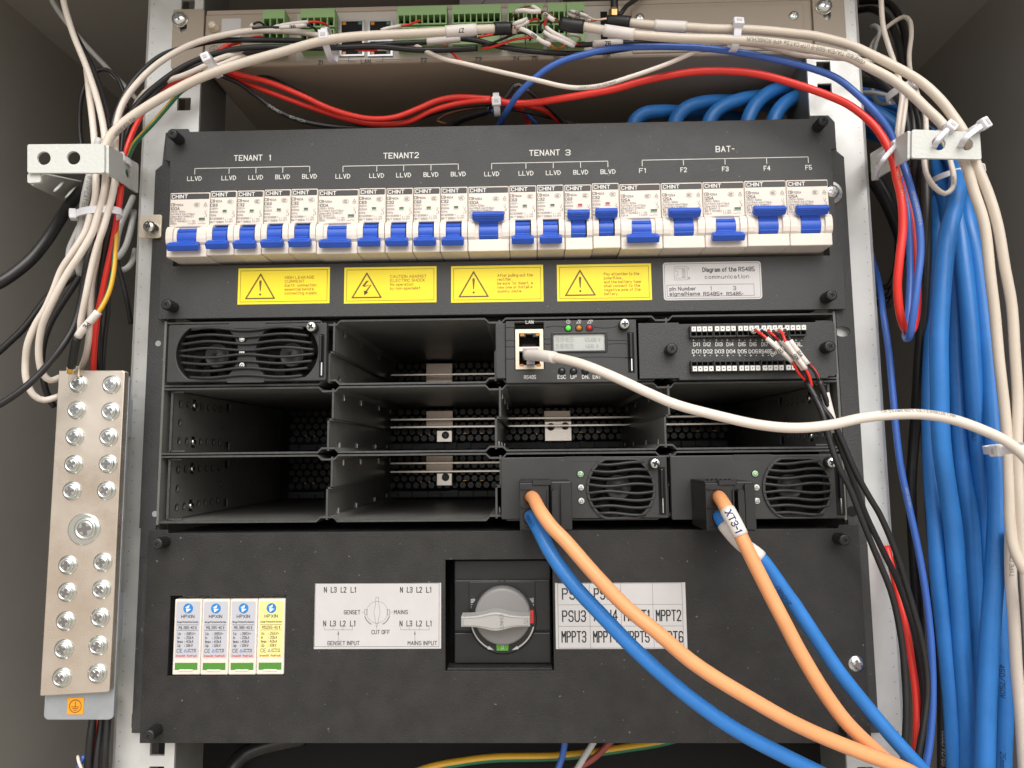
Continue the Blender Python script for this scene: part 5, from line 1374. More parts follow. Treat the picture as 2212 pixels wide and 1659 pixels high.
for u0, u1, v0, v1 in ((0.12, 0.4, 0.72, 0.98), (0.45, 0.62, 0.75, 0.95), (0.5, 0.85, 0.93, 0.97), (0.7, 0.75, 0.72, 0.96), (0.3, 0.34, 0.86, 0.98), (0.78, 0.9, 0.8, 0.9)):
    q.tube([pk(u0 + (u1 - u0) * s_ / 6, v0 + (v1 - v0) * s_ / 6) + Vector((0, -0.25, 0)) for s_ in range(7)], 0.3, 5)
obj('drawing_lines', q, M_INK2, t)

# ------------------------------------------------------------------ cables: (px, py, depth) control points
def Z(pts, d):
    """spread a depth (number or list of (index, depth)) over pixel points"""
    if not isinstance(d, (list, tuple)): return [(x, y, d) for x, y in pts]
    n = len(pts); o = []
    for i, (x, y) in enumerate(pts):
        f = i / max(1, n - 1) * (len(d) - 1); k = min(int(f), len(d) - 2); o.append((x, y, d[k] + (d[k + 1] - d[k]) * (f - k)))
    return o
GA = 'cables arching over the top of the breaker panel'
GL = 'cables hanging in the left side bundle'
GB = 'thick blue power cables on the right'
GR = 'cables hanging on the right side'
# --- thick power leads from the rectifier plugs
cable('power_cable', 'thick orange cable without a sleeve, from the plug beside the empty bay', [(1147, 1073, -34), (1153, 1078, -48), (1168, 1107, -66), (1190, 1137, -72), (1220, 1167, -76), (1287, 1243, -80), (1355, 1314, -82), (1423, 1368, -84), (1491, 1426, -84), (1558, 1473, -84), (1626, 1514, -82), (1694, 1551, -80), (1763, 1583, -76), (1862, 1626, -72), (1945, 1659, -68), (2010, 1690, -66)], 3.75, M_CORG, 'orange power cables', n=20)
cable('power_cable', 'thick blue cable that leaves the same plug as the sleeveless orange one', [(1146, 1115, -34), (1149, 1120, -46), (1163, 1145, -58), (1188, 1192, -64), (1237, 1260, -68), (1304, 1333, -70), (1372, 1404, -72), (1457, 1480, -72), (1541, 1544, -72), (1609, 1588, -70), (1701, 1637, -66), (1790, 1680, -62)], 3.9, M_CBLU, 'blue plug cables', n=20, prints=[(1.9, 'ZHONGLI', 2.0, True, M_CINKD, 0.5)])
cable('power_cable', 'thick orange cable wearing a white sleeve lettered XT3-1', [(1552, 1072, -34), (1556, 1078, -46), (1568, 1098, -56), (1585, 1128, -60), (1601, 1160, -62), (1626, 1210, -64), (1660, 1276, -66), (1694, 1342, -68), (1729, 1410, -68), (1779, 1494, -68), (1829, 1562, -66), (1895, 1626, -62), (1928, 1653, -60), (1975, 1690, -58)], 3.8, M_CORG, 'orange power cables', n=20,
      sleeves=[(2.1, 3.85, 0.45, M_SLV, 'marker_sleeve', ('XT3-1', 3.4, False, M_CINKD))])
cable('power_cable', 'thick blue cable running under the orange cable sleeved XT3-1', [(1553, 1114, -34), (1556, 1119, -42), (1568, 1137, -46), (1600, 1172, -48), (1642, 1204, -50), (1677, 1249, -50), (1704, 1288, -50), (1716, 1304, -50), (1763, 1377, -50), (1812, 1451, -50), (1862, 1514, -50), (1911, 1573, -52), (1961, 1630, -54), (2000, 1672, -54)], 3.9, M_CBLU, 'blue plug cables', n=20,
      sleeves=[(1.7, 4.0, 0.45, M_SLV, 'marker_sleeve')], prints=[(6.6, 'ZHONGLI', 2.0, True, M_CINKD, 0.5)])
# --- white network cable from the controller
t_ = cable('network_cable', 'white network cable plugged into the lower socket of the controller, sagging across the empty bays', [(1141, 767, -18), (1160, 767, -30), (1179, 769, -40), (1215, 776, -50), (1262, 789, -58), (1340, 820, -64), (1401, 848, -68), (1461, 874, -70), (1550, 899, -72), (1639, 917, -74), (1714, 923, -76), (1788, 918, -76), (1862, 904, -76), (1928, 897, -76), (1994, 895, -76), (2060, 905, -76), (2126, 929, -78), (2176, 955, -80), (2215, 990, -80), (2240, 1030, -80)], 2.75, M_CWHT, 'white network cables', n=18,
      sleeves=[(0.0, 2.6, 0.75, M_SLV, 'boot')], prints=[(12.6, 'CM 24AWG 60°C (UL) E319028 CMR', 1.6, False, M_CINK, 0.75)])
pa = at(1126, 779, -9); pb = at(1166, 752, -9)
q = MB(); q.box(pa.x + 1, pb.x - 1, -17, -2, pa.z + 1, pb.z - 1, 0.6, 2); q.box((pa.x + pb.x) / 2 - 2.6, (pa.x + pb.x) / 2 + 2.6, -20, -6, pa.z - 4, pa.z + 1, 0.5, 2)
obj('clear_plug', q, M_CLEAR, t_.root)

# --- thick blue bundle on the right
BLU = [
 ('thick blue cable furthest left in the right hand bundle', [(1860, 205, 150), (1925, 235, 120), (1990, 290, 80), (2018, 370, 40), (2024, 444, 16), (2026, 520, 6), (2022, 640, 2), (2014, 760, 0), (2008, 893, 0), (2013, 1025, -4), (2021, 1110, -8), (2028, 1243, -10), (2042, 1375, -10), (2054, 1507, -10), (2064, 1640, -10), (2068, 1700, -10)]),
 ('thick blue cable crossing over the others just below the right bracket', [(1855, 225, 130), (1930, 250, 105), (2020, 300, 50), (2066, 360, 0), (2068, 402, -18), (2059, 453, -25), (2047, 512, -30), (2037, 602, -30), (2031, 691, -30), (2028, 765, -30), (2030, 893, -28), (2039, 992, -26), (2050, 1080, -22), (2058, 1140, -20), (2066, 1243, -18), (2077, 1375, -16), (2086, 1507, -16), (2092, 1640, -16), (2094, 1700, -16)]),
 ('thick blue cable in the middle of the right hand bundle, partly covered', [(1865, 250, 140), (1945, 275, 100), (2015, 330, 45), (2036, 400, 16), (2048, 480, 4), (2062, 580, 0), (2066, 645, 0), (2067, 793, -2), (2071, 893, -4), (2080, 992, -6), (2090, 1080, -8), (2096, 1140, -8), (2101, 1243, -8), (2108, 1375, -6), (2112, 1507, -2), (2116, 1640, 0), (2118, 1700, 0)]),
 ('thick blue cable right of the middle in the right hand bundle', [(1860, 265, 120), (1940, 295, 90), (2030, 340, 40), (2056, 410, 10), (2071, 490, -4), (2080, 562, -10), (2093, 678, -14), (2102, 793, -16), (2109, 893, -16), (2117, 992, -14), (2123, 1080, -10), (2126, 1140, -6), (2130, 1243, 0), (2134, 1375, 6), (2140, 1507, 10), (2144, 1700, 10)]),
 ('thick blue cable on the right edge of the bundle, crossing inward lower down', [(1880, 290, 120), (1960, 310, 90), (2050, 350, 40), (2082, 420, 6), (2093, 490, -6), (2108, 562, -10), (2124, 678, -14), (2137, 793, -18), (2144, 893, -22), (2150, 992, -26), (2153, 1080, -28), (2153, 1140, -30), (2149, 1243, -32), (2139, 1375, -32), (2131, 1507, -32), (2126, 1640, -32), (2125, 1700, -32)]),
 ('thick blue cable marked 450/750V, low at the right edge of the bundle', [(2150, 1100, 0), (2153, 1200, -6), (2159, 1309, -12), (2164, 1375, -14), (2167, 1507, -16), (2164, 1640, -16), (2163, 1700, -16)]),
]
for i, (lab, P) in enumerate(BLU):
    pr = []
    if i == 5: pr = [(2.35, 'RV-105', 2.2, False, M_CINKD, -0.2), (3.45, '450/750V', 2.4, False, M_CINKD, -0.1), (4.85, '25mm2', 2.4, False, M_CINKD, 0.1)]
    if i == 3: pr = [(8.1, 'ZHONGLI', 2.2, False, M_CINKD, -0.4)]
    cable('blue_power_cable', lab, P, 5.05, M_CBLU, GB, n=20, prints=pr)
# blue arcs behind the breaker panel
for lab, P in (
 ('leftmost and lowest blue loop just above the BAT- marking, behind the panel edge', [(1364, 292, 30), (1372, 262, 30), (1392, 247, 30), (1425, 243, 34), (1470, 243, 44), (1540, 246, 60), (1620, 262, 80)]),
 ('second blue loop from the left rising behind the panel edge', [(1450, 290, 26), (1462, 253, 26), (1482, 233, 27), (1515, 222, 30), (1560, 219, 38), (1620, 222, 54), (1700, 236, 76)]),
 ('third blue loop from the left rising behind the panel edge', [(1524, 290, 24), (1536, 252, 24), (1556, 232, 25), (1592, 217, 28), (1640, 209, 36), (1720, 210, 54), (1800, 222, 72)]),
 ('tallest blue loop rising behind the panel edge', [(1608, 292, 22), (1618, 252, 22), (1634, 224, 23), (1660, 202, 26), (1700, 190, 34), (1760, 187, 46), (1860, 200, 66), (1960, 240, 60), (2010, 330, 40)]),
 ('rightmost blue loop rising behind the panel edge near the thumb screw', [(1664, 292, 20), (1674, 254, 20), (1690, 230, 22), (1714, 214, 26), (1756, 207, 36), (1850, 222, 60), (1930, 270, 60), (1990, 350, 40)])):
    cable('blue_power_cable', lab, P, 5.0, M_CBLU, 'blue loops behind the breaker panel', n=18)

# --- white network cables down the right side
cable('network_cable', 'cream network cable ending in black heat shrink beside the antenna', [(1312, 47, -26), (1330, 47, -28), (1361, 49, -30), (1413, 54, -32), (1483, 58, -34), (1537, 62, -36), (1636, 66, -36), (1711, 73, -36), (1760, 78, -36), (1838, 97, -38), (1867, 110, -40), (1926, 140, -46), (1986, 176, -50), (2031, 217, -54), (2060, 253, -56), (2085, 290, -58), (2100, 325, -58), (2111, 356, -60), (2135, 417, -60), (2153, 482, -60), (2169, 578, -58), (2185, 661, -56), (2193, 760, -54), (2199, 859, -52), (2198, 959, -52), (2201, 1058, -54), (2206, 1150, -56), (2214, 1250, -58), (2226, 1400, -58)], 2.7, M_CCRM, 'cream network cables', n=18,
      sleeves=[(0.0, 2.0, 1.3, M_SHR, 'heat_shrink'), (3.0, 4.0, 0.7, M_SLV, 'marker_sleeve')])
cable('network_cable', 'cream network cable printed CAT.5e, ending in black heat shrink above the Z6 mark', [(1212, 50, -30), (1230, 54, -31), (1262, 57, -32), (1306, 65, -34), (1371, 76, -36), (1463, 83, -38), (1562, 84, -40), (1661, 91, -40), (1760, 108, -40), (1838, 126, -42), (1867, 140, -42), (1926, 170, -46), (1971, 205, -50), (2001, 235, -52), (2031, 265, -54), (2052, 295, -56), (2072, 330, -56), (2087, 359, -58), (2105, 417, -58), (2126, 482, -58), (2140, 595, -56), (2150, 678, -54), (2159, 793, -52), (2169, 893, -50), (2177, 975, -50), (2181, 1058, -52), (2184, 1130, -54), (2192, 1185, -56), (2212, 1230, -58), (2250, 1290, -58)], 2.75, M_CCRM, 'cream network cables', n=18,
      sleeves=[(0.0, 2.0, 1.4, M_SHR, 'heat_shrink'), (3.0, 4.0, 0.8, M_SLV, 'marker_sleeve')], prints=[(10.0, 'VERIFIED TIA/EIA-568-B UTP CAT.5e 4PR RONGCHUN', 2.0, True, M_CINK, -0.35)])
cable('network_cable', 'white cable printed 24AWG running down the far right edge', [(2183, 1150, -40), (2182, 1243, -40), (2189, 1342, -40), (2196, 1441, -40), (2206, 1540, -40), (2212, 1640, -40), (2214, 1720, -40)], 3.0, M_CWHT, 'white network cables', n=18, prints=[(1.0, 'TYPE CM 24AWG 60°C (UL)', 1.9, True, M_CINK, -0.2)])
# --- red and blue pair that loops on the right
cable('red_cable', 'thick red cable arching over the panel to a hanging loop at the right upright', [(1060, 215, 4), (1100, 223, 2), (1150, 222, 0), (1195, 215, -4), (1269, 203, -10), (1330, 192, -14), (1388, 176, -18), (1488, 157, -22), (1562, 153, -24), (1636, 159, -26), (1711, 179, -28), (1796, 210, -30), (1837, 230, -30), (1885, 268, -34), (1912, 304, -38), (1928, 340, -40), (1938, 385, -44), (1947, 430, -46), (1949, 494, -46), (1942, 560, -46), (1938, 620, -44), (1945, 680, -40), (1957, 712, -32), (1971, 712, -22), (1980, 680, -16), (1982, 620, -12), (1975, 512, -8), (1963, 441, -4), (1940, 380, 6), (1900, 330, 20)], 2.35, M_CRED, 'red cables', n=16, prints=[(15.8, '105°C 600V VW-1', 1.4, False, M_CORG, 0.5)])
cable('blue_wire', 'blue wire crossing the white cables at the top and looping beside the red one', [(1070, 290, 30), (1081, 263, 18), (1096, 238, 4), (1120, 203, -10), (1145, 179, -16), (1183, 149, -20), (1220, 131, -22), (1269, 117, -24), (1319, 105, -26), (1388, 100, -28), (1488, 102, -30), (1587, 113, -30), (1686, 130, -32), (1760, 149, -32), (1808, 169, -32), (1852, 205, -34), (1885, 238, -36), (1917, 278, -36), (1940, 325, -36), (1955, 365, -42), (1971, 417, -46), (1985, 476, -48), (1989, 542, -48), (1981, 616, -48), (1972, 680, -46), (1963, 728, -40), (1955, 728, -30), (1962, 680, -20), (1967, 602, -14), (1966, 542, -10), (1958, 440, -4), (1935, 360, 8)], 2.05, M_CBL2, 'blue wires', n=16, prints=[(20.0, 'STYLE 1015 E156528-A', 1.3, False, M_CINKL, 0.3)])
cable('blue_wire', 'long thin blue wire running down beside the right upright to the bottom', [(1868, 500, 80), (1884, 560, 50), (1898, 611, 20), (1908, 678, 6), (1921, 760, 0), (1930, 859, -4), (1935, 926, -6), (1945, 1008, -8), (1961, 1085, -10), (1980, 1170, -12), (1994, 1243, -14), (2006, 1325, -16), (2013, 1408, -18), (2014, 1507, -20), (2007, 1606, -22), (1995, 1680, -24)], 2.0, M_CBL2, 'blue wires', n=14, prints=[(7.6, '600V 105 VW-1', 1.2, False, M_CINKL, 0.4)])
cable('red_cable', 'red cable glimpsed between black cables at the lower right upright', [(1915, 1180, 2), (1936, 1262, -8), (1954, 1342, -14), (1969, 1425, -18), (1979, 1507, -22), (1980, 1573, -26), (1976, 1660, -30)], 2.1, M_CRED, 'red cables', n=14)
# --- black sensor cables from the terminal board
def sensor(label, P, ws):
    root = None
    c = cable('sensor_cable', label, P, 1.75, M_CBLK, 'black sensor cables', n=14, multi=True)
    for col, pts, s0, s1, nm in ws:
        wm = M_CRED if col == 'r' else M_CBLK
        P2 = [(1371.5 + .2976 * x_, 658.3 + .2976 * y_, d_) for x_, y_, d_ in pts]
        p2, arc2 = spline(ctl(P2), 1.5); A2 = arcs(p2)
        o = obj('red_wire' if col == 'r' else 'black_wire', MB().tube(p2, 0.85, 8), wm, c.root)
        sv = obj('marker_sleeve', MB().tube(sub(p2, A2, cpos(arc2, s0), cpos(arc2, s1)), 1.45, 10), M_SLV, o)
        obj('lettering', tube_text(p2, A2, cpos(arc2, s1) - (cpos(arc2, s1) - cpos(arc2, s0)) * 0.55, nm, 1.6, 1.45, False, bold=0.01), M_INK, sv)
        f = P2[0]; e = at(f[0], f[1], f[2]); obj('ferrule', MB().lathe([(1.7, -1.5), (1.7, 2.0), (1.15, 2.2), (1.1, 0.5)], (e.x, e.y + 0.6, e.z), n=16), M_SLV, o)
    return c
sensor('leftmost black sensor cable leaving the terminal board under the white sleeves', Z([(1743, 824), (1752, 842), (1772, 875), (1796, 905), (1822, 958), (1848, 1018), (1881, 1078), (1901, 1112), (1935, 1193), (1961, 1276), (1985, 1362), (1998, 1425), (2003, 1491), (1994, 1573), (1978, 1660)], [-26, -34, -36, -34, -30, -30, -34]),
  [('r', [(868, 188, -14), (885, 192, -22), (915, 210, -28), (955, 243, -30), (1050, 328, -30), (1140, 412, -28), (1190, 498, -27), (1242, 552, -26)], 3, 5, '001'),
   ('k', [(915, 192, -14), (932, 194, -20), (968, 216, -24), (1010, 270, -25), (1090, 360, -25), (1170, 445, -25), (1215, 510, -25), (1250, 560, -25)], 3, 5, '002')])
sensor('middle black sensor cable whose red wire runs bare down to the jacket', Z([(1755, 846), (1762, 862), (1775, 890), (1792, 952), (1812, 1008), (1838, 1058), (1858, 1110), (1895, 1203), (1924, 1276), (1943, 1358), (1953, 1441), (1957, 1540), (1950, 1670)], [-28, -36, -40, -40, -38, -38, -40]),
  [('r', [(1040, 190, -15), (1056, 194, -24), (1076, 222, -30), (1095, 270, -32), (1165, 370, -32), (1238, 466, -31), (1272, 540, -30), (1288, 632, -28)], 3, 5, '006'),
   ('k', [(1000, 196, -14), (1018, 202, -20), (1045, 220, -26), (1072, 262, -28), (1150, 375, -28), (1222, 472, -28), (1262, 548, -28), (1284, 634, -28)], 3, 5, '007')])
s3_ = sensor('rightmost black sensor cable carrying a plain white marker sleeve', Z([(1769, 822), (1777, 840), (1784, 860), (1801, 925), (1825, 992), (1850, 1058), (1870, 1112), (1901, 1177), (1938, 1252), (1969, 1342), (1988, 1425), (1996, 1507), (1984, 1640)], [-30, -30, -26, -22, -22, -24, -28]),
  [('r', [(965, 193, -14), (985, 206, -20), (1015, 228, -22), (1048, 258, -23), (1150, 350, -23), (1262, 434, -24), (1312, 488, -26), (1334, 550, -29)], 3, 5, '003'),
   ('k', [(1082, 189, -15), (1098, 194, -24), (1114, 222, -30), (1128, 258, -32), (1190, 345, -32), (1255, 430, -32), (1306, 490, -31), (1332, 550, -30)], 3, 5, '004')])
cable('cable_sleeve', None, Z([(1782, 849), (1789, 880), (1801, 922), (1806, 932)], -29), 2.5, M_SLV, None, 'sleeve', parent=s3_.root, n=14)

# --- dark cables behind on the right
cable('black_cable', 'black cable hanging beside the red and blue hanging loops', [(2000, 280, 0), (1999, 380, -4), (1999, 460, -6), (1999, 562, -6), (1995, 678, 0), (1985, 793, 14), (1975, 926, 30), (1968, 1058, 30), (1975, 1200, 30), (1985, 1350, 30), (1990, 1660, 30)], 3.3, M_CBLK, GR, n=14)
cable('black_cable', 'black cable dated 03/24/2023 low beside the thick blue bundle', [(2000, 900, 30), (2010, 1100, 24), (2024, 1300, 18), (2036, 1480, 10), (2038, 1660, 8)], 3.6, M_CBLK, GR, n=14, prints=[(3.95, '03/24/2023', 2.2, True, M_CINKL, -0.1)])
for k, lab in enumerate(('outer black coil behind the right upright', 'middle black coil behind the right upright', 'inner black coil behind the right upright')):
    d = k * 10
    cable('black_cable', lab, [(1895 + d, 380 + d * 2, 60), (1925 + d * .4, 430 + d, 55), (1945 - d * .3, 520, 55), (1940 - d * .4, 610 - d, 58), (1915, 660 - d * 2, 62), (1890, 650 - d * 2, 70), (1880, 600, 80)], 2.2, M_CBLK, 'black coils behind the right upright', n=10)
cable('black_cable', 'thick black cable slanting behind the right bracket', [(1880, 375, 40), (1920, 440, 40), (1945, 500, 45), (1960, 560, 50)], 5.0, M_CBLK, GR, n=14)
cable('black_cable', 'upper of two black cables curving out of the top right corner', [(1860, 4, 70), (1885, 2, 60), (1918, 8, 48), (1941, 34, 36), (1953, 70, 28), (1956, 119, 20), (1963, 160, 10), (1975, 215, 0), (1988, 280, -6), (1990, 340, -6), (1985, 420, 10), (1980, 560, 20)], 2.5, M_CBLK, GR)
cable('black_cable', 'lower of two black cables curving out of the top right corner', [(1856, 22, 70), (1880, 19, 60), (1902, 27, 48), (1921, 45, 36), (1938, 83, 26), (1947, 125, 18), (1955, 165, 10), (1966, 220, 2), (1974, 285, -4), (1978, 345, -4), (1974, 430, 14), (1972, 560, 24)], 2.4, M_CBLK, GR)
cable('black_cable', 'black cable passing under the cream cables toward the tie at top right', [(1820, 112, 20), (1861, 141, 10), (1897, 170, 4), (1926, 198, 0), (1950, 232, -4), (1962, 290, -4), (1966, 360, 0)], 2.4, M_CBLK, GR)
cable('black_cable', 'short thick black cable running behind the tie at top right', [(1860, 176, 40), (1900, 182, 30), (1935, 196, 20), (1965, 240, 10), (1982, 300, 4), (1985, 380, 10)], 3.6, M_CBLK, GR)
cable('white_cable', 'white cable dropping from the top edge beside the right upright', [(1904, -20, -10), (1905, 15, -10), (1909, 60, -10), (1921, 104, -12), (1933, 140, -14), (1944, 180, -16), (1948, 205, -16), (1943, 245, -16), (1938, 290, -18), (1938, 340, -10), (1945, 400, 10)], 1.6, M_CWHT, 'thin white cables on the right')
cable('white_cable', 'white cable beside the dropping one, right under the nylon tie', [(1935, 160, -6), (1950, 190, -8), (1955, 215, -12), (1952, 250, -14), (1947, 290, -14), (1944, 345, -6), (1944, 400, 10)], 1.6, M_CWHT, 'thin white cables on the right')
cable('white_cable', 'white cable making a narrow loop against the dark wall at top right', [(1868, 150, 40), (1878, 112, 40), (1890, 86, 36), (1912, 62, 30), (1935, 44, 26), (1952, 36, 22), (1964, 44, 18), (1968, 74, 14), (1964, 119, 10), (1968, 160, 4), (1982, 204, -4), (1996, 236, -10), (2000, 274, -14), (1998, 310, -20), (1996, 340, -26), (2002, 378, -30), (2020, 406, -32), (2041, 419, -32), (2057, 408, -32), (2061, 383, -28), (2056, 357, -22), (2048, 330, -16), (2030, 290, -10)], 1.55, M_CWHT, 'thin white cables on the right', prints=[(18.2, 'AWM 24AWG', 1.0, False, M_CINK, 0.2)])
cable('white_cable', 'grey-white cable looping low beside the right upright', [(1880, 60, 40), (1888, 55, 34), (1900, 66, 30), (1893, 90, 34), (1884, 130, 40), (1882, 180, 44), (1892, 215, 40), (1912, 224, 30), (1935, 215, 20)], 1.5, M_CGRY, 'thin white cables on the right')
cable('white_cable', 'grey-white cable crossing behind the tie at top right', [(1862, 200, 40), (1890, 201, 30), (1920, 208, 22), (1945, 225, 14)], 1.5, M_CGRY, 'thin white cables on the right')

# --- cables arching over at the top
cable('network_cable', 'big cream cable ending in black heat shrink with wires fanning out at Z4', [(215, 372, -50), (222, 335, -48), (234, 300, -46), (265, 267, -44), (331, 222, -42), (430, 171, -40), (546, 129, -38), (605, 112, -38), (679, 92, -38), (729, 84, -38), (828, 76, -36), (895, 71, -34), (962, 67, -32), (1029, 64, -30), (1066, 63, -28), (1100, 62, -26), (1117, 64, -26)], 2.75, M_CCRM, GA, n=18,
      sleeves=[(12.0, 13.0, 0.75, M_SLV, 'marker_sleeve', ('Z7', 2.2, True, M_INK)), (14.0, 15.4, 1.2, M_SHR, 'heat_shrink')], prints=[(2.3, "VERIFIED TIA", 2.0, False, M_CINK, -0.6)])
cable('white_cable', 'white cable forming the topmost arch to the first green terminal block', [(250, 400, -36), (250, 340, -34), (250, 300, -32), (253, 265, -30), (266, 225, -28), (298, 179, -26), (347, 132, -24), (413, 96, -22), (496, 74, -20), (549, 66, -18), (605, 66, -16), (654, 70, -14), (692, 78, -12), (720, 84, -10)], 1.9, M_CWHT, GA, n=14)
cable('black_cable', 'black cable hugging the topmost white arch', [(236, 380, -26), (238, 320, -24), (240, 288, -22), (248, 251, -20), (271, 202, -18), (298, 164, -16), (347, 122, -15), (397, 104, -15), (470, 88, -15), (549, 86, -16), (605, 87, -16), (650, 89, -15), (690, 96, -15), (720, 102, -15), (800, 97, -15), (860, 93, -15), (922, 91, -15), (994, 84, -15), (1030, 81, -14)], 1.7, M_CBLK, GA, n=14,
      sleeves=[(16.0, 17.0, 0.7, M_SLV, 'marker_sleeve')])
cable('black_cable', 'black cable running level below the cream one to the Z3 terminals', [(258, 380, -30), (262, 320, -26), (265, 290, -24), (271, 262, -22), (298, 225, -20), (331, 192, -18), (397, 143, -17), (463, 116, -17), (549, 103, -18), (642, 102, -18), (716, 103, -18), (815, 101, -18), (897, 107, -18), (972, 107, -17), (1032, 104, -16)], 1.8, M_CBLK, GA, n=14)
cable('black_cable', 'black cable disappearing under the big cream cable near the left tie', [(264, 380, -24), (266, 320, -22), (274, 285, -20), (291, 251, -18), (331, 205, -16), (380, 160, -15), (430, 140, -15), (480, 128, -14), (560, 108, -12), (650, 104, -10)], 1.7, M_CBLK, GA)
cable('white_cable', 'white cable tucked under the black arches beside the left tie', [(280, 250, -4), (310, 202, -10), (345, 180, -14), (400, 161, -18), (443, 142, -20), (468, 129, -18), (520, 113, -14), (560, 104, -8), (600, 100, 0)], 1.7, M_CWHT, GA)
cable('white_cable', 'white cable nearest the green earth wire, ending behind the left terminals', [(440, 152, -18), (470, 142, -18), (500, 130, -16), (530, 118, -12), (560, 108, -4)], 1.6, M_CWHT, GA)
cable('red_cable', 'red wire climbing from the left bracket to the earth point', [(262, 400, -32), (266, 350, -28), (277, 310, -26), (298, 263, -20), (330, 215, -12), (360, 188, -10), (403, 168, -10), (440, 142, -8), (470, 112, -5), (495, 96, -3), (520, 90, 0)], 1.5, M_CRED, 'red cables', n=12)
cable('earth_wire', 'yellow and green earth wire rising beside the left upright', [(268, 400, -26), (270, 360, -22), (277, 336, -18), (291, 308, -12), (331, 265, -6), (364, 228, -4), (390, 199, -6), (410, 185, -8), (450, 150, -6), (490, 118, -4), (520, 100, -2)], 1.5, M_CGRN, 'earth wires', stripe=M_CYEL, n=12, off=5)
cable('red_cable', 'upper red cable sagging from the left tie to the middle tie', [(470, 140, 6), (503, 157, 4), (580, 177, 4), (654, 207, 4), (704, 231, 4), (753, 248, 4), (803, 257, 4), (853, 253, 4), (905, 233, 4), (940, 218, 4), (980, 210, 4), (1046, 213, 4), (1085, 217, 6), (1130, 226, 12), (1180, 240, 20), (1215, 268, 30)], 1.9, M_CRED, 'red cables', n=14)
cable('red_cable', 'lower red cable sagging behind the panel edge to the middle tie', [(480, 152, 10), (510, 171, 10), (580, 198, 10), (679, 234, 10), (753, 258, 10), (800, 268, 10), (850, 269, 10), (885, 263, 10), (935, 239, 8), (996, 222, 6), (1061, 216, 4), (1090, 220, 10), (1125, 236, 20), (1140, 262, 34), (1142, 290, 40)], 1.9, M_CRED, 'red cables', n=14)
cable('black_cable', 'black cable just above the upper sagging red cable', [(480, 142, 12), (518, 151, 14), (555, 159, 16), (605, 179, 18), (654, 203, 20), (704, 233, 20), (760, 262, 22), (820, 273, 22), (880, 262, 18), (940, 242, 14), (1000, 230, 10), (1060, 224, 8), (1083, 221, 6), (1096, 208, 4), (1109, 188, 2), (1121, 182, 2), (1136, 191, 4), (1170, 218, 10), (1195, 240, 18), (1225, 275, 30)], 1.7, M_CBLK, 'black cables under the top controller', n=12, prints=[(14.2, 'ZHONGLI SCI', 1.3, False, M_CINKL, 0.0)])
cable('black_cable', 'lowest black cable printed ZHONGLI SCI-TECH, dipping behind the panel edge', [(455, 152, 8), (481, 164, 8), (518, 181, 8), (555, 208, 8), (592, 236, 8), (642, 258, 10), (704, 271, 12), (780, 276, 14), (850, 272, 18)], 1.6, M_CBLK, 'black cables under the top controller', n=12, prints=[(3.75, 'ZHONGLI', 1.7, False, M_CINKL, 0.1), (4.7, 'SCI-TECH', 1.7, False, M_CINKL, 0.2)])
cable('brown_wire', 'thin brown wire behind the sagging red cables', [(965, 268, 40), (945, 262, 40), (960, 250, 38), (1016, 235, 30), (1055, 232, 22), (1085, 236, 20)], 1.1, M_CBRN, None)
cable('black_cable', 'stubby black cable with a cut end pointing at the middle tie', [(960, 285, 40), (987, 264, 32), (1021, 250, 24), (1061, 236, 16)], 2.9, M_CBLK, 'black cables under the top controller', n=14)
cable('blue_wire', 'short thin blue wire curling under the middle tie', [(1055, 246, 18), (1066, 238, 16), (1083, 229, 14), (1108, 229, 16), (1133, 244, 24), (1160, 268, 34)], 1.2, M_CBL2, 'blue wires', n=12)
cable('black_cable', 'thin black cable slanting down right of the middle tie', [(1100, 235, 18), (1150, 245, 22), (1200, 257, 28), (1240, 268, 34)], 1.2, M_CBLK, 'black cables under the top controller', n=10)
cable('white_cable', 'thin white cable drooping from the Z2 terminals below the controller', [(880, 96, -10), (900, 100, -14), (925, 114, -18), (960, 128, -20), (1001, 137, -22), (1046, 147, -24), (1120, 164, -26), (1170, 176, -28), (1207, 185, -28), (1245, 190, -28), (1294, 186, -28), (1364, 165, -28), (1438, 139, -28), (1512, 108, -28), (1550, 97, -26), (1587, 94, -26), (1636, 98, -26), (1686, 109, -26), (1723, 118, -24), (1773, 124, -22), (1840, 129, -18), (1880, 133, -10)], 1.45, M_CWHT, 'thin white cables at the top', n=12, prints=[(10.5, '24AWG 300V 105°C PTI LL80207', 1.05, True, M_CINK, -0.1), (13.6, 'OU8V E205080', 1.0, True, M_CINK, -0.1)])
cable('red_wire', 'short red wire joining the drooping white cable near Z3', [(1085 - 100 + -25, 98, -8), (966, 108, -12), (978, 116, -16), (990, 128, -20), (1004, 136, -22)], 0.8, M_CRED, 'red wires at the green terminals', n=8)
cable('black_cable', 'long black cable crossing below Z4 and Z5 from the black sleeve to the right', [(1000, 84, -14), (1030, 88, -15), (1071, 99, -16), (1120, 107, -17), (1170, 112, -18), (1220, 115, -18), (1269, 115, -18), (1319, 111, -18), (1374, 102, -19), (1420, 93, -20), (1480, 86, -18), (1560, 84, -14)], 1.7, M_CBLK, GA, n=12)
cable('black_cable', 'black cable in a white sleeve lettered Z6', [(1245, 97, -22), (1262, 97, -22), (1280, 96, -22), (1345, 93, -22), (1380, 92, -22), (1430, 88, -20), (1500, 82, -14)], 1.6, M_CBLK, GA, n=14, sleeves=[(2.0, 3.0, 0.75, M_SLV, 'marker_sleeve', ('Z6', 2.4, False, M_INK))])
cable('antenna_lead', 'thin black lead curving up from the antenna base', [(1336, 34, -12), (1344, 26, -12), (1352, 14, -10), (1372, 0, -6), (1400, -20, 0)], 1.5, M_CBLK, None)
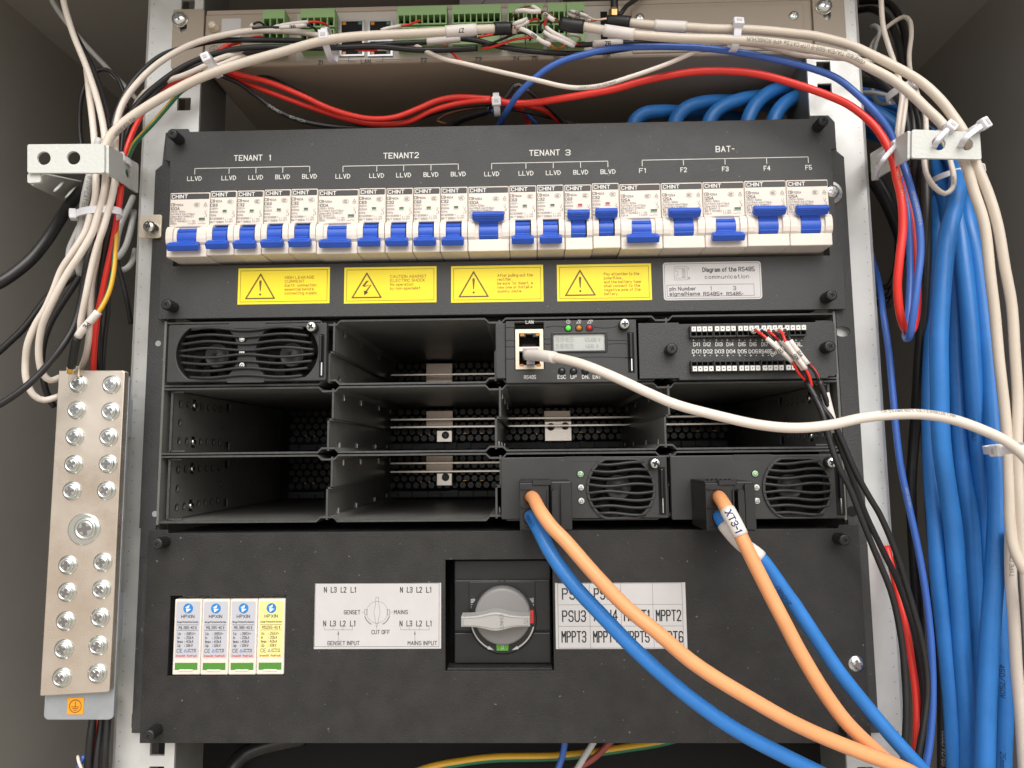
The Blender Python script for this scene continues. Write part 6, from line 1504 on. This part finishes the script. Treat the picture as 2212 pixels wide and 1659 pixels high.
# single wires at the green terminals
GW = 'marker-sleeved wires at the green terminals'
def wire(label, m, P, sl=(), r=0.75, er=0.75, txt=None):
    r *= 0.82; er *= 0.62
    P2 = [(1042.4 + .1488 * x_, .1488 * y_, d_) for x_, y_, d_ in P]
    nm = {M_CRED: 'red_wire', M_CBLK: 'black_wire', M_CBRN: 'brown_wire', M_CORW: 'orange_wire', M_CWHT: 'white_wire'}[m]
    cable(nm, label, P2, r, m, GW, 'wire', n=8, step=1.2, sleeves=[(a_, b_, er, M_SLV, 'marker_sleeve') + (((txt, 1.5, False, M_INK),) if txt else ()) for a_, b_ in sl])
wire('brown wire in a curved white sleeve above Z4', M_CBRN, [(400, 310, -10), (430, 250, -18), (478, 190, -26), (500, 165, -30), (600, 150, -32), (720, 170, -32), (850, 165, -32), (960, 190, -32), (1060, 270, -32), (1140, 320, -31)], [(2.6, 6.0)], 0.7, 1.35)
wire('brown wire arching over the controller lid into a short white sleeve', M_CBRN, [(545, 280, -10), (490, 220, -16), (500, 150, -22), (600, 105, -26), (700, 95, -28), (760, 110, -30), (860, 180, -31), (960, 250, -32), (1060, 305, -32), (1140, 335, -31)], [(4.2, 5.9)], 0.6, 1.2)
wire('white sleeve lettered 011B pointing into the black heat shrink', M_CBRN, [(880, 190, -29), (920, 215, -32), (1010, 275, -34), (1060, 305, -33), (1140, 338, -31)], [(0.0, 2.7)], 0.8, 1.1, '011B')
wire('black wire in a short white sleeve leaning toward Z5', M_CBLK, [(420, 370, -30), (470, 345, -32), (560, 310, -34), (640, 280, -30), (690, 262, -20), (700, 300, -8)], [(0.6, 3.0)], 0.9, 0.8)
wire('red wire in a short white sleeve entering Z5', M_CRED, [(470, 400, -30), (520, 378, -32), (660, 315, -30), (720, 288, -26), (780, 278, -20), (815, 290, -10), (818, 310, -6)], [(0.4, 2.0)], 0.95, 0.8)
wire('black wire bending down beside Z6 into a white sleeve', M_CBLK, [(1000, 340, -6), (975, 305, -14), (930, 300, -20), (860, 330, -24), (835, 380, -26), (860, 440, -28), (890, 460, -30), (1000, 530, -30), (1150, 590, -28), (1330, 670, -24), (1390, 660, -22)], [(6.0, 9.0)], 0.9, 0.85)
wire('red wire bending down beside Z6 into a white sleeve', M_CRED, [(985, 265, -10), (940, 275, -20), (905, 320, -26), (910, 380, -28), (935, 405, -30), (1020, 470, -30), (1180, 550, -28), (1365, 640, -24), (1395, 640, -22)], [(3.7, 6.9)], 0.95, 0.85)
wire('orange wire looping under Z6 out of the sleeve lettered 088', M_CORW, [(490, 415, -27), (540, 415, -30), (640, 450, -32), (740, 510, -32), (860, 600, -30), (980, 650, -28), (1040, 695, -24), (1110, 705, -18), (1170, 675, -12), (1210, 630, -6)], [(1.0, 5.0)], 0.75, 1.3, '088')
wire('red wire running level to the lower Z5 terminal', M_CRED, [(-10, 700, -16), (100, 690, -18), (300, 630, -20), (450, 580, -20), (600, 555, -20), (760, 548, -16), (815, 585, -8)], (), 0.95)
wire('black wire running level to the lower Z5 terminal', M_CBLK, [(-10, 680, -16), (60, 655, -18), (200, 600, -19), (350, 540, -19), (480, 490, -18), (600, 478, -14), (690, 520, -10), (690, 590, -6)], (), 0.9)
wire('red wire emerging from the black sleeve above Z3', M_CRED, [(-60, 545, -14), (0, 530, -16), (120, 510, -16), (220, 500, -14), (270, 480, -8)], (), 0.95)
wire('upper white sleeve lettered 07B right of Z7', M_CWHT, [(1280, 160, -20), (1300, 165, -22), (1400, 190, -24), (1530, 240, -26), (1620, 280, -28), (1700, 285, -30), (1800, 272, -30)], [(0, 3.0)], 0.6, 0.95, '07B')
wire('lower white sleeve lettered 07A right of Z7', M_CORW, [(1245, 205, -18), (1290, 220, -20), (1420, 255, -22), (1580, 305, -24), (1640, 300, -26), (1720, 275, -28), (1800, 262, -30)], [(0, 2.95)], 0.6, 0.95, '07A')
wire('white wire arching into the upper Z7 terminal', M_CWHT, [(930, 580, -22), (1040, 575, -24), (1160, 550, -24), (1240, 515, -22), (1320, 512, -18), (1400, 535, -12), (1420, 570, -6)], [(0.0, 1.9)], 1.15, 0.4)
def wire2(label, m, P, sl=(), r=0.8, er=0.75, txt=None, nm='wire'):
    r *= 0.82; er *= 0.62
    P2 = [(356.6 + .248 * x_, .248 * y_, d_) for x_, y_, d_ in P]
    cable(nm, label, P2, r, m, GW, 'wire', n=8, step=1.2, sleeves=[(a_, b_, er, M_SLV, 'marker_sleeve') + (((txt, 1.5, True, M_INK),) if txt else ()) for a_, b_ in sl])
wire2('red wire in a white sleeve entering the top of Z1', M_CRED, [(940, 240, -22), (1000, 226, -22), (1120, 205, -22), (1245, 192, -20), (1320, 190, -18), (1385, 205, -14), (1425, 235, -8)], [(0.2, 3.0)], 0.9, 0.8, None, 'red_wire')
wire2('black wire in a white sleeve lettered GND', M_CBLK, [(760, 248, -24), (840, 240, -24), (920, 236, -24), (1000, 240, -24), (1120, 232, -24), (1230, 222, -22), (1290, 240, -16), (1335, 285, -8)], [(3.0, 5.0)], 0.95, 0.8, 'GND', 'black_wire')
wire2('black wire hooking into a short white sleeve by the blank sticker', M_CBLK, [(745, 240, -14), (770, 212, -16), (800, 195, -16), (840, 200, -14), (865, 230, -12), (875, 290, -8), (880, 330, -6)], [(0, 1.0)], 0.9, 0.9, None, 'black_wire')
wire2('red wire stub beside the left terminals', M_CRED, [(560, 400, -12), (620, 372, -14), (720, 340, -14), (830, 318, -10), (850, 330, -6)], (), 1.0, 0.6, None, 'red_wire')
wire2('red wire in a white sleeve entering the top of Z2', M_CRED, [(1880, 265, -20), (1940, 245, -20), (2050, 225, -18), (2130, 212, -16), (2200, 185, -12), (2225, 178, -8)], [(0, 2.0)], 0.85, 0.75, None, 'red_wire')
wire2('short red wire between the black cables under the sockets', M_CRED, [(1660, 430, -14), (1720, 440, -16), (1800, 440, -16), (1850, 434, -15), (1950, 432, -14)], [(3.0, 4.0)], 0.8, 0.3, None, 'red_wire')

# --- left hand bundle
cable('network_cable', 'grey-white cable printed UTP CAT.5e at the outer edge of the left bundle', [(215, 300, -40), (205, 345, -40), (195, 385, -40), (185, 430, -40), (178, 480, -38), (171, 529, -34), (170, 560, -28), (174, 592, -20)], 2.5, M_CGRY, GL, n=16, prints=[(2.0, 'B UTP CAT.58 4PR', 2.1, False, M_CINK, 0.0)])
cable('white_cable', 'white cable forming the largest loop left of the earth bar', [(187, 149, -10), (192, 198, -20), (199, 248, -30), (205, 311, -36), (208, 380, -42), (206, 430, -44), (196, 465, -46), (185, 500, -46), (159, 541, -46), (132, 582, -44), (114, 629, -42), (97, 668, -40), (77, 702, -38), (61, 742, -36), (56, 783, -32), (58, 822, -30), (74, 854, -26), (95, 864, -22), (130, 855, -18)], 2.0, M_CWHT, GL, n=14)
cable('white_cable', 'white cable forming the inner loop left of the earth bar', [(135, -20, -16), (136, 0, -16), (155, 66, -20), (186, 142, -24), (206, 200, -28), (221, 258, -34), (228, 311, -38), (228, 380, -42), (221, 430, -46), (210, 465, -48), (200, 500, -48), (175, 547, -48), (148, 589, -47), (124, 632, -46), (106, 668, -44), (91, 705, -40), (84, 745, -36), (85, 783, -32), (93, 809, -28), (108, 822, -24), (134, 813, -18)], 2.0, M_CWHT, GL, n=14)
cable('white_cable', 'white cable running straight down in front of the black ones to the earth bar', [(248, 300, -38), (250, 380, -44), (242, 430, -46), (234, 460, -46), (225, 492, -46), (209, 536, -44), (196, 585, -42), (185, 637, -40), (176, 680, -36), (167, 725, -32), (150, 800, -20)], 1.9, M_CWHT, GL, n=14)
cable('white_cable', 'white cable bending behind the PE sleeve toward the earth bar', [(232, 300, -30), (232, 380, -34), (224, 440, -36), (218, 500, -34), (209, 558, -32), (199, 611, -30), (196, 664, -28), (195, 703, -26), (191, 743, -22), (184, 775, -16), (173, 800, -10)], 1.9, M_CWHT, GL, n=14)
cable('black_cable', 'black cable running from the left bundle down to the left edge below the white loops', [(215, 400, -28), (210, 470, -30), (203, 520, -32), (190, 560, -34), (180, 611, -34), (170, 669, -34), (157, 711, -36), (132, 753, -40), (93, 801, -44), (53, 838, -48), (0, 873, -52), (-40, 892, -54)], 2.0, M_CBLK, GL, n=14)
cable('black_cable', 'black cable curling down behind the two white loops', [(192, 560, -20), (180, 586, -20), (148, 637, -20), (114, 690, -20), (98, 727, -20), (90, 767, -18), (91, 809, -16), (101, 849, -12), (118, 880, -8)], 1.9, M_CBLK, GL)
cable('black_cable', 'black cable slanting to the left edge from behind the white loops', [(185, 570, -8), (150, 603, -10), (106, 640, -14), (53, 708, -18), (0, 757, -22), (-40, 790, -24)], 2.1, M_CBLK, GL)
cable('black_cable', 'thickest black cable sweeping from the left bracket to the left edge', [(215, 360, 30), (190, 395, 20), (156, 436, 5), (127, 481, -10), (100, 521, -20), (66, 560, -28), (26, 592, -34), (-5, 611, -38), (-50, 630, -40)], 3.6, M_CBLK, GL, n=16)
cable('black_cable', 'black loop behind the white cables above the left bracket', [(178, 330, 10), (172, 268, 14), (175, 212, 18), (187, 177, 20), (208, 153, 22), (230, 150, 24), (251, 166, 26), (266, 196, 28), (275, 240, 30)], 1.5, M_CBLK, GL)
cable('black_cable', 'thin black cable beside the white one entering from the top left', [(128, -20, -6), (131, 0, -6), (146, 38, -6), (199, 142, -10), (212, 175, -12), (229, 232, -18), (236, 268, -22), (243, 310, -26), (246, 380, -30), (244, 440, -34)], 1.4, M_CBLK, GL)
cable('white_cable', 'grey-white cable entering from the top left and passing behind the upright', [(105, -20, 30), (113, 2, 32), (142, 46, 36), (185, 97, 42), (228, 143, 48), (275, 192, 56), (310, 230, 62)], 1.9, M_CGRY, GL)
cable('red_cable', 'red cable running down the left bundle behind the earth bar', [(262, 400, -32), (258, 439, -32), (251, 479, -32), (241, 532, -32), (230, 584, -32), (220, 637, -30), (212, 677, -28), (206, 730, -22), (202, 800, -12), (200, 900, -4)], 1.75, M_CRED, 'red cables', n=14)
c_ = cable('earth_wire', 'yellow and green earth wire with a white sleeve lettered PE', [(253, 440, -26), (252, 487, -30), (249, 545, -34), (246, 584, -36), (238, 624, -38), (227, 651, -40), (213, 674, -42), (190, 700, -42), (168, 727, -40), (160, 755, -36), (154, 792, -31), (150, 806, -29)], 1.5, M_CYEL, 'earth wires', stripe=M_CGRN, n=14,
      sleeves=[(6.0, 8.0, 0.8, M_SLV, 'marker_sleeve', ('PE', 2.4, False, M_INK)), (8.05, 10.1, 0.9, M_SHR, 'heat_shrink')])
pl = at(154, 800, -29)
obj('cable_lug', MB().box(pl.x - 3.4, pl.x + 3.4, -26.6, -25.1, pl.z - 9, pl.z + 3, 0.6, 2), M_COPPER, c_.root)
for lab, P, r_ in (('black cable right of the straight white one in the left bundle', [(245, 420, -30), (243, 465, -32), (230, 526, -30), (220, 587, -26), (215, 650, -22), (213, 730, -16), (212, 800, -8), (212, 900, 0)], 2.0),
                   ('black cable nearest the red one in the left bundle', [(247, 440, -20), (243, 540, -18), (238, 610, -16), (233, 680, -14), (226, 740, -10), (220, 830, -2), (216, 900, 4)], 1.5),
                   ('black cable against the left upright behind the yellow wire', [(250, 540, 10), (253, 566, 10), (262, 602, 12), (273, 645, 14), (283, 700, 20)], 1.6)):
    cable('black_cable', lab, P, r_, M_CBLK, GL)
for lab, P in (('upper grey cable loop tucked behind the left upright', [(288, 425, 16), (278, 448, 12), (262, 480, 10), (254, 506, 10), (248, 560, 12)]),
               ('middle grey cable loop tucked behind the left upright', [(290, 455, 18), (282, 500, 14), (270, 535, 12), (254, 556, 10), (244, 560, 8)]),
               ('lower grey cable loop tucked behind the left upright', [(292, 540, 26), (288, 560, 20), (276, 578, 16), (262, 583, 14), (250, 576, 14)]),
               ('small grey-white loop peeping out left of the left bundle', [(172, 490, -10), (160, 515, -12), (150, 540, -12), (150, 560, -12), (158, 572, -10), (170, 565, -6)])):
    cable('grey_cable', lab, P, 2.0, M_CGRY, 'grey loops by the left upright')
# bundle below the earth bar
for nm, lab, P, r_, m in (('black_cable', 'leftmost black cable below the earth bar', [(205, 1530, 0), (200, 1560, -2), (195, 1600, -4), (190, 1680, -4)], 2.4, M_CBLK),
                      ('red_cable', 'red cable between black ones below the earth bar', [(213, 1530, 0), (209, 1560, 0), (204, 1600, 2), (202, 1640, 4), (200, 1690, 6)], 1.5, M_CRED),
                      ('black_cable', 'middle black cable below the earth bar', [(222, 1530, 2), (217, 1580, 0), (212, 1620, -2), (208, 1690, -4)], 2.2, M_CBLK),
                      ('blue_wire', 'short pale blue wire below the earth bar', [(222, 1560, 8), (219, 1600, 6), (215, 1650, 6), (214, 1690, 6)], 1.3, M_CBL2),
                      ('black_cable', 'black cable touching the upright below the earth bar', [(234, 1520, 0), (232, 1560, -2), (229, 1620, -4), (227, 1690, -4)], 2.3, M_CBLK),
                      ('white_cable', 'short white wire end at the lower left', [(168, 1633, -6), (170, 1645, -8), (176, 1660, -8), (186, 1680, -6)], 0.9, M_CWHT),
                      ('blue_wire', 'pale blue wire end at the lower left', [(182, 1632, -4), (176, 1646, -4), (168, 1662, -2), (160, 1680, 0)], 1.3, M_CBL2)):
    cable(nm, lab, P, r_, m, 'cable ends below the earth bar')
# cables in the gap below the lower panel
cable('earth_wire', 'yellow and green earth wire in the dark gap below the lower panel', [(880, 1675, 60), (931, 1657, 62), (1007, 1645, 64), (1074, 1638, 66), (1208, 1633, 70), (1297, 1624, 74), (1409, 1607, 80), (1480, 1590, 86)], 3.0, M_CYEL, 'earth wires', stripe=M_CGRN, n=14)
cable('black_cable', 'thick black cable in the dark gap below the lower panel', [(490, 1690, 70), (505, 1658, 74), (529, 1630, 80), (575, 1610, 86), (660, 1592, 92)], 6.0, M_CBLK, 'cables in the bottom gap', n=14)
cable('blue_wire', 'blue wire in the dark gap below the lower panel', [(1222, 1590, 50), (1219, 1609, 50), (1214, 1635, 50), (1204, 1665, 48)], 2.2, M_CBL2, 'cables in the bottom gap')
cable('grey_cable', 'grey wire in the dark gap below the lower panel', [(1290, 1590, 55), (1279, 1609, 55), (1262, 1635, 55), (1244, 1665, 54)], 2.2, M_CGRY, 'cables in the bottom gap')
cable('brown_wire', 'red-brown wire in the dark gap below the lower panel', [(1330, 1590, 58), (1312, 1609, 58), (1284, 1636, 58), (1244, 1662, 58)], 2.2, M_CRST, 'cables in the bottom gap')

# ------------------------------------------------------------------ nylon cable ties
def tie(label, px, py, Y, tang, a, b, head, wd=4.0, tail=None, hw=4.6):
    """strap ring round a bundle: tang = cable direction in the picture, a/b = half widths across and in depth"""
    c = at(px, py, Y); t_ = Vector((tang[0], 0, -tang[1])).normalized(); ac = Vector((-t_.z, 0, t_.x)); dp_ = Vector((0, 1, 0))
    root = thing('cable_tie', (c.x, c.y, c.z), label, 'cable tie', 'white nylon cable ties')
    n = 40; vs = []; fs = []
    for k in range(n):
        an = 2 * math.pi * k / n
        for (rr, s) in ((0, -1), (0, 1), (0.9, 1), (0.9, -1)):
            p_ = c + ac * ((a + rr) * math.cos(an)) + dp_ * ((b + rr) * math.sin(an)) + t_ * (s * wd / 2); vs.append(p_)
    for k in range(n):
        k2 = (k + 1) % n
        for j in range(4): fs.append((k * 4 + j, k2 * 4 + j, k2 * 4 + (j + 1) % 4, k * 4 + (j + 1) % 4))
    m = MB(); m.add(vs, fs, 0, False); obj('strap', m, M_TIE, root)
    an = R(head); hc = c + ac * ((a + 1.8) * math.cos(an)) + dp_ * ((b + 1.8) * math.sin(an))
    nrm = (ac * math.cos(an) + dp_ * math.sin(an)).normalized(); tg = nrm.cross(t_)
    M_ = Matrix.Translation(hc) @ Matrix((( tg.x, nrm.x, t_.x, 0), (tg.y, nrm.y, t_.y, 0), (tg.z, nrm.z, t_.z, 0), (0, 0, 0, 1)))
    m = MB(); m.box(-hw / 2 - .6, hw / 2 + .6, -2.0, 2.0, -wd / 2 - 1.0, wd / 2 + 1.0, 0.8, 2, M=M_)
    ho_ = obj('head', m, M_TIE, root)
    m = MB(); m.box(-1.0, 1.0, 1.9, 2.35, -wd / 2 + 0.6, wd / 2 - 0.6, 0.1, 1, M=M_); obj('pawl_slot', m, M_CGRY, ho_)
    if tail:
        pts = [hc + nrm * 0.2] + [at(*p_) for p_ in tail]
        sp_, _ = spline(pts, 2.0); m = MB(); m.tube(sp_, wd * 0.36, 8, flat=0.3); obj('tail', m, M_TIE, root)
tie('nylon tie round the left bundle below the left bracket', 214, 463, -40, (0.1, 1), 13.0, 7.5, -155, 4.4)
tie('small nylon tie head beside the blank sticker, left end of the arches', 460, 142, -34, (0.9, -0.42), 6.0, 8, -95, 3.6)
tie('nylon tie round the cream cable below the first network socket', 712, 98, -26, (1, -0.1), 8.4, 12, -100, 4.2)
tie('nylon tie round the red cables in the middle below Z3', 1073, 226, 6, (1, -0.05), 6.8, 7, -105, 4.2)
tie('upright nylon tie round the two cream cables above the blank cover', 1586, 78, -36, (1, 0.08), 8.6, 7, -70, 4.4)
tie('nylon tie gathering cables in the top right corner', 1948, 200, -8, (0.25, 1), 8.0, 10, -80, 4.6)
tie('nylon tie through the slotted flank of the right bracket', 1925, 322, -34, (0.55, 0.8), 7.5, 7, -95, 4.0, tail=[(1908, 345, -52), (1896, 368, -40), (1893, 388, -20)])
tie('nylon tie threaded through the left hole of the right bracket', 2022, 300, -56, (0.7, 0.6), 8.0, 10, -75, 4.2, tail=[(2024, 305, -70), (2017, 322, -64)])
tie('nylon tie threaded through the rightmost hole of the right bracket', 2090, 292, -58, (0.5, 0.9), 6.5, 10, -70, 4.6, tail=[(2085, 300, -72), (2074, 318, -66)])
tie('nylon tie at the right edge holding the sagging white cable', 2190, 968, -66, (0.1, 1), 11.5, 16, -165, 4.2)
tie('grey shaded nylon tie round the thick blue cables under the right bracket', 2062, 385, 0, (0.1, 1), 14.5, 14, -60, 3.6)
tie('nylon tie pad on the flank of the left bracket', 262, 352, -28, (0.2, 1), 4.5, 6, -60, 4.4)
